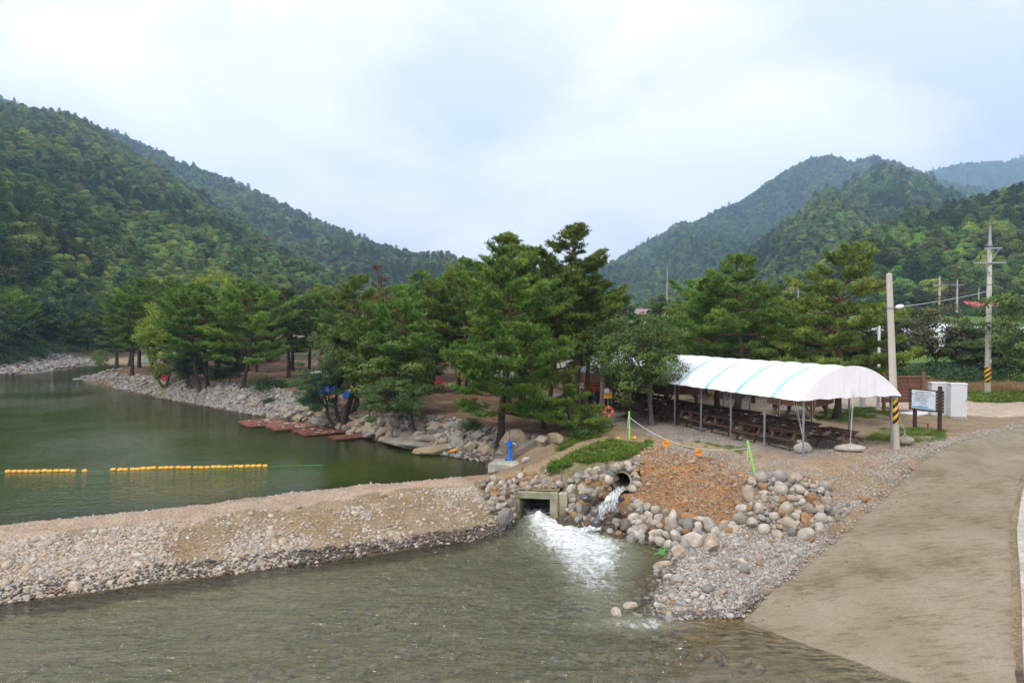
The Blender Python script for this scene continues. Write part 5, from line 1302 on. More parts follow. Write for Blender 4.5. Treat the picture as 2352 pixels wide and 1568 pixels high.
dk_ = broad(34, 3.9, 1.3, cb=.32, limbs=6, clumps=85, per=190, L=.11, W=.042, droop=.7, r0=.10, fork=.30, cl_r=.42, leaf='leaf_dark', bark='bark', lean=(-.18, 0))
plant('willow_tree', dk_, 'dark leaning willow in front of the blue container', 'tree', (x - .5, y - .2, z), (1.15, (AY(750, 838, y)[2] - z) / 3.9), 0, None)
ch = broad(35, 5.6, 2.5, cb=.22, limbs=9, clumps=120, per=150, L=.21, W=.08, droop=.9, r0=.13, fork=.30, cl_r=.62, flatc=.35, leaf='leaf', bark='grey_bark')
x, y, z = GR(900, 965)
plant('chestnut_tree', ch, 'broad tree with layered drooping sprays of long leaves above the boulder terrace', 'tree', (x, y + .6, z), (1.05, (AY(900, 770, y)[2] - z) / 5.6), .4, None)
wl2 = broad(36, 3.6, 1.75, cb=.36, limbs=7, clumps=95, per=190, L=.10, W=.04, droop=.6, r0=.085, fork=.36, cl_r=.42, leaf='leaf_willow', bark='bark', lean=(-.28, 0), bend=(-.25, 0, 1.3))
x, y, z = GR(957, 998)
plant('willow_tree', wl2, 'little round willow with arching stem rooted in the flat rock slabs', 'tree', (x, y, z), (1.05, (AY(900, 868, y)[2] - z) / 3.6), 0, None)
yl = broad(37, 6.6, 2.5, cb=.24, limbs=9, clumps=80, per=130, L=.17, W=.08, stems=3, droop=.5, r0=.11, fork=.26, cl_r=.65, leaf='leaf_yellow', bark='grey_bark')
x, y, z = GR(378, 891)
ylt = plant('young_tree', [yl[0], yl[1].copy()], 'yellow-green three-stemmed tree leaning over the stony bank', 'tree', (x, y, z), (.95, (AY(375, 700, y)[2] - z) / 6.6), 1.0, None)
ylt.children[1].data.materials.clear(); ylt.children[1].data.materials.append(M['leaf_willow'])
x, y, z = GR(500, 850)
plant('young_tree', yl, 'bright yellow-green tree showing above the pines', 'tree', (x, y, z), (1.2, (AY(500, 622, y)[2] - z) / 6.6), 2.0, None)
x, y, z = GR(233, 838)
plant('bush', yl, 'bright green bush at the rapids beside the grove end', 'bush', (x, y, z - 1.6), (.5, .62), 2.0, None)
for (px, py, tp, lab) in ((425, 894, 800, 'thin sapling on the stones left of the leaning pine'), (446, 897, 790, 'slightly thicker sapling right beside the leaning pine'), (519, 890, 790, 'sapling with slanting stem left of the curved pine'), (985, 905, 800, 'small leafy tree among the cabin pines')):
    x, y, z = GR(px, py); plant('sapling', dk_, lab, 'tree', (x, y, z), (1.0, (AY(px, tp, y)[2] - z) / 3.9), px, 'saplings among the pines')
orch = broad(38, 6.4, 2.9, cb=.25, limbs=9, clumps=85, per=95, L=.24, W=.12, droop=.5, r0=.14, fork=.24, cl_r=.75, leaf='leaf_bronze', bark='bark')
for (px, py, tp, wf, lab) in ((2150, 865, 690, 1.0, 'bronze-green orchard tree with forked trunk between the two utility poles'), (2075, 858, 715, .9, 'bronze-green orchard tree half hidden behind the leaning lamp pole'), (2212, 860, 735, .8, 'smaller bronze-green orchard tree just left of the tall utility pole'), (1985, 850, 740, .9, 'bronze-green orchard tree seen through the pines by the canopy')):
    y = 60.0 + (px % 7); x, _, _ = AY(px, 800, y); z = float(hgt_top(x, y)); plant('orchard_tree', orch, lab, 'tree', (x, y, z - .3), ((AY(px, tp, y)[2] - z) / 6.4 * wf, (AY(px, tp, y)[2] - z) / 6.4), px, 'orchard trees across the lane')
for (px, tp, lab) in ((2262, 745, 'dark green tree right behind the tall utility pole'), (2310, 760, 'dark green tree right of the tall utility pole')):
    y = 57.0 + px % 4; x, _, _ = AY(px, 800, y); z = float(hgt_top(x, y)); plant('orchard_tree', ch, lab, 'tree', (x, y, z), (1.1, (AY(px, tp, y)[2] - z) / 5.6), px, 'orchard trees across the lane')
edge_t = broad(39, 6.0, 2.5, cb=.26, limbs=8, clumps=75, per=70, L=.22, W=.115, droop=.8, r0=.13, fork=.30, cl_r=.62, flatc=.4, leaf='leaf_willow', bark='grey_bark')
x, y, z = AY(2362, 800, 44.5); z = float(hgt_top(x, y))
plant('roadside_tree', edge_t, 'leafy tree beyond the ramp bend, its branches reaching towards the tall utility pole', 'tree', (x, y, z), (1.25, (AY(2370, 655, y)[2] - z) / 6.0), 0, None)
# trees one can tell apart at the foot of the left mountain
foot_b = broad(40, 8.0, 2.8, cb=.18, limbs=8, clumps=75, per=100, L=.34, W=.2, droop=.4, r0=.16, fork=.24, cl_r=.85, leaf='leaf_dark', bark='grey_bark')
fr = np.random.default_rng(77)
for i in range(30):
    px = fr.uniform(-40, 262); y = 100 + px * .14 + fr.uniform(0, 16); x = (px - 1176) / FX * y; z = max(float(hgt_top(x, y)), -.6)
    if fr.random() < .5: plant('riverside_pine', make_pine(('dark', 'tall', 'wide')[i % 3])[0], 'dark pine at the foot of the left mountain across the pool', 'tree', (x, y, z - .2), (fr.uniform(.75, 1.05),) * 2, fr.uniform(0, 6), 'pines at the left mountain foot')
    else: plant('riverside_tree', foot_b, 'leafy tree at the foot of the left mountain across the pool', 'tree', (x, y, z - .2), (fr.uniform(.8, 1.15),) * 2, fr.uniform(0, 6), 'leafy trees at the left mountain foot')
# trees in front of the right hill and behind the fields
for i in range(14):
    px = [1900, 1960, 2010, 2060, 2110, 2150, 2200, 2250, 2300, 2340, 1780, 1840, 1420, 1520][i]; y = 172 + fr.uniform(0, 10) if px > 1700 else 120; x = (px - 1176) / FX * y; z = float(hgt_top(x, y))
    plant('hillside_tree', foot_b, 'leafy tree along the top of the field below the right hill', 'tree', (x, y, z), (fr.uniform(.6, .9),) * 2, fr.uniform(0, 6), 'trees along the field edge')
x, y, _ = AY(2192, 640, 168); dp = make_pine('dead')[0]
plant('dead_tree', dp, 'brown bare tree on the right hill beside the distant poles', 'tree', (x, y, 9.5), (1.3, 1.0), 1, None)

# ------------------------------------------------------------------ shrubs, weeds, grass
def bush_mesh(seed, R, H, n, L, W, leaf):
    rg = np.random.default_rng(seed); V, F, T, n0 = [], [], [], 0
    for i in range(n):
        c = np.array([rg.normal(0, R * .45), rg.normal(0, R * .45), 0]); c[2] = H * rg.uniform(.25, .8) * max(.3, 1 - np.hypot(c[0], c[1]) / R / 1.6)
        m = 60; q = rg.normal(0, 1, (m, 3)) * np.array([.16, .16, .12]) * (R + .3)
        v, f, t = leaves(rg, c + q, q + np.array([0, 0, .4]), L, W, np.clip(rg.normal(.42, .12) + rg.normal(0, .14, m), 0, 1), .2); V.append(v); F.append(f + n0); T.append(t); n0 += len(v)
    return np_mesh('foliage', np.concatenate(V), [np.concatenate(F)], [M[leaf]], False, {'tone': np.concatenate(T)})
BUSH = [bush_mesh(50, .9, .7, 26, .13, .06, 'leaf_dark'), bush_mesh(51, .7, .6, 22, .11, .05, 'leaf')]
for (px, py, s, k, lab) in ((503, 868, 1.5, 0, 'dark shrub on the stones left of the curved-trunk pine'), (610, 895, 1.5, 0, 'dark green shrub at the top of the riprap behind the rafts'), (660, 888, 1.1, 1, 'low shrub beside the bare grey twigs'), (375, 868, .9, 0, 'small shrub on the upper stony bank'), (1085, 985, .8, 0, 'shrub among stones behind the hand pump pine'), (1335, 1004, .9, 1, 'shrub at the edge of the dirt track below the low pines'), (1352, 975, .7, 1, 'shrub at the foot of the short concrete post'), (620, 925, .6, 0, 'small tuft of shrub low on the riprap'), (1440, 960, .5, 1, 'small clump of weeds at the foot of the round leafy tree')):
    x, y, z = GR(px, py); t = thing('shrub', lab, 'shrub', (x, y, z), px, 'shrubs on the banks'); t.scale = (s,) * 3; put('foliage', BUSH[k], t)
hx = np.random.default_rng(19); rb = np.random.default_rng(29); rpx = rb.uniform(2150, 2330, 40); rY = rb.uniform(160, 165, 40); rX = (rpx - 1176) / FX * rY
scatter('undergrowth', np.stack([rX, rY, hgt_top(rX, rY) - .1], -1), BUSH, rb.integers(0, 2, 40), np.stack([np.zeros(40), np.zeros(40), rb.uniform(0, 6.28, 40)], -1), np.repeat(rb.uniform(2.2, 4.2, 40)[:, None], 3, 1), kind='stuff')
hpx = hx.uniform(1980, 2440, 70); hy = hx.uniform(56, 61, 70); hX = (hpx - 1176) / FX * hy
scatter('undergrowth', np.stack([hX, hy, hgt_top(hX, hy) - .1], -1), BUSH, hx.integers(0, 2, 70), np.stack([np.zeros(70), np.zeros(70), hx.uniform(0, 6.28, 70)], -1), np.repeat(hx.uniform(1.1, 2.0, 70)[:, None], 3, 1), kind='stuff')
lb = np.random.default_rng(23); lX, lY = lb.uniform(-112, -62, 1500), lb.uniform(84, 150, 1500); kp = (lX < -72 - .22 * (lY - 90)) & (lX > -.9 * lY - 12) & (hgt_top(lX, lY) > -.45); lX, lY = lX[kp], lY[kp]; ln = len(lX)
scatter('undergrowth', np.stack([lX, lY, hgt_top(lX, lY) - .1], -1), BUSH, lb.integers(0, 2, ln), np.stack([np.zeros(ln), np.zeros(ln), lb.uniform(0, 6.28, ln)], -1), np.repeat(lb.uniform(1.2, 2.6, ln)[:, None], 3, 1), kind='stuff')
def tuft_mesh(seed, n, L, W, m, spread=.5, R=.10):
    rg = np.random.default_rng(seed); P = np.stack([rg.normal(0, R, n), rg.normal(0, R, n), np.zeros(n)], -1)
    v, f, t = blades(rg, P, unit(np.stack([rg.normal(0, spread, n), rg.normal(0, spread, n), np.ones(n)], -1)), L, W, 1, .15, np.clip(rg.normal(.45, .2, n), 0, 1))
    return np_mesh('grass_tuft', v, [f], [M[m]], False, {'tone': t})
TUFT = [tuft_mesh(i, 26, .2, .02, 'grass') for i in range(4)]
WEED = [bush_mesh(60 + i, .22, .26, 5, .09, .05, 'grass') for i in range(3)]
DRY = [tuft_mesh(20 + i, 40, .34, .03, 'dry_grass', 1.1, .22) for i in range(4)]
def meadow(name, pxpoly, n, kinds, lo, hi, thr=.35, seed=1):
    rg = np.random.default_rng(seed); pp = np.array(pxpoly); C_ = np.array([GR(a, b) for a, b in pp]); x0, y0 = C_[:, :2].min(0); x1, y1 = C_[:, :2].max(0)
    x, y = rg.uniform(x0, x1, n * 6), rg.uniform(y0, y1, n * 6); z = hgt_top(x, y); k = inside(C_[:, :2], x, y) & (fbm(x * 1.2, y * 1.2, seed + 40, 3) > thr); x, y, z = x[k][:n], y[k][:n], z[k][:n]; n = len(x)
    s = rg.uniform(lo, hi, n)
    scatter(name, np.stack([x, y, z], -1), kinds, rg.integers(0, len(kinds), n), np.stack([rg.normal(0, .15, n), rg.normal(0, .15, n), rg.uniform(0, 6.28, n)], -1), np.repeat(s[:, None], 3, 1), kind='stuff')
meadow('weeds', [(1252, 1088), (1300, 1052), (1400, 1016), (1492, 1016), (1488, 1030), (1440, 1052), (1400, 1072), (1340, 1096), (1305, 1128), (1290, 1095)], 1000, WEED + TUFT * 2, .3, .95, .45, 3)
meadow('grass', [(1990, 1012), (2020, 985), (2110, 985), (2175, 990), (2165, 1012), (2060, 1024)], 420, TUFT, .4, 1.0, .5, 4)
meadow('grass', [(1850, 965), (1900, 940), (2062, 936), (2062, 954), (1960, 966)], 600, TUFT, .4, 1.0, .5, 5)
meadow('grass', [(1240, 1060), (1335, 1003), (1345, 1005), (1246, 1063)], 140, WEED + TUFT, .4, .9, .5, 6)
meadow('grass', [(1560, 1012), (1720, 1030), (1700, 1046), (1560, 1030)], 60, TUFT, .4, .8, .55, 7)
meadow('dry_grass', [(2120, 872), (2420, 868), (2420, 914), (2352, 912), (2240, 918), (2120, 912)], 2600, DRY, .7, 1.3, .2, 8)
meadow('grass', [(2225, 912), (2420, 908), (2420, 922), (2240, 923)], 500, TUFT + WEED, .9, 1.8, .3, 9)
meadow('grass', [(1310, 985), (1345, 972), (1400, 975), (1392, 1002), (1330, 1010)], 260, WEED + TUFT, .6, 1.2, .4, 10)
# ------------------------------------------------------------------ the white canopy
TP, TA, TW = np.array((11.13, 26.0)), np.array((-.369, .929)), np.array((.929, .369))
WID, BAY, NB = 4.65, 2.08, 10
def tpt(u, v, z=None):
    """u metres across from the near-side posts, v metres back from the open end"""
    p = TP + TW * u + TA * v
    return (float(p[0]), float(p[1]), float(hgt_top(p[0], p[1])) if z is None else z)
TROT = math.atan2(TW[1], TW[0])
tent = thing('canopy_tent', 'long white barrel-roofed canopy with blue stripes over the rows of picnic tables', 'canopy', (0, 0, 0))
EAVE, RISE, OH = 2.2, 1.22, .34
def arch(s):                                    # s from -1 to 1 across
    return EAVE + RISE * (1 - abs(s) ** 2.05) - .02
half = WID / 2 + OH
us = np.linspace(-1, 1, 49); vs = np.linspace(-.12, NB * BAY + .15, 221)
U_, V_ = np.meshgrid(us, vs)
rib = (V_ / (BAY / 2)) % 1.0
sag = -.085 * np.sin(np.pi * rib) ** .8 * (1 - np.abs(U_) ** 2.5) 
wr = (fbm(U_ * 3, V_ * 2.2, 301, 4) - .5) * .035 + (fbm(U_ * 1.2 + V_ * .2, V_ * 7, 303, 2) - .5) * .022 * (np.abs(U_) > .3)
Zr = np.array([arch(s) for s in us])[None, :] + sag + wr - .06 * (np.abs(U_) > .99) + (np.abs(U_) > .97) * (fbm(V_ * 3, V_ * 0, 305, 3) - .5) * .035
def roof_grid(uu, vv, zz):
    X = TP[0] + TW[0] * uu + TA[0] * vv; Y = TP[1] + TW[1] * uu + TA[1] * vv
    return np.stack([X, Y, zz], -1)
P = roof_grid(WID / 2 + U_ * half, V_, Zr)
i2 = np.arange(U_.size).reshape(U_.shape)
put('roof_sheet', np_mesh('roof_sheet', P.reshape(-1, 3), [np.stack([i2[:-1, :-1], i2[:-1, 1:], i2[1:, 1:], i2[1:, :-1]], -1).reshape(-1, 4)], [M['white_fabric']], True), tent)
def zroof(u, v):
    iu = np.clip((u + 1) / 2 * 48, 0, 47.999); iv = np.clip((v + .12) / (NB * BAY + .27) * 220, 0, 219.999)
    a, b = iu.astype(int), iv.astype(int); fu, fv = iu - a, iv - b
    return Zr[b, a] * (1 - fu) * (1 - fv) + Zr[b, a + 1] * fu * (1 - fv) + Zr[b + 1, a] * (1 - fu) * fv + Zr[b + 1, a + 1] * fu * fv
for k in range(NB):
    vc = BAY * (k + .62); uu, vv = np.meshgrid(np.linspace(-1, 1, 60), np.linspace(vc - .10, vc + .10, 4))
    Q = roof_grid(WID / 2 + uu * half, vv, zroof(uu, vv) + .012); j2 = np.arange(uu.size).reshape(uu.shape)
    put('blue_stripe', np_mesh('blue_stripe', Q.reshape(-1, 3), [np.stack([j2[:-1, :-1], j2[:-1, 1:], j2[1:, 1:], j2[1:, :-1]], -1).reshape(-1, 4)], [M['blue_tape']], True), tent)
for v0, nm in ((-.13, 'front_gable_sheet'), (NB * BAY + .1, 'back_gable_sheet')):
    gu, gt = np.meshgrid(np.linspace(-1, 1, 120), np.linspace(0, 1, 14))
    zt = np.array([arch(s) for s in np.linspace(-1, 1, 120)])[None, :]; zb = EAVE - .07 + .035 * np.sin(gu * 17) * fbm(gu * 9, gu * 0, 311) + .10 * (1 - gu ** 2) * .3
    fold = (fbm(gu * 16, gt * .6, 312, 3) - .5) * .09 * gt * (1 - .5 * gu ** 2)
    Zg = zt * (1 - gt) + np.minimum(zb, zt - .005) * gt
    Q = roof_grid(WID / 2 + gu * half, v0 + fold - .03 * gt, Zg); j2 = np.arange(gu.size).reshape(gu.shape)
    put(nm, np_mesh(nm, Q.reshape(-1, 3), [np.stack([j2[:-1, :-1], j2[:-1, 1:], j2[1:, 1:], j2[1:, :-1]], -1).reshape(-1, 4)], [M['white_fabric']], True), tent)
for k in range(NB + 1):
    for u in (0, WID):
        x, y, z = tpt(u, BAY * k); b = MB(); b.box((x, y, (z - .1 + EAVE - .02) / 2), (.055, .055, EAVE - .02 - z + .1), rotz(TROT)); put('post', b.mesh('post', M['steel']), tent)
    b = MB(); b.tube([tpt(WID / 2 + s * WID / 2, BAY * k, arch(s * WID / 2 / half) - .07 + (EAVE - arch(WID / 2 / half)) * 0) for s in np.linspace(-1, 1, 17)], .02, 6); put('roof_rib', b.mesh('roof_rib', M['steel']), tent)
for u in (0, WID):
    b = MB(); b.tube([tpt(u, -.05, EAVE), tpt(u, NB * BAY + .05, EAVE)], .022, 6); put('eave_rail', b.mesh('eave_rail', M['steel']), tent)

# ------------------------------------------------------------------ anchor boulders with their ropes
def boulder_at(px, py, size, label, rz, seed, m='bank_stone'):
    x, y, z = GR(px, py); me = rock(seed, 3, .10, 1.0, 0, M[m], 'boulder')
    o = put('anchor_boulder', me, None, (x, y, z + size[2] * .30), (0, 0, rz), (size[0], size[1], size[2] * 1.3)); tagged(o, label, 'boulder', 'boulders that anchor the canopy ropes'); return (x, y, z + size[2] * .70)
M['pale_stone'] = stone_mat('pale_stone', [(.46, .43, .38), (.42, .40, .37), (.44, .42, .39)])
a1 = boulder_at(1844, 1040, (.66, .5, .62), 'rounded pale boulder at the near corner post of the canopy', .2, 501, 'pale_stone')
a2 = boulder_at(1953, 1037, (1.02, .55, .44), 'long flat pale boulder in the middle of the open canopy end', 0, 502, 'pale_stone')
a3 = boulder_at(2078, 1022, (.86, .62, .60), 'brownish boulder at the foot of the leaning lamp pole', .1, 503, 'boulder')
for (a, tops, lab) in ((a1, ((1822, 918), (1828, 918)), 'white rope from the near canopy corner down to the rounded boulder'), (a2, ((1945, 862), (1951, 862)), 'white rope hanging from the canopy gable to the long flat boulder'), (a3, ((2062, 950),), 'white rope from the far canopy corner down to the brownish boulder')):
    t = thing('tie_rope', lab, 'rope', a, 0, 'ropes that tie down the canopy'); b = MB()
    for i, (px, py) in enumerate(tops):
        q = AY(px, py, a[1] + .1) if py != 862 else tpt(2.3 + .06 * i, -.2, 2.4)
        e_ = Vector(q) - Vector(a); b2 = MB(); b2.tube([(0, 0, 0), (0.005, 0, .16), tuple(e_)], .009, 5); put('rope_strand', b2.mesh('rope_strand', M['rope']), t)
    b2 = MB(); b2.tube([(-.28, 0, -.3), (-.1, -.02, -.06), (0, 0, .06), (.12, -.02, -.06), (.3, 0, -.3)], .010, 5); put('rope_loop', b2.mesh('rope_loop', M['rope']), t)

# ------------------------------------------------------------------ picnic tables
def build_table(loc, rz, label, tag):
    t = thing('picnic_table', label, 'picnic table', loc, rz, 'picnic tables under the canopy')
    L = 1.52
    def part(nm, m, *boxes):
        b = MB(); [b.box(*q) for q in boxes]; return put(nm, b.mesh(nm, m), t)
    for i in range(5): part('top_plank', M['wood_dark'], ((0, (i - 2) * .148, .735), (L, .14, .038)))
    for s in (-1, 1):
        for i in (0, 1): part('bench_plank', M['wood_dark'], ((0, s * (.56 + .148 * i), .43), (L, .14, .038)))
        for q in (-1, 1):
            R = Matrix.Rotation(q * .50, 3, 'X'); part('leg', M['wood_old'], ((s * .56, q * .39, .355), (.05, .10, .80), R))
        part('seat_beam', M['wood_old'], ((s * .61, 0, .36), (.045, 1.42, .10)))
        part('top_beam', M['wood_old'], ((s * .61, 0, .665), (.045, .68, .095)))
        part('brace', M['wood_old'], ((s * .33, 0, .52), (.60, .05, .07), Matrix.Rotation(s * .62, 3, 'Y')))
    if tag:
        p = part('number_tag', M['white_paint'], ((-.637, .10, .36), (.006, .22, .085)))
        tm = text_mesh('lettering', tag, .07, M['ink'], .001)
        put('lettering', tm, p, (-.642, .10, .358), (math.pi / 2, 0, -math.pi / 2))
    return t
TR = math.atan2(TA[1], TA[0])
ordn = ['first', 'second', 'third', 'fourth', 'fifth', 'sixth', 'seventh', 'eighth', 'ninth', 'tenth']
proto_tagged = None
for row, (u, v0, side) in enumerate(((.80, 1.62, 'near'), (2.95, 1.15, 'far'))):
    for i in range(10):
        x, y, z = tpt(u + random.Random(i + row * 20).uniform(-.06, .06), v0 + 1.84 * i)
        lab = 'dark wooden picnic table, %s from the open end, %s row' % (ordn[i], 'track-side' if side == 'near' else 'hut-side')
        rz = TR + random.Random(i * 3 + row).uniform(-.05, .05)
        if row == 1 and i == 0: build_table((x, y, z), rz, lab, None)
        elif proto_tagged is None: proto_tagged = build_table((x, y, z), rz, lab, '평상 %d' % (10 + i))
        else:
            n = dup(proto_tagged, (x, y, z), rz, lab)
            for c in n.children:
                if c.name.startswith('number_tag'):
                    for g in c.children: g.data = text_mesh('lettering', '평상 %02d' % (10 - i if row == 0 else 20 - i), .07, M['ink'], .001)

# ------------------------------------------------------------------ huts on posts
def hut(px, py_floor, y, w, d, rz, label, wall_h=1.5, floor=.8, roof=True, group='board huts on posts', sym='hut_wood'):
    x, _, _ = AY(px, py_floor, y); g = float(hgt_top(x, y)); t = thing('wooden_hut', label, 'hut', (x, y, g), rz, group)
    n = 9; bh = wall_h / n
    for k in range(n):
        z = floor + bh * (k + .5); inset = .02 * (k % 2)
        for (cx, cy, sx, sy, tilt) in ((0, -d / 2, w, .035, 1), (0, d / 2, w, .035, -1), (-w / 2, 0, .035, d, 2), (w / 2, 0, .035, d, 3)):
            b = MB(); R = Matrix.Rotation(.13 * (1 if tilt == 1 else -1), 3, 'X') if tilt in (1, -1) else Matrix.Rotation(.13 * (-1 if tilt == 3 else 1) * -1, 3, 'Y')
            b.box((cx, cy, z), (sx, sy, bh * 1.05), R); put('board', b.mesh('board', M[sym]), t)
    for sx in (-1, 1):
        for sy in (-1, 1):
            b = MB(); b.box((sx * w * .5, sy * d * .5, floor + wall_h / 2), (.09, .09, wall_h + .02)); put('corner_post', b.mesh('corner_post', M['hut_beam']), t)
            b = MB(); b.box((sx * w * .40, sy * d * .40, floor / 2 + .05), (.15, .15, floor - .02)); b2 = put('stilt', b.mesh('stilt', M['hut_beam']), t)
            b = MB()
            b.box((sx * w * .40 - sx * .22, sy * d * .40, floor - .22), (.07, .09, .58), Matrix.Rotation(-sx * .75, 3, 'Y')); put('brace', b.mesh('brace', M['hut_beam']), t)
            b = MB(); b.box((sx * w * .40, sy * d * .40 - sy * .22, floor - .22), (.09, .07, .58), Matrix.Rotation(sy * .75, 3, 'X')); put('brace', b.mesh('brace', M['hut_beam']), t)
            o = put('footing_stone', with_mat(BOULD, 'bank_stone')[(sx + sy) % 8], t, (sx * w * .40, sy * d * .40, .02), (0, 0, sx * 2 + sy), (.55, .45, .4))
    b = MB(); b.box((0, 0, floor - .03), (w, d, .08)); put('floor', b.mesh('floor', M['hut_beam']), t)
    top = floor + wall_h
    if roof:
        pk_ = .75; ov = .3
        for s in (-1, 1):
            for c in range(6):
                f0, f1 = c / 6, (c + 1) / 6; b = MB()
                a0, a1 = s * (d / 2 + ov) * (1 - f0), s * (d / 2 + ov) * (1 - f1); z0, z1 = top - .12 + (pk_ + .12) * f0, top - .12 + (pk_ + .12) * f1 + .02
                b.add([(-w / 2 - ov, a0, z0), (w / 2 + ov, a0, z0), (w / 2 + ov, a1, z1), (-w / 2 - ov, a1, z1), (-w / 2 - ov, a0, z0 + .035), (w / 2 + ov, a0, z0 + .035), (w / 2 + ov, a1, z1 + .01), (-w / 2 - ov, a1, z1 + .01)], [(3, 2, 1, 0), (4, 5, 6, 7), (0, 1, 5, 4), (1, 2, 6, 5), (2, 3, 7, 6), (3, 0, 4, 7)])
                put('shingle_course', b.mesh('shingle_course', M['shingle']), t)
        for sx in (-1, 1):
            b = MB(); b.add([(sx * w / 2, -d / 2, top), (sx * w / 2, d / 2, top), (sx * w / 2, 0, top + pk_), (sx * (w / 2 - .04), -d / 2, top), (sx * (w / 2 - .04), d / 2, top), (sx * (w / 2 - .04), 0, top + pk_)], [(0, 1, 2), (5, 4, 3), (0, 3, 4, 1), (1, 4, 5, 2), (2, 5, 3, 0)]); put('gable', b.mesh('gable', M['hut_wood']), t)
    return t
hut(1838, 930, 36.9, 2.5, 2.5, .80, 'dark board hut on posts just behind the open end of the canopy')
hut(1545, 905, 43.0, 2.6, 2.6, .35, 'dark board hut on posts behind the middle of the canopy')
hut(1665, 905, 47.0, 2.3, 2.3, .5, 'board hut half hidden behind the pine trunks by the canopy middle')
hut(1425, 885, 47.6, 2.4, 2.4, .25, 'board hut right behind the stacked kayaks')
hut(1362, 872, 51.5, 2.2, 2.2, .25, 'board hut left of the stacked kayaks, farther back')
hut(956, 852, 52.5, 1.7, 1.6, .15, 'narrow board cabin on posts standing alone among the grove pines', 1.55, .55)
# thatched cabin and what stands round it
def cabin(px, py, y, w, d, h, label, roof_m, wall_m, roof_h, wins=2, rz=0.0, name='cabin', cat='cabin'):
    x, _, _ = AY(px, py, y); g = float(hgt_top(x, y)); t = thing(name, label, cat, (x, y, g), rz)
    b = MB(); b.box((0, 0, h / 2), (w, d, h)); wl_ = put('wall', b.mesh('wall', M[wall_m]), t)
    b = MB(); v = []; ov = .45
    for (k, z, s) in ((1, h - .1, 1), (1, h + .16, 1.02), (0.55, h + roof_h * .7, .6), (.06, h + roof_h, .08)):
        v += [(-(w / 2 + ov) * k, -(d / 2 + ov) * s, z), ((w / 2 + ov) * k, -(d / 2 + ov) * s, z), ((w / 2 + ov) * k, (d / 2 + ov) * s, z), (-(w / 2 + ov) * k, (d / 2 + ov) * s, z)]
    f = [(3, 2, 1, 0)] + [(4 * r + i, 4 * r + (i + 1) % 4, 4 * r + 4 + (i + 1) % 4, 4 * r + 4 + i) for r in range(3) for i in range(4)] + [(12, 13, 14, 15)]
    b.add(v, f); put('roof', b.mesh('roof', M[roof_m]), t)
    for i in range(wins):
        cx = (i - (wins - 1) / 2) * w / max(1, wins); b = MB(); b.box((cx, -d / 2 - .02, h * .58), (.62, .05, .9)); wf = put('window', b.mesh('window', M['white_paint']), t)
        for s in (-1, 1):
            b = MB(); b.box((cx + s * .14, -d / 2 - .05, h * .58), (.22, .02, .76)); put('pane', b.mesh('pane', M['ink']), wf)
    return t
cabin(803, 830, 60, 3.6, 3.0, 2.0, 'cabin with brown thatched roof deep in the grove', 'thatch', 'hut_wood', 1.2, 3)
cabin(590, 830, 88, 5, 3, 1.9, 'low dark cabin deep in the grove behind the curved-trunk pine', 'shingle', 'hut_wood', .9, 2)
cabin(900, 830, 66, 3.4, 3, 2.0, 'brown cabin with white windows between the thatched cabin and the boarded one', 'shingle', 'fence_wood', .9, 3)
# white marquee seen through the trunks
def marquee(px, y, w, d, label, rz=.1):
    x, _, _ = AY(px, 850, y); g = float(hgt_top(x, y)); t = thing('white_marquee', label, 'tent', (x, y, g), rz)
    b = MB(); hw, hd = w / 2, d / 2
    b.add([(-hw, -hd, 2.0), (hw, -hd, 2.0), (hw, hd, 2.0), (-hw, hd, 2.0), (-hw * .1, 0, 2.9), (hw * .1, 0, 2.9)], [(0, 1, 5, 4), (1, 2, 5), (2, 3, 4, 5), (3, 0, 4)]); put('roof', b.mesh('roof', M['white_fabric']), t)
    for (cx, cy, sx, sy) in ((0, hd, w, .02), (-hw, 0, .02, d), (hw * .45, -hd, w * .5, .02)):
        b = MB(); b.box((cx, cy, 1.0), (sx, sy, 1.98)); put('side_sheet', b.mesh('side_sheet', M['white_fabric']), t)
    for sx in (-1, 1):
        for sy in (-1, 1): b = MB(); b.tube([(sx * hw, sy * hd, 0), (sx * hw, sy * hd, 2.0)], .03, 6); put('post', b.mesh('post', M['steel']), t)
marquee(1130, 58, 3.6, 3, 'white marquee seen between the trunks behind the big layered pine')
# blue container and grey shed by the willow
def container(px, py, y, w, d, h, label, rz):
    x, _, z0 = AY(px, py, y); g = float(hgt_top(x, y)); t = thing('blue_container', label, 'container', (x, y, g), rz)
    b = MB(); b.box((0, 0, h / 2), (w, d, h)); put('body', b.mesh('body', M['blue_panel']), t)
    for i in range(7): b = MB(); b.box(((i - 3) * w / 7.2, -d / 2 - .02, h / 2), (.10, .045, h * .92)); put('rib', b.mesh('rib', M['blue_panel']), t)
    b = MB(); b.box((0, 0, h + .04), (w + .12, d + .12, .09)); put('lid', b.mesh('lid', M['vinyl']), t)
container(754, 872, 50.5, 1.95, 1.5, 1.5, 'blue ribbed container with pale lid behind the old willow', -.12)
x, y, _ = AY(808, 905, 46.5); g = float(hgt_top(x, y)); t = thing('plank_shed', 'low beige plank shed with white roof edge and blue tarp between willow and straight pine', 'shed', (x, y, g - .1), .35)
for i in range(5): b = MB(); b.box((0, -.5, .75 + .17 * i), (1.5, .05, .16)); put('plank', b.mesh('plank', M['beige']), t)
for i in range(5): b = MB(); b.box((-.75, 0, .75 + .17 * i), (.05, 1.0, .16)); put('plank', b.mesh('plank', M['beige']), t)
b = MB(); b.box((0, 0, 1.60), (1.75, 1.25, .07)); put('roof', b.mesh('roof', M['white_paint']), t)
b = MB(); b.box((-.2, -.42, .45), (.9, .3, .5), taper=.85); put('tarp', b.mesh('tarp', M['blue_panel']), t)
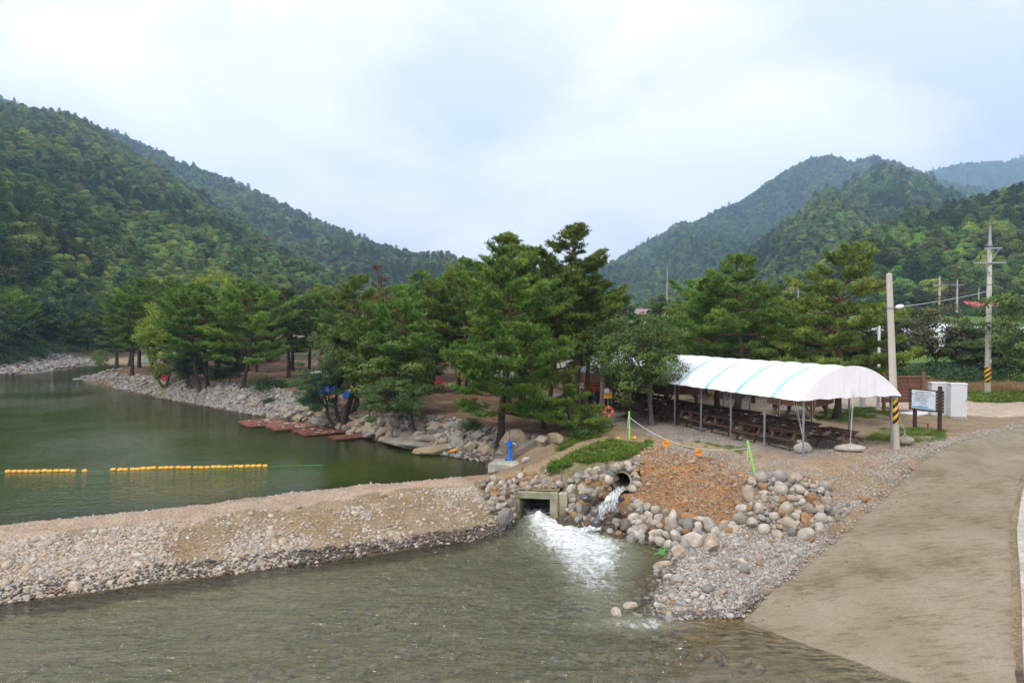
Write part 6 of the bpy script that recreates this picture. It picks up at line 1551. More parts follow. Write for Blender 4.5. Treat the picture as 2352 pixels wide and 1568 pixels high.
for sx in (-.6, .6):
    for s in (-1, 1): b = MB(); b.box((sx + s * .12, -.35, .25), (.06, .06, .72), Matrix.Rotation(s * .3, 3, 'Y')); put('leg', b.mesh('leg', M['beige']), t)
# red life jackets hung and dropped among the pines
def jacket(px, py, y, lab, s=1.0):
    x, _, z = AY(px, py, y); g = float(hgt_top(x, y)); z = max(z, g + .3); t = thing('life_jacket', lab, 'life jacket', (x, y, z), px * .3, 'red life jackets in the grove'); t.scale = (s,) * 3
    for sx in (-1, 1): b = MB(); b.box((sx * .13, 0, 0), (.2, .12, .5), Matrix.Rotation(sx * .08, 3, 'Y'), .8); put('panel', b.mesh('panel', M['red']), t)
    b = MB(); b.tube([(-.14, 0, .24), (-.1, 0, .34), (.1, 0, .34), (.14, 0, .24)], .04, 6); put('collar', b.mesh('collar', M['red']), t)
for (px, py, y, lab) in ((840, 880, 47, 'red life jacket hanging left of the chestnut tree stem'), (968, 861, 47.5, 'red life jackets hung on a line right of the boarded cabin'), (1008, 880, 46, 'red life jacket on a line left of the big layered pine'), (1062, 862, 47, 'red life jacket hung behind the lower limbs of the big layered pine'), (915, 895, 45, 'red life jacket lying on bare soil above the boulder wall'), (1080, 931, 36, 'red life jacket lying on stones beside the big layered pine'), (378, 872, 64, 'orange-red float caught between stems of the yellow-green tree')):
    jacket(px, py, y, lab)

# ------------------------------------------------------------------ culvert, pipe, falling water
cul_t = thing('box_culvert', 'square concrete box culvert pouring white water into the stream', 'culvert', (float(CO[0]), float(CO[1]), 0), math.atan2(CEX[1], CEX[0]))
def cp(nm, m, *boxes):
    b = MB(); [b.box(*q) for q in boxes]; return put(nm, b.mesh(nm, m), cul_t)
cp('side_wall', M['wet_concrete'], ((.09, 1.5, -1.95), (.2, 3.2, 1.72)))
cp('side_wall', M['wet_concrete'], ((1.44, 1.5, -1.95), (.28, 3.2, 1.72)))
cp('lintel', M['wet_concrete'], ((.77, 1.498, -1.175), (1.62, 3.24, .24)))
cp('wing_wall', M['wet_concrete'], ((1.75, .20, -1.75), (.33, .30, 1.3)))
cp('wing_wall', M['concrete'], ((1.98, .42, -1.65), (.14, .4, 1.15)))
cp('tunnel_dark_sheet', M['black'], ((.74, 3.0, -1.9), (1.2, .1, 1.6)))  # added black sheet: the tunnel's inner darkness put into colour
cp('base_slab', M['wet_concrete'], ((.77, 1.5, -2.72), (1.6, 3.1, .14)))
pipe_t = thing('drain_pipe', 'round concrete drain pipe set in stacked cobbles above the waterfall', 'pipe', (float(PO[0]), float(PO[1]), -.53), math.atan2(PA[1], PA[0]))
Rp = Matrix.Rotation(math.pi / 2 + .03, 3, 'Y')
b = MB(); prof = [(.30, 2.4), (.30, .02), (.315, 0), (.365, 0), (.375, .02), (.375, 2.4)]
nseg = 40; vv = []; ff = []
for r, z in prof:
    for k in range(nseg):
        a = 2 * math.pi * k / nseg; vv.append(Rp @ Vector((r * math.cos(a), r * math.sin(a), z)))
for i in range(5):
    for k in range(nseg): ff.append((i * nseg + k, i * nseg + (k + 1) % nseg, (i + 1) * nseg + (k + 1) % nseg, (i + 1) * nseg + k))
b.add(vv, ff); put('pipe_wall', b.mesh('pipe_wall', M['wet_concrete'], True), pipe_t)
b = MB(); b.lathe([(.31, 2.38), (.31, 2.42)], (0, 0, 0), 24, Rp); put('pipe_dark_disc', b.mesh('pipe_dark_disc', M['black']), pipe_t)  # black disc closing the bore, its colour stands in for the dark inside
M['fall'] = None
def fall_mat():
    m, n, l, bs = new_mat('falling_water'); out = n['Material Output']
    tc = n.new('ShaderNodeTexCoord'); mp = n.new('ShaderNodeMapping'); mp.inputs['Scale'].default_value = (13, 4, 2.2); l.new(tc.outputs['Object'], mp.inputs['Vector'])
    a = n.new('ShaderNodeTexNoise'); a.inputs['Scale'].default_value = 1.6; a.inputs['Detail'].default_value = 6; a.inputs['Roughness'].default_value = .65; l.new(mp.outputs[0], a.inputs['Vector'])
    r = n.new('ShaderNodeMapRange'); r.inputs['From Min'].default_value = .40; r.inputs['From Max'].default_value = .66; l.new(a.outputs['Fac'], r.inputs['Value'])
    df = n.new('ShaderNodeBsdfDiffuse'); df.inputs['Color'].default_value = (.80, .83, .84, 1)
    tp = n.new('ShaderNodeBsdfTransparent'); gl = n.new('ShaderNodeBsdfGlossy'); gl.inputs['Roughness'].default_value = .15
    m1 = n.new('ShaderNodeMixShader'); m1.inputs[0].default_value = .25; l.new(tp.outputs[0], m1.inputs[1]); l.new(gl.outputs[0], m1.inputs[2])
    m2 = n.new('ShaderNodeMixShader'); l.new(r.outputs[0], m2.inputs[0]); l.new(m1.outputs[0], m2.inputs[1]); l.new(df.outputs[0], m2.inputs[2]); l.new(m2.outputs[0], out.inputs['Surface']); return m
M['fall'] = fall_mat()
fp0, fp1 = np.array(G(1408, 1138, -.90)), np.array(G(1376, 1214, -2.0))
start = np.array((PO[0] + .02, PO[1] + .25, -.80))
path = [start, np.array((PO[0] - .12, PO[1] - .12, -.84)), fp0 + (0.04, 0.05, .02), fp0 + (-.08, -.10, -.10), fp0 * .72 + fp1 * .28 + (-.04, -.05, .0), fp0 * .4 + fp1 * .6, fp1 + (0, 0, .12), fp1 + (-.05, -.25, -.02)]
widths = [.16, .18, .20, .24, .32, .42, .52, .60]
ts = np.linspace(0, 7, 46); pa = np.stack([np.interp(ts, range(8), [p[c] for p in path]) for c in range(3)], -1); wd = np.interp(ts, range(8), widths)
ss = np.linspace(-1, 1, 22); Tg, Sg = np.meshgrid(ts, ss, indexing='ij')
for layer in range(2):
    Xf = pa[:, None, 0] + wd[:, None] * .95 * Sg + (fbm(Sg * 4, Tg * 1.2, 401 + layer) - .5) * .07; Yf = pa[:, None, 1] - .06 * (1 - Sg ** 2) - layer * .05 - (fbm(Sg * 6, Tg * 2, 403 + layer, 3) - .5) * .16; Zf = pa[:, None, 2] + (fbm(Sg * 5, Tg * 2.2, 405 + layer, 3) - .5) * .10 + .05 * (1 - Sg ** 2) + layer * .02
    k2 = np.arange(Xf.size).reshape(Xf.shape)
    if layer == 0: fall = thing('waterfall', 'white water tumbling from the drain pipe over dark wet stones', 'waterfall', (0, 0, 0))
    put('falling_water', np_mesh('falling_water', np.stack([Xf, Yf, Zf], -1).reshape(-1, 3), [np.stack([k2[:-1, :-1], k2[:-1, 1:], k2[1:, 1:], k2[1:, :-1]], -1).reshape(-1, 4)], [M['fall']], True), fall)
M['foam_drop'] = mat('spray_drops', (.85, .88, .88), .4, .03, 5, 0)
drop = np_mesh('drop', ICO[1][0] * .5, [ICO[1][1]], [M['foam_drop']], True); rg = np.random.default_rng(8)
SPc = np.concatenate([np.stack([rg.normal(3.0, .28, 260), rg.normal(23.35, .2, 260), W_LO + np.abs(rg.normal(0, .14, 260))], -1), np.stack([rg.normal(.95, .3, 260), rg.normal(24.3, .4, 260), W_LO + .12 + np.abs(rg.normal(0, .16, 260))], -1), np.stack([rg.normal(1.6, .8, 300), rg.normal(22.6, .9, 300), W_LO + np.abs(rg.normal(0.05, .06, 300))], -1)])
sz = rg.uniform(.006, .022, len(SPc)); scatter('spray', SPc, [drop], np.zeros(len(SPc)), np.zeros((len(SPc), 3)), np.repeat(sz[:, None], 3, 1), kind='stuff')

# ------------------------------------------------------------------ concrete block, hand pump, big boulder behind it
bx, by, _ = G(1121, 1088, W_UP); blk = MB()
ang = math.atan2(*(np.array(AY(1235, 1064, 28.4))[:2] - np.array((bx, by)))[::-1])
blk.box((0, 0, 0), (3.0, 1.0, 1.0), None)
o = put('concrete_block', blk.mesh('concrete_block', M['concrete']), None, (bx + 1.5 * math.cos(ang) - .5 * math.sin(ang), by + 1.5 * math.sin(ang) + .5 * math.cos(ang), -1.33 + .47 - .5 + .02), (0, 0, ang)); tagged(o, 'weathered concrete block at the pool end of the dam under the blue pump', 'concrete block')
ztop = -1.33 + .47 + .02
px_, py_, _ = AY(1171, 1056, by + .55); hp = thing('hand_pump', 'bright blue cast-iron hand pump standing on the concrete block', 'hand pump', (px_, py_, ztop), 0)
b = MB(); b.lathe([(.17, 0), (.17, .03), (.10, .04), (.085, .10), (.065, .50), (.085, .52), (.085, .56), (.105, .57), (.11, .76), (.12, .77), (.12, .81), (.05, .82)], n=20); put('body', b.mesh('body', M['blue'], False), hp)
b = MB(); b.tube([(.08, 0, .72), (.2, -.03, .72), (.27, -.05, .66)], .035, 8); put('spout', b.mesh('spout', M['steel']), hp)
b = MB(); b.tube([(0, 0, .80), (0, 0, 1.2), (-.01, 0, 1.33)], .018, 6); put('plunger_rod', b.mesh('plunger_rod', M['iron']), hp)
b = MB(); b.tube([(-.03, 0, 1.30), (-.28, .05, 1.33)], .014, 6); put('handle', b.mesh('handle', M['iron']), hp)
b = MB(); b.lathe([(.05, -.06), (.06, 0), (.05, .06)], (-.13, 0, .73), 10, Matrix.Rotation(math.pi / 2, 3, 'Y')); put('side_boss', b.mesh('side_boss', M['blue']), hp)
b = MB(); b.box((0, 0, .012), (.42, .3, .024)); put('base_plate', b.mesh('base_plate', M['iron']), hp)
bb = rock(520, 3, .12, 1.7, 8, M['boulder'], 'boulder'); x, y, z = AY(1180, 1028, by + 2.2)
tagged(put('large_boulder', bb, None, (x, y, -.75), (.1, .05, .5), (1.75, 1.3, 1.7)), 'large brown upright boulder right behind the blue hand pump', 'boulder')
x, y, z = AY(1228, 1030, by + 2.0); tagged(put('large_boulder', rock(521, 3, .13, 1.3, 7, M['boulder'], 'boulder'), None, (x, y, -.72), (.1, 0, .2), (1.5, .9, 1.1)), 'tan boulder to the right of the blue hand pump at the track edge', 'boulder')
x, y, z = GR(1207, 1062); tagged(put('pale_rock', rock(522, 2, .12, 1.1, 7, M['pale_stone'], 'rock'), None, (x, y, z + .1), (0, 0, .2), (.42, .3, .34)), 'small pale rock on the end of the concrete block', 'rock')
for i, (px, py, s, lab) in enumerate(((1372, 982, .75, 'larger pale rock of three beside the dirt track'), (1392, 985, .7, 'right-hand pale rock of three beside the dirt track'), (1376, 973, .5, 'upper pale rock of three beside the dirt track'))):
    x, y, z = GR(px, py); tagged(put('pale_rock', rock(523 + i, 3, .12, 1.1, 4, M['pale_stone'], 'rock'), None, (x, y, z + .08), (0, 0, i), (s, s * .8, s * .7)), lab, 'rock', 'pale rocks beside the track')
# beached inflatable end at the rock shore
x, y, z = G(1060, 1041, -1.22); t = thing('inflatable_boat', 'teal and orange inflatable boat tip stuck between rocks at the waterline', 'boat', (x, y, z), .3); t.scale = (.75, .75, .6)
for k, (m, pts) in enumerate((('teal', [(.5, 0, 0), (.25, -.2, .02), (-.2, -.22, .05)]), ('orange', [(-.75, 0, .22), (-.35, .05, .3), (.1, .1, .2), (.45, .08, .05)]), ('white_paint', [(-.2, -.1, .16), (.1, -.08, .2), (.35, 0, .12)]))):
    b = MB(); b.tube(pts, [.08] + [.11] * (len(pts) - 2) + [.08], 10); put('tube', b.mesh('tube', M[m], True), t)

# ------------------------------------------------------------------ buoy line
A0, A1 = np.array(G(-30, 1086, W_UP)), np.array(G(745, 1068.5, W_UP))
bl_ = thing('buoy_line', 'line of yellow-orange floats strung on green rope across the upper pool', 'buoy line', (0, 0, 0))
lp = lambda px: A0 + (A1 - A0) * ((px + 30) / 775.0)
def on_line(px):
    lo, hi = 0.0, 1.0
    for _ in range(40):
        t = (lo + hi) / 2; q = A0 + (A1 - A0) * t
        if proj(q[0], q[1], q[2])[0] < px: lo = t
        else: hi = t
    return A0 + (A1 - A0) * t + np.array((0, .10 * math.sin(px * .021), 0))
b = MB(); b.tube([tuple(on_line(p) + (0, 0, .012)) for p in range(-28, 745, 12)], .007, 5); put('rope', b.mesh('rope', M['green_rope']), bl_)
fl = MB(); fl.lathe([(.02, -.112), (.058, -.105), (.074, -.07), (.078, 0), (.074, .07), (.058, .105), (.02, .112)], n=12, rot=Matrix.Rotation(math.pi / 2, 3, 'Y')); flm = fl.mesh('float', M['buoy'], True)
dl = (A1 - A0)[:2]; fang = math.atan2(dl[1], dl[0])
for s0, s1 in ((11, 178), (194, 202), (255, 285), (286, 293), (299, 345), (347, 355), (361, 397), (401, 439), (443, 614)):
    q0, q1 = on_line(s0), on_line(s1); L = np.linalg.norm(q1 - q0); n = max(1, int(round(L / .236)))
    for i in range(n):
        q = q0 + (q1 - q0) * ((i + .5) / n); rf = random.Random(i + int(s0)); put('float', flm, bl_, (q[0] + rf.uniform(-.015, .015), q[1] + rf.uniform(-.03, .03), W_UP + .03 + rf.uniform(-.015, .015)), (0, rf.uniform(-.1, .1), fang + rf.uniform(-.12, .12)))
# ------------------------------------------------------------------ pipe rafts
def raft(c, w, n, label, seed, sk=0.0):
    rg = random.Random(seed); t = thing('pipe_raft', label, 'raft', c, math.atan2(.62, .78), 'rafts of rusty red pipes')
    for i in range(n):
        b = MB(); r = .062; off = rg.uniform(-.12, .12) + sk * i
        b.tube([(-w / 2 + off, -(i - n / 2) * .128, .06), (0 + off, -(i - n / 2) * .128, .06 + rg.uniform(-.012, .012)), (w / 2 + off, -(i - n / 2) * .128, .06)], r, 8); put('pipe', b.mesh('pipe', M['rust'], False), t)
        if rg.random() < .6: b = MB(); q = rg.uniform(-w * .4, w * .4); b.box((q, -(i - n / 2) * .128, .125), (rg.uniform(.12, .4), .05, .012)); put('white_patch', b.mesh('white_patch', M['white_paint']), t)
    for s in (-.8, .8): b = MB(); b.box((s * w / 2 * .8, 0, -.03), (.08, n * .128, .06)); put('cross_beam', b.mesh('cross_beam', M['iron']), t)
for i, (px, py, w, n, lab) in enumerate(((610, 972, 2.5, 24, 'rusty red pipe raft farthest along the bank, with the smoothest top'), (672, 980, 2.6, 22, 'rusty red pipe raft second from the far end, white scraps on it'), (738, 992, 2.5, 20, 'rusty red pipe raft in the middle of the landing before the old willow'), (806, 1005, 1.9, 10, 'small pipe raft nearest the rock slabs with white scraps'))):
    raft(G(px, py, W_UP), w, n, lab, 600 + i, -.012)

# ------------------------------------------------------------------ green stakes, chain and warning tags
def stake(px, py, tx, ty, lab):
    x, y, z = GR(px, py); tp_ = AY(tx, ty, y - (.0)); t = thing('green_stake', lab, 'stake', (x, y, z), 0, 'green stakes of the rope barrier')
    b = MB(); e_ = Vector(tp_) - Vector((x, y, z)); b.tube([tuple(-e_ * .1), tuple(e_)], .037, 10); put('shaft', b.mesh('shaft', M['green_pole']), t)
    b = MB(); b.lathe([(.037, -.012), (.03, .012), (.01, .022)], tuple(e_), 10); put('cap', b.mesh('cap', M['green_pole']), t)
    b = MB(); k = e_ * .80; b.lathe([(.043, -.03), (.047, 0), (.043, .03)], tuple(k), 10); put('rope_knot', b.mesh('rope_knot', M['rope']), t)
    b = MB(); b.tube([tuple(k + Vector((-.05, -.02, 0))), tuple(k + Vector((-.07, -.03, -.25))), tuple(k + Vector((-.06, -.02, -.45)))], .010, 5); put('rope_end', b.mesh('rope_end', M['rope']), t)
    return Vector((x, y, z)) + k
k1 = stake(1446, 1008, 1445, 945, 'upright lime-green stake at the grassy corner of the dirt track')
k2 = stake(1734, 1088, 1717, 1013, 'lime-green stake tilted to the left above the cobble heap')
rp_ = [k1 * (1 - f) + k2 * f + Vector((0, 0, -4 * .52 * f * (1 - f) - .04 * math.sin(f * 3.1))) for f in np.linspace(0, 1, 40)]
t = thing('barrier_rope', 'pale twisted rope slung between the two lime-green stakes', 'rope', tuple(k1)); b = MB(); b.tube([tuple(p - k1) for p in rp_], .014, 6); put('rope', b.mesh('rope', M['rope']), t)
for f, txt, tilt, lab in ((.40, '접근', .5, 'orange warning tag with black letters hanging nearer the upright stake'), (.66, '금지', -.15, 'orange warning tag with black letters hanging nearer the tilted stake')):
    i = int(f * 39); p = rp_[i]; t = thing('warning_tag', lab, 'warning tag', tuple(p), -.45, 'orange warning tags on the rope')
    b = MB(); R = Matrix.Rotation(tilt, 3, 'Y'); v = [R @ Vector(q) for q in ((-.10, 0, 0), (.10, 0, 0), (.125, -.01, -.22), (.03, -.015, -.31), (-.125, -.01, -.22))]; b.add([tuple(q) for q in v] + [tuple(q + Vector((0, .006, 0))) for q in v], [(0, 4, 3, 2, 1), (5, 6, 7, 8, 9), (0, 1, 6, 5), (1, 2, 7, 6), (2, 3, 8, 7), (3, 4, 9, 8), (4, 0, 5, 9)]); pl = put('plate', b.mesh('plate', M['orange']), t)
    put('lettering', text_mesh('lettering', txt, .11, M['ink'], .001), pl, tuple(R @ Vector((0, -.016, -.14))), (math.pi / 2, tilt, 0))
for (px, py, lab) in ((1418, 1010, 'yellow plastic cup lying in the weeds left of the upright stake'), (1456, 1009, 'orange plastic scrap at the foot of the upright stake')):
    x, y, z = GR(px, py); t = thing('plastic_cup', lab, 'litter', (x, y, z + .07), .4); b = MB(); b.lathe([(.05, -.08), (.065, .08), (.055, .08)], n=12, rot=Matrix.Rotation(1.2, 3, 'X')); put('cup', b.mesh('cup', M['yellow']), t)
x, y, z = G(1523, 1258, -1.8); t = thing('net_scrap', 'scrap of green netting caught on the embankment toe', 'litter', (x, y, z), 0)
for i in range(7): b = MB(); b.tube([(0, 0, .05), (rng.normal(0, .08), -.05, -.02), (rng.normal(0, .12), -.1, -.16)], .014, 5); put('strand', b.mesh('strand', M['green_rope']), t)

# ------------------------------------------------------------------ life ring stand, short concrete post, kayaks
x, y, z = GR(1381, 967); cpt = thing('concrete_post', 'bare grey concrete post beside the life ring stand', 'post', (x, y, z), 0)
b = MB(); top = Vector(AY(1389, 776, y + .1)) - Vector((x, y, z)); b.tube([(0, 0, -.2), tuple(top * .5), tuple(top)], [.15, .13, .11], 14); put('shaft', b.mesh('shaft', M['pole_concrete'], True), cpt)
b = MB(); b.lathe([(.112, -.04), (.112, .04)], tuple(top * .42), 14); put('band', b.mesh('band', M['steel']), cpt)
x, y, z = GR(1398, 973); st = thing('life_ring_stand', 'steel stand with yellow sign holding the orange life ring', 'stand', (x, y, z), 0)
b = MB(); b.tube([(0, 0, -.1), (-.05, 0, 1.6)], .025, 8); put('pole', b.mesh('pole', M['steel']), st)
b = MB(); b.box((-.04, -.03, 1.42), (.42, .025, .26)); b.box((.0, -.03, 1.585), (.30, .025, .07)); sp_ = put('sign', b.mesh('sign', M['yellow']), st)
put('lettering', text_mesh('lettering', '인명구조함', .075, M['red'], .001), sp_, (-.04, -.046, 1.46), (math.pi / 2, 0, 0))
b = MB(); b.lathe([(.16, 0), (.15, .14), (.08, .24), (.01, .26)], (-.08, .02, 1.56), 14); put('hood', b.mesh('hood', M['white_paint'], True), st)
ring = thing('life_ring', 'bright orange life ring with white bands hanging on the steel stand', 'life ring', (x - .02, y - .10, z + .62), .35)
nv, nu = 32, 12; v = []; f = []
for i in range(nv):
    a = 2 * math.pi * i / nv
    for j in range(nu):
        c = 2 * math.pi * j / nu; r = .225 + .075 * math.cos(c); v.append((r * math.cos(a), .05 * math.sin(c), r * math.sin(a)))
for i in range(nv):
    for j in range(nu): f.append((i * nu + j, ((i + 1) % nv) * nu + j, ((i + 1) % nv) * nu + (j + 1) % nu, i * nu + (j + 1) % nu))
b = MB(); b.add(v, f); put('ring', b.mesh('ring', M['ring'], True), ring)
for a in (0, math.pi / 2, math.pi, 1.5 * math.pi): b = MB(); b.box((.225 * math.cos(a), 0, .225 * math.sin(a)), (.158, .106, .035), Matrix.Rotation(-a, 3, 'Y')); put('white_band', b.mesh('white_band', M['white_paint']), ring)
def kayak(px, py, y, rz, m, m2, lab, num=None):
    x, _, z = AY(px, py, y); t = thing('inflatable_kayak', lab, 'kayak', (x, y, z), rz, 'stacked inflatable kayaks'); n = 15; v = []; f = []
    for i in range(n):
        q = -1 + 2 * i / (n - 1); w = .36 * max(.04, 1 - abs(q) ** 3.2) ** .6; h = .15 * max(.15, 1 - abs(q) ** 4); lift = .18 * abs(q) ** 3
        for k in range(12): a = 2 * math.pi * k / 12; v.append((1.15 * q, w * math.cos(a), lift + h * math.sin(a)))
    for i in range(n - 1):
        for k in range(12): f.append((i * 12 + k, i * 12 + (k + 1) % 12, i * 12 + 12 + (k + 1) % 12, i * 12 + 12 + k))
    f += [tuple(range(11, -1, -1)), tuple((n - 1) * 12 + k for k in range(12))]
    b = MB(); b.add(v, f); hull = put('hull', b.mesh('hull', M[m], True), t)
    b = MB(); b.tube([(-.95, -.27, .10), (-.4, -.345, .08), (.1, -.355, .08)], .05, 8); put('side_panel', b.mesh('side_panel', M[m2], True), t)
    if num: put('lettering', text_mesh('lettering', num, .16, M['white_paint'], .001), hull, (.55, -.385, .03), (math.pi / 2, 0, 0))
    return t
kayak(1384, 884, 43.2, .12, 'red', 'orange', 'red and orange inflatable kayak on top of the stack', '23')
kayak(1380, 891.5, 43.2, .08, 'ring', 'orange', 'red-orange inflatable kayak second from the top of the stack', '2')
kayak(1386, 899, 43.2, .14, 'red', 'ring', 'red inflatable kayak third from the top of the stack')
kayak(1376, 905, 43.0, .10, 'teal', 'buoy', 'teal and sand-coloured inflatable kayak at the bottom of the stack')
x, _, z = AY(1380, 913, 43.2); g = float(hgt_top(x, 43.2)); t = thing('rack', 'low dark trestle under the stacked kayaks', 'rack', (x, 43.2, g), .1)
for s in (-.7, .7):
    b = MB(); b.box((s, 0, .28), (.1, .8, .08)); put('beam', b.mesh('beam', M['wood_dark']), t)
    for q in (-.3, .3): b = MB(); b.box((s, q, .12), (.08, .08, .3)); put('leg', b.mesh('leg', M['wood_dark']), t)
x, y, z = AY(1640, 930, 45); t = thing('timber_pole', 'bright orange-brown timber pole leaning between pine trunks behind the tables', 'pole', (x, y, float(hgt_top(x, y))), 0); b = MB(); b.tube([(-.25, 0, 0), (.3, .1, 1.25)], .035, 8); put('shaft', b.mesh('shaft', M['orange']), t)
# ------------------------------------------------------------------ lamp pole, utility poles, cables
def striped_guard(parent, r, z0, z1, n=24, turns=1.6):
    """yellow sleeve with slanting black bands, each band a raised strip"""
    b = MB(); b.lathe([(r, z0), (r + .006, z0 + .01), (r + .006, z1 - .01), (r, z1)], n=n); sl = put('striped_sleeve', b.mesh('striped_sleeve', M['yellow'], True), parent)
    H = z1 - z0; step = H / 3.2
    for k in range(-3, 5):
        v = []; f = []; m = 40
        for i in range(m + 1):
            a = math.pi * 2 * i / m; base = z0 + k * step + (a / (2 * math.pi)) * step * 3
            lo, hi = max(z0 + .004, min(z1 - .004, base)), max(z0 + .004, min(z1 - .004, base + step * .5))
            v += [((r + .010) * math.cos(a), (r + .010) * math.sin(a), lo), ((r + .010) * math.cos(a), (r + .010) * math.sin(a), hi)]
        q = [(2 * i, 2 * i + 2, 2 * i + 3, 2 * i + 1) for i in range(m) if v[2 * i + 1][2] - v[2 * i][2] > .004 or v[2 * i + 3][2] - v[2 * i + 2][2] > .004]
        if q: b = MB(); b.add(v, q); put('black_band', b.mesh('black_band', M['black'], True), sl)
x, y, z = GR(2057, 1030); LPB = (x, y, z)
lt = Vector(AY(2042, 629, y)) - Vector(LPB); lamp = thing('lamp_pole', 'leaning concrete lamp pole with striped guard at the open end of the canopy', 'lamp pole', LPB, 0)
tilt_b = math.atan2(lt.x, lt.z)
lamp.rotation_euler = (0, tilt_b, 0); LH = lt.length
b = MB(); b.lathe([(.165, -.2), (.16, 0), (.11, LH - .03), (.10, LH), (.02, LH + .04)], n=22); put('shaft', b.mesh('shaft', M['pole_concrete'], True), lamp)
striped_guard(lamp, .155, 1.05, 2.05)
zl = LH * (1030 - 707) / (1030 - 629)
b = MB(); b.lathe([(.130, zl - .05), (.134, zl - .04), (.134, zl + .04), (.13, zl + .05)], n=20); put('clamp_band', b.mesh('clamp_band', M['steel']), lamp)
b = MB(); b.tube([(.1, -.02, zl), (.26, -.04, zl + .04)], .025, 8); put('lamp_arm', b.mesh('lamp_arm', M['steel']), lamp)
b = MB(); b.lathe([(.03, -.02), (.075, .02), (.09, .12), (.085, .24), (.05, .29), (.01, .30)], (.22, -.04, zl + .02), 16, Matrix.Rotation(math.pi / 2 - .12, 3, 'Y')); put('lamp_head', b.mesh('lamp_head', M['white_paint'], True), lamp)
def insul(parent, x_, y_, z_, h=.26):
    b = MB(); b.lathe([(.02, 0), (.02, h * .2), (.055, h * .25), (.03, h * .38), (.055, h * .45), (.03, h * .58), (.055, h * .65), (.03, h * .78), (.05, h * .85), (.02, h)], (x_, y_, z_), 10); put('insulator', b.mesh('insulator', M['iron']), parent)
x, y, z = AY(2268, 911, 46.5); z = float(hgt_top(x, y)); UPB = (x, y, z); up = thing('utility_pole', 'tall concrete utility pole with two steel crossarms and striped guard beside the mown straw', 'utility pole', UPB, 0)
zt = AY(2264, 563, y)[2] - z; ztip = AY(2264, 515, y)[2] - z; za = AY(2264, 571, y)[2] - z; zb2 = AY(2264, 604, y)[2] - z
b = MB(); b.lathe([(.205, -.2), (.20, 0), (.13, zt), (.05, zt + .02)], n=22); put('shaft', b.mesh('shaft', M['pole_concrete'], True), up)
striped_guard(up, .195, 1.0, 2.05)
b = MB(); b.lathe([(.15, zt - .15), (.15, zt), (.10, zt + .35), (.06, ztip - .1), (.05, ztip), (.075, ztip + .02), (.06, ztip + .07), (.01, ztip + .10)], n=14); put('steel_top', b.mesh('steel_top', M['steel'], True), up)
b = MB(); b.box((.12, -.16, za), (1.95, .09, .10), Matrix.Rotation(-.08, 3, 'Y') @ rotz(.45)); put('crossarm', b.mesh('crossarm', M['steel']), up)
b = MB(); b.box((-.10, -.16, zb2), (2.1, .09, .10), rotz(-.05)); put('crossarm', b.mesh('crossarm', M['steel']), up)
for s, zz in ((-1, zb2), (1, za)): b = MB(); b.tube([(s * .55, -.16, zz - .03), (s * .06, -.16, zz - .72)], .022, 6); put('arm_brace', b.mesh('arm_brace', M['steel']), up)
b = MB(); b.tube([(-.65, -.16, zb2 - .03), (-.06, -.16, zb2 - .72)], .022, 6); put('arm_brace', b.mesh('arm_brace', M['steel']), up)
insul(up, -.72, -.16, zb2 + .18, .36); b = MB(); b.tube([(-.72, -.16, zb2), (-.72, -.16, zb2 + .2)], .014, 6); put('pin', b.mesh('pin', M['steel']), up)
for q in (.9, 1.02): insul(up, q, -.1 + .4 * (q - .9), za + .02 - (q * .08), .16)
for f in (.42, .55, .62, .74, .8): b = MB(); b.lathe([(.205 - .07 * f + .006, zt * f - .03), (.205 - .07 * f + .012, zt * f), (.205 - .07 * f + .006, zt * f + .03)], n=18); put('band', b.mesh('band', M['steel']), up)
b = MB(); b.box((.05, -.188, 2.45), (.11, .012, .2)); put('notice_plate', b.mesh('notice_plate', M['white_paint']), up)
def small_pole(px, py, top, y, r, lab, arms=True):
    x, _, z = AY(px, py, y); zt_ = AY(px, top, y)[2] - z; t = thing('utility_pole', lab, 'utility pole', (x, y, z), 0, 'distant utility poles')
    b = MB(); b.lathe([(r, -1.0), (r * .7, zt_ * .82), (r * .35, zt_)], n=10); put('shaft', b.mesh('shaft', M['pole_concrete']), t)
    if arms:
        b = MB(); b.box((0, -.15, zt_ * .80), (2.4, .12, .12)); put('crossarm', b.mesh('crossarm', M['steel']), t)
        for s in (-1, 1): b = MB(); b.tube([(s * .7, -.15, zt_ * .80), (0, -.15, zt_ * .74)], .03, 5); put('arm_brace', b.mesh('arm_brace', M['steel']), t)
small_pole(2157, 735, 634, 104, .2, 'distant utility pole with crossarm above the orchard, nearer one')
small_pole(2198, 705, 642, 128, .2, 'distant utility pole with hooked top just left of the red roof')
small_pole(1833, 700, 662, 150, .2, 'distant utility pole with crossarm seen between the canopy pines')
small_pole(1532, 690, 612, 240, .22, 'far utility pole rising behind the pine that reaches out left', False)
small_pole(2248, 690, 660, 150, .15, 'thin distant pole just left of the tall utility pole', False)
def post_white(px, base, top, w, lab, square=False):
    x, y, z = GR(px, base); h = AY(px, top, y)[2] - z; t = thing('white_post', lab, 'post', (x, y, z), 0); b = MB()
    if square: b.box((0, 0, h / 2), (w, w, h))
    else: b.lathe([(w * .55, -.1), (w * .55, 0), (w * .4, h), (.01, h + .02)], n=12)
    put('shaft', b.mesh('shaft', M['white_paint']), t); b = MB(); b.box((0, 0, .02), (w * 1.6, w * 1.6, .04)); put('base_plate', b.mesh('base_plate', M['white_paint']), t)
post_white(2017, 940, 737, .17, 'tall thin white post standing behind the far canopy corner')
post_white(1981, 935, 893, .24, 'short square white post behind the open canopy end', True)
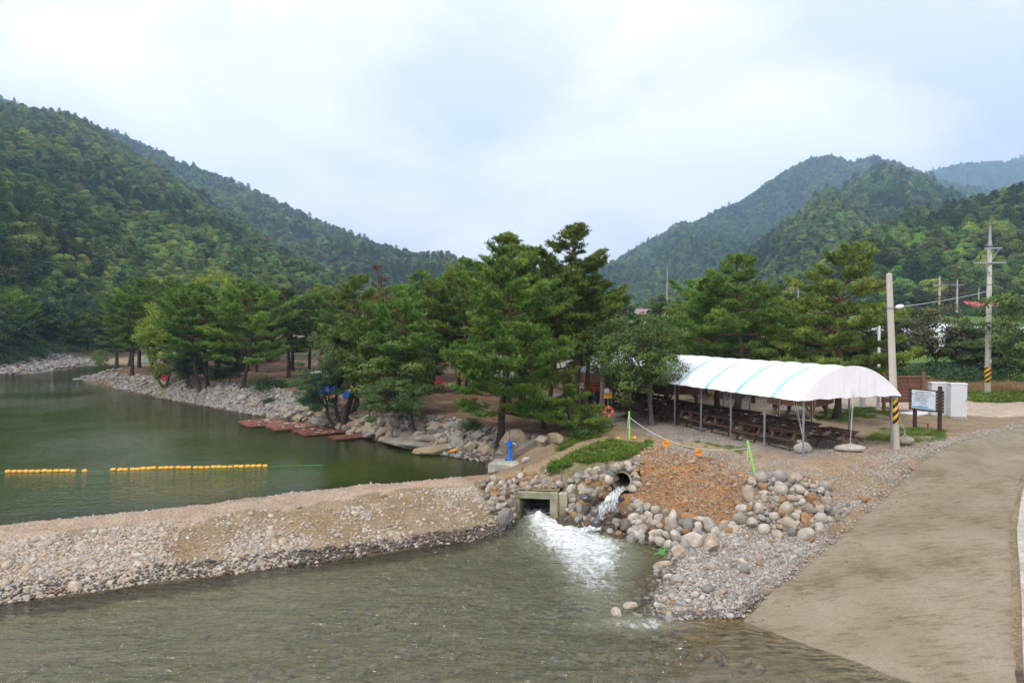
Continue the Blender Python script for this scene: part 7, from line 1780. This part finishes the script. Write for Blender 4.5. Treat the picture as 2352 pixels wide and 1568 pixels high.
def cable(pts, m, lab, r=.02, sag=.4, g='overhead cables'):
    o = Vector(pts[0]); t = thing('overhead_cable', lab, 'cable', tuple(o), 0, g); b = MB(); L = []
    for a, c in zip(pts[:-1], pts[1:]):
        a, c = Vector(a), Vector(c); L += [a.lerp(c, f) + Vector((0, 0, -4 * sag * f * (1 - f))) - o for f in np.linspace(0, 1, 14)]
    b.tube([tuple(p) for p in L], r, 4); put('wire', b.mesh('wire', M[m]), t)
U = Vector(UPB); lampz = Vector(LPB) + Vector((lt.x, lt.y, lt.z)) * (zl / LH)
cable([tuple(U + Vector((0, -.2, AY(2264, 667, 46.5)[2] - z))), tuple(lampz)], 'wire_pale', 'pale service cable from the tall utility pole down to the lamp head', .018, .10)
cable([tuple(U + Vector((-.1, -.2, AY(2264, 689, 46.5)[2] - z))), AY(1990, 735, 58)], 'wire', 'cable running left from the tall pole below the service cable', .016, .3)
cable([tuple(U + Vector((-1.0, -.16, zb2))), AY(2040, 668, 60), AY(1800, 640, 120)], 'wire', 'cable from the lower crossarm to the left behind the lamp pole', .018, .5)
cable([tuple(U + Vector((-.4, -.16, zb2))), AY(2040, 690, 70), AY(1833, 668, 150)], 'wire', 'second cable from the lower crossarm to the left', .018, .5)
cable([tuple(U + Vector((0, 0, ztip))), AY(2060, 578, 75), AY(1532, 613, 240)], 'wire', 'ground wire from the very tip of the tall pole to the left', .016, .5)
cable([tuple(U + Vector((1.0, .2, za - .05))), AY(2420, 592, 40)], 'wire', 'cable from the upper crossarm out to the right', .02, .1)
cable([tuple(U + Vector((.6, .1, za - .12))), AY(2420, 606, 40)], 'wire', 'second cable from the upper crossarm out to the right', .02, .1)
cable([tuple(U + Vector((0, 0, ztip))), AY(2420, 540, 38)], 'wire', 'ground wire from the pole tip out to the right', .016, .1)
cable([tuple(U + Vector((.15, -.15, AY(2264, 693, 46.5)[2] - z))), AY(2420, 703, 40)], 'wire_pale', 'pale service cable from the tall pole out to the right', .016, .1)
cable([AY(2020, 700, 110), AY(2157, 656, 104), AY(2400, 648, 100)], 'wire', 'cable along the distant poles above the orchard', .03, .4)
cable([AY(2020, 690, 128), AY(2198, 662, 128), AY(2400, 668, 128)], 'wire', 'cable along the farther distant poles', .03, .4)

# ------------------------------------------------------------------ notice board, board fence, cabinets, mat
x1, y1, z1 = GR(2100, 985); x2, y2, z2 = GR(2157, 992)
na_ = math.atan2(y2 - y1, x2 - x1); nb = thing('notice_board', 'brown wooden notice board with pale blue printed panel beside the ramp', 'notice board', (x1, y1, z1), na_); pw_ = math.hypot(x2 - x1, y2 - y1)
zpan = lambda py, yy: AY(2130, py, yy)[2] - z1
zb_, zt_ = zpan(944, (y1 + y2) / 2), zpan(894, (y1 + y2) / 2); ztop_ = zpan(887, y2)
for q, hh in ((0, zt_ + .02), (pw_, ztop_)): b = MB(); b.box((q, .03, hh / 2 - .1), (.13, .13, hh + .2)); put('post', b.mesh('post', M['wood_dark']), nb)
n = 7; bh = (zt_ - zb_) / n
for i in range(n): b = MB(); b.box((pw_ * .5 + (.04 if i % 2 else -.02) * 0, -.06, zb_ + bh * (i + .5)), (pw_ + .5, .04, bh * .86)); put('board', b.mesh('board', M['wood_dark']), nb)
ph, pw2 = (zt_ - zb_) * .86, pw_ * .95; zc = (zb_ + zt_) / 2 + .01
b = MB(); b.box((pw_ * .42, -.10, zc), (pw2, .025, ph)); pan = put('panel', b.mesh('panel', M['white_paint']), nb)
b = MB(); b.box((pw_ * .42, -.114, zc), (pw2 * .96, .006, ph * .95)); put('print', b.mesh('print', M['sign_face']), pan)
b = MB(); z0 = zc - ph * .47; w = pw2 * .475; c = pw_ * .42
b.add([(c - w, -.1185, z0), (c + w, -.1185, z0), (c + w, -.1185, z0 + ph * .05), (c + w * .2, -.1185, z0 + ph * .07), (c - w * .3, -.1185, z0 + ph * .12), (c - w, -.1185, z0 + ph * .10)], [(0, 1, 2, 3, 4, 5)]); put('print_wave', b.mesh('print_wave', M['sign_blue']), pan)
for txt, dz, sz_, al in (('남대천을 지키자', .385, .105, 'CENTER'), ('맑은 남대천은 우리의 생명이며 소중한 자원입니다', .265, .047, 'CENTER'), ('우리가 지켜나가야 할 것입니다', .19, .047, 'CENTER'), ('1. 물은 생명의 원천입니다', .10, .055, 'LEFT'), ('2. 물 환경을 지켜주세요', .01, .055, 'LEFT'), ('3. 물 을 깨끗이 보존합시다', -.08, .055, 'LEFT'), ('쓰레기 투기 금지', -.17, .036, 'CENTER'), ('수질 오염 행위 금지', -.23, .036, 'CENTER'), ('남대천 보존회', -.37, .075, 'CENTER')):
    tm = text_mesh('lettering', txt, sz_ * pw2 / 1.0, M['ink'], .0008, al); put('lettering', tm, pan, (c if al == 'CENTER' else c - w * .82, -.1215, zc + dz * ph), (math.pi / 2, 0, 0))
x, y, z = GR(2118, 946); bf = thing('board_fence', 'red-brown board panel on a log post behind the leaning lamp pole', 'fence', (x, y, z), -.02)
zf0, zf1 = AY(2100, 921, y)[2] - z, AY(2100, 867, y)[2] - z; n = 7; bh = (zf1 - zf0) / n
for i in range(n): b = MB(); b.box((-1.15, 0, zf0 + bh * (i + .5)), (2.3, .04, bh * .92)); put('board', b.mesh('board', M['fence_wood']), bf)
b = MB(); b.box((-1.05, -.03, zf1 + .05), (2.9, .14, .10)); put('top_rail', b.mesh('top_rail', M['hut_beam']), bf)
b = MB(); b.box((-1.05, -.03, zf0 - .03), (2.6, .10, .07)); put('bottom_rail', b.mesh('bottom_rail', M['hut_beam']), bf)
b = MB(); b.box((-.75, -.04, (zf0 + zf1) / 2), (.06, .05, zf1 - zf0)); put('batten', b.mesh('batten', M['hut_beam']), bf)
for q in (0, -2.2): b = MB(); b.tube([(q, -.06, -.1), (q, -.06, zf1 + .32)], .10, 12); put('log_post', b.mesh('log_post', M['hut_beam']), bf)
for (pa_, pb_, py0, pt0, lab) in ((2140, 2178, 957, 880, 'pale grey metal cabinet standing half behind the notice board'), (2184, 2222, 961, 882, 'pale grey metal cabinet with latch, clear of the notice board')):
    x, y, z = GR((pa_ + pb_) / 2, py0); w = (pb_ - pa_) / FX * y; h = AY(2180, pt0, y)[2] - z; t = thing('metal_cabinet', lab, 'cabinet', (x, y + .2, z), -.10, 'pale grey metal cabinets'); d = .36
    b = MB(); b.box((0, 0, h / 2 + .03), (w * .95, d, h - .06)); put('body', b.mesh('body', M['cabinet']), t)
    b = MB(); b.box((-w * .02, -d / 2 - .012, h / 2 + .02), (w * .86, .03, h * .93)); dr = put('door', b.mesh('door', M['cabinet']), t)
    b = MB(); b.box((w * .40, -d / 2 - .035, h * .52), (.035, .03, .16)); put('handle', b.mesh('handle', M['steel']), dr)
    b = MB(); b.box((0, 0, h + .015), (w * 1.0, d + .06, .05)); put('top_cap', b.mesh('top_cap', M['white_paint']), t)
    b = MB(); b.tube([(-.06, 0, h + .03), (-.05, 0, h + .11), (.05, 0, h + .11), (.06, 0, h + .03)], .012, 6); put('lifting_eye', b.mesh('lifting_eye', M['steel']), t)
    b = MB(); b.box((0, 0, .0), (w * 1.0, d + .08, .10)); put('plinth', b.mesh('plinth', M['concrete']), t)
q = [GR(a, b_) for a, b_ in ((2064, 950), (2106, 946), (2150, 951), (2105, 956.5))]; cx, cy = np.mean([p[0] for p in q]), np.mean([p[1] for p in q]); cz_ = max(p[2] for p in q)
b = MB(); b.add([(p[0] - cx, p[1] - cy, .02) for p in q] + [(p[0] - cx, p[1] - cy, .07) for p in q], [(0, 3, 2, 1)[::-1], (4, 5, 6, 7), (0, 1, 5, 4), (1, 2, 6, 5), (2, 3, 7, 6), (3, 0, 4, 7)]); tagged(put('ground_sheet', b.mesh('ground_sheet', M['white_paint']), None, (cx, cy, cz_)), 'flat white sheet lying on the ground left of the notice board posts', 'sheet')
x, y, z = GR(2131, 984); t = thing('marker_light', 'small red-topped marker in the grass between the notice board posts', 'marker', (x, y, z), 0); b = MB(); b.lathe([(.03, 0), (.02, .12)], n=8); put('stem', b.mesh('stem', M['iron']), t); b = MB(); b.lathe([(.03, .12), (.045, .18), (.02, .25)], n=10); put('cap', b.mesh('cap', M['red']), t)
x, y, z = AY(2236, 909, 45); tagged(put('verge_rock', rock(540, 2, .1, .8, 0, M['boulder'], 'rock'), None, (x, y, float(hgt_top(x, y)) + .08), (0, 0, 0), (.95, .6, .5)), 'flat rock in the verge left of the tall utility pole', 'rock')

# ------------------------------------------------------------------ far buildings
def greenhouse(px0, px1, pyb, pyt, y, lab):
    x0, _, z0 = AY(px0, pyb, y); x1, _, z1 = AY(px1, pyt, y); g = z0 - .6; t = thing('greenhouse', lab, 'greenhouse', ((x0 + x1) / 2, y, g), 0, 'greenhouses across the fields'); L = x1 - x0; h = z1 - g
    b = MB(); v = []; f = []; m = 12
    for i in range(m + 1):
        a = math.pi * i / m; yy = 3.2 - 3.2 * math.cos(a); zz = h * (.55 + .45 * math.sin(a)) if 0 < i < m else 0
        v += [(-L / 2, yy, zz), (L / 2, yy, zz)]
    f = [(2 * i, 2 * i + 1, 2 * i + 3, 2 * i + 2) for i in range(m)] + [tuple(2 * i for i in range(m + 1))[::-1], tuple(2 * i + 1 for i in range(m + 1))]
    b.add(v, f); put('film', b.mesh('film', M['vinyl'], False), t)
    b = MB(); [b.box((-L / 2 + L * i / 8, .02, h * .3), (.08, .05, h * .6)) for i in range(9)]
    for i in range(9): bb_ = MB(); bb_.box((-L / 2 + L * i / 8, -.02, h * .3), (.08, .05, h * .6)); put('hoop', bb_.mesh('hoop', M['steel']), t)
    bb_ = MB(); bb_.box((0, 3.2, h + .05), (L, .5, .12)); put('ridge_strip', bb_.mesh('ridge_strip', M['steel']), t)
greenhouse(2010, 2280, 800, 745, 92, 'long white film greenhouse behind the orchard trees')
greenhouse(2255, 2420, 790, 752, 98, 'white film greenhouse right of the tall utility pole')
greenhouse(1780, 1990, 795, 757, 100, 'white film greenhouse glimpsed between the canopy pines')
def house(px, py, y, w, d, h, rh, roof_m, lab):
    x, _, z = AY(px, py, y); t = thing('farm_house', lab, 'house', (x, y, z), .1)
    b = MB(); b.box((0, 0, h / 2 - 2), (w, d, h + 4)); put('wall', b.mesh('wall', M['beige']), t)
    b = MB(); hw, hd = w / 2 + .5, d / 2 + .5; n = 9; v = []
    for (s, yy, zz) in ((1, -hd, h - .1), (.98, 0, h + rh), (1, hd, h - .1)):
        v += [(-hw * s + 2 * hw * s * i / (n - 1), yy, zz + .25 * abs(2 * i / (n - 1) - 1) ** 3) for i in range(n)]
    b.add(v, [(r * n + i, r * n + i + 1, (r + 1) * n + i + 1, (r + 1) * n + i) for r in range(2) for i in range(n - 1)]); put('roof', b.mesh('roof', M[roof_m]), t)
    for s in (-1, 1): b = MB(); b.box((s * w * .25, -d / 2 - .03, h * .5), (1.2, .06, 1.0)); wf = put('window', b.mesh('window', M['white_paint']), t); b = MB(); b.box((s * w * .25, -d / 2 - .07, h * .5), (1.0, .03, .8)); put('pane', b.mesh('pane', M['ink']), wf)
house(2245, 713, 171, 7.4, 5, .6, 1.5, 'red_roof', 'farm house with bright red roof below the right hill')
house(1480, 735, 135, 8, 8, 1.1, 1.1, 'brown_roof', 'long building with brown sheet roof behind the round leafy tree')
house(1330, 745, 140, 10, 8, 1.2, 1.1, 'vinyl', 'pale roofed building glimpsed behind the tallest pine')
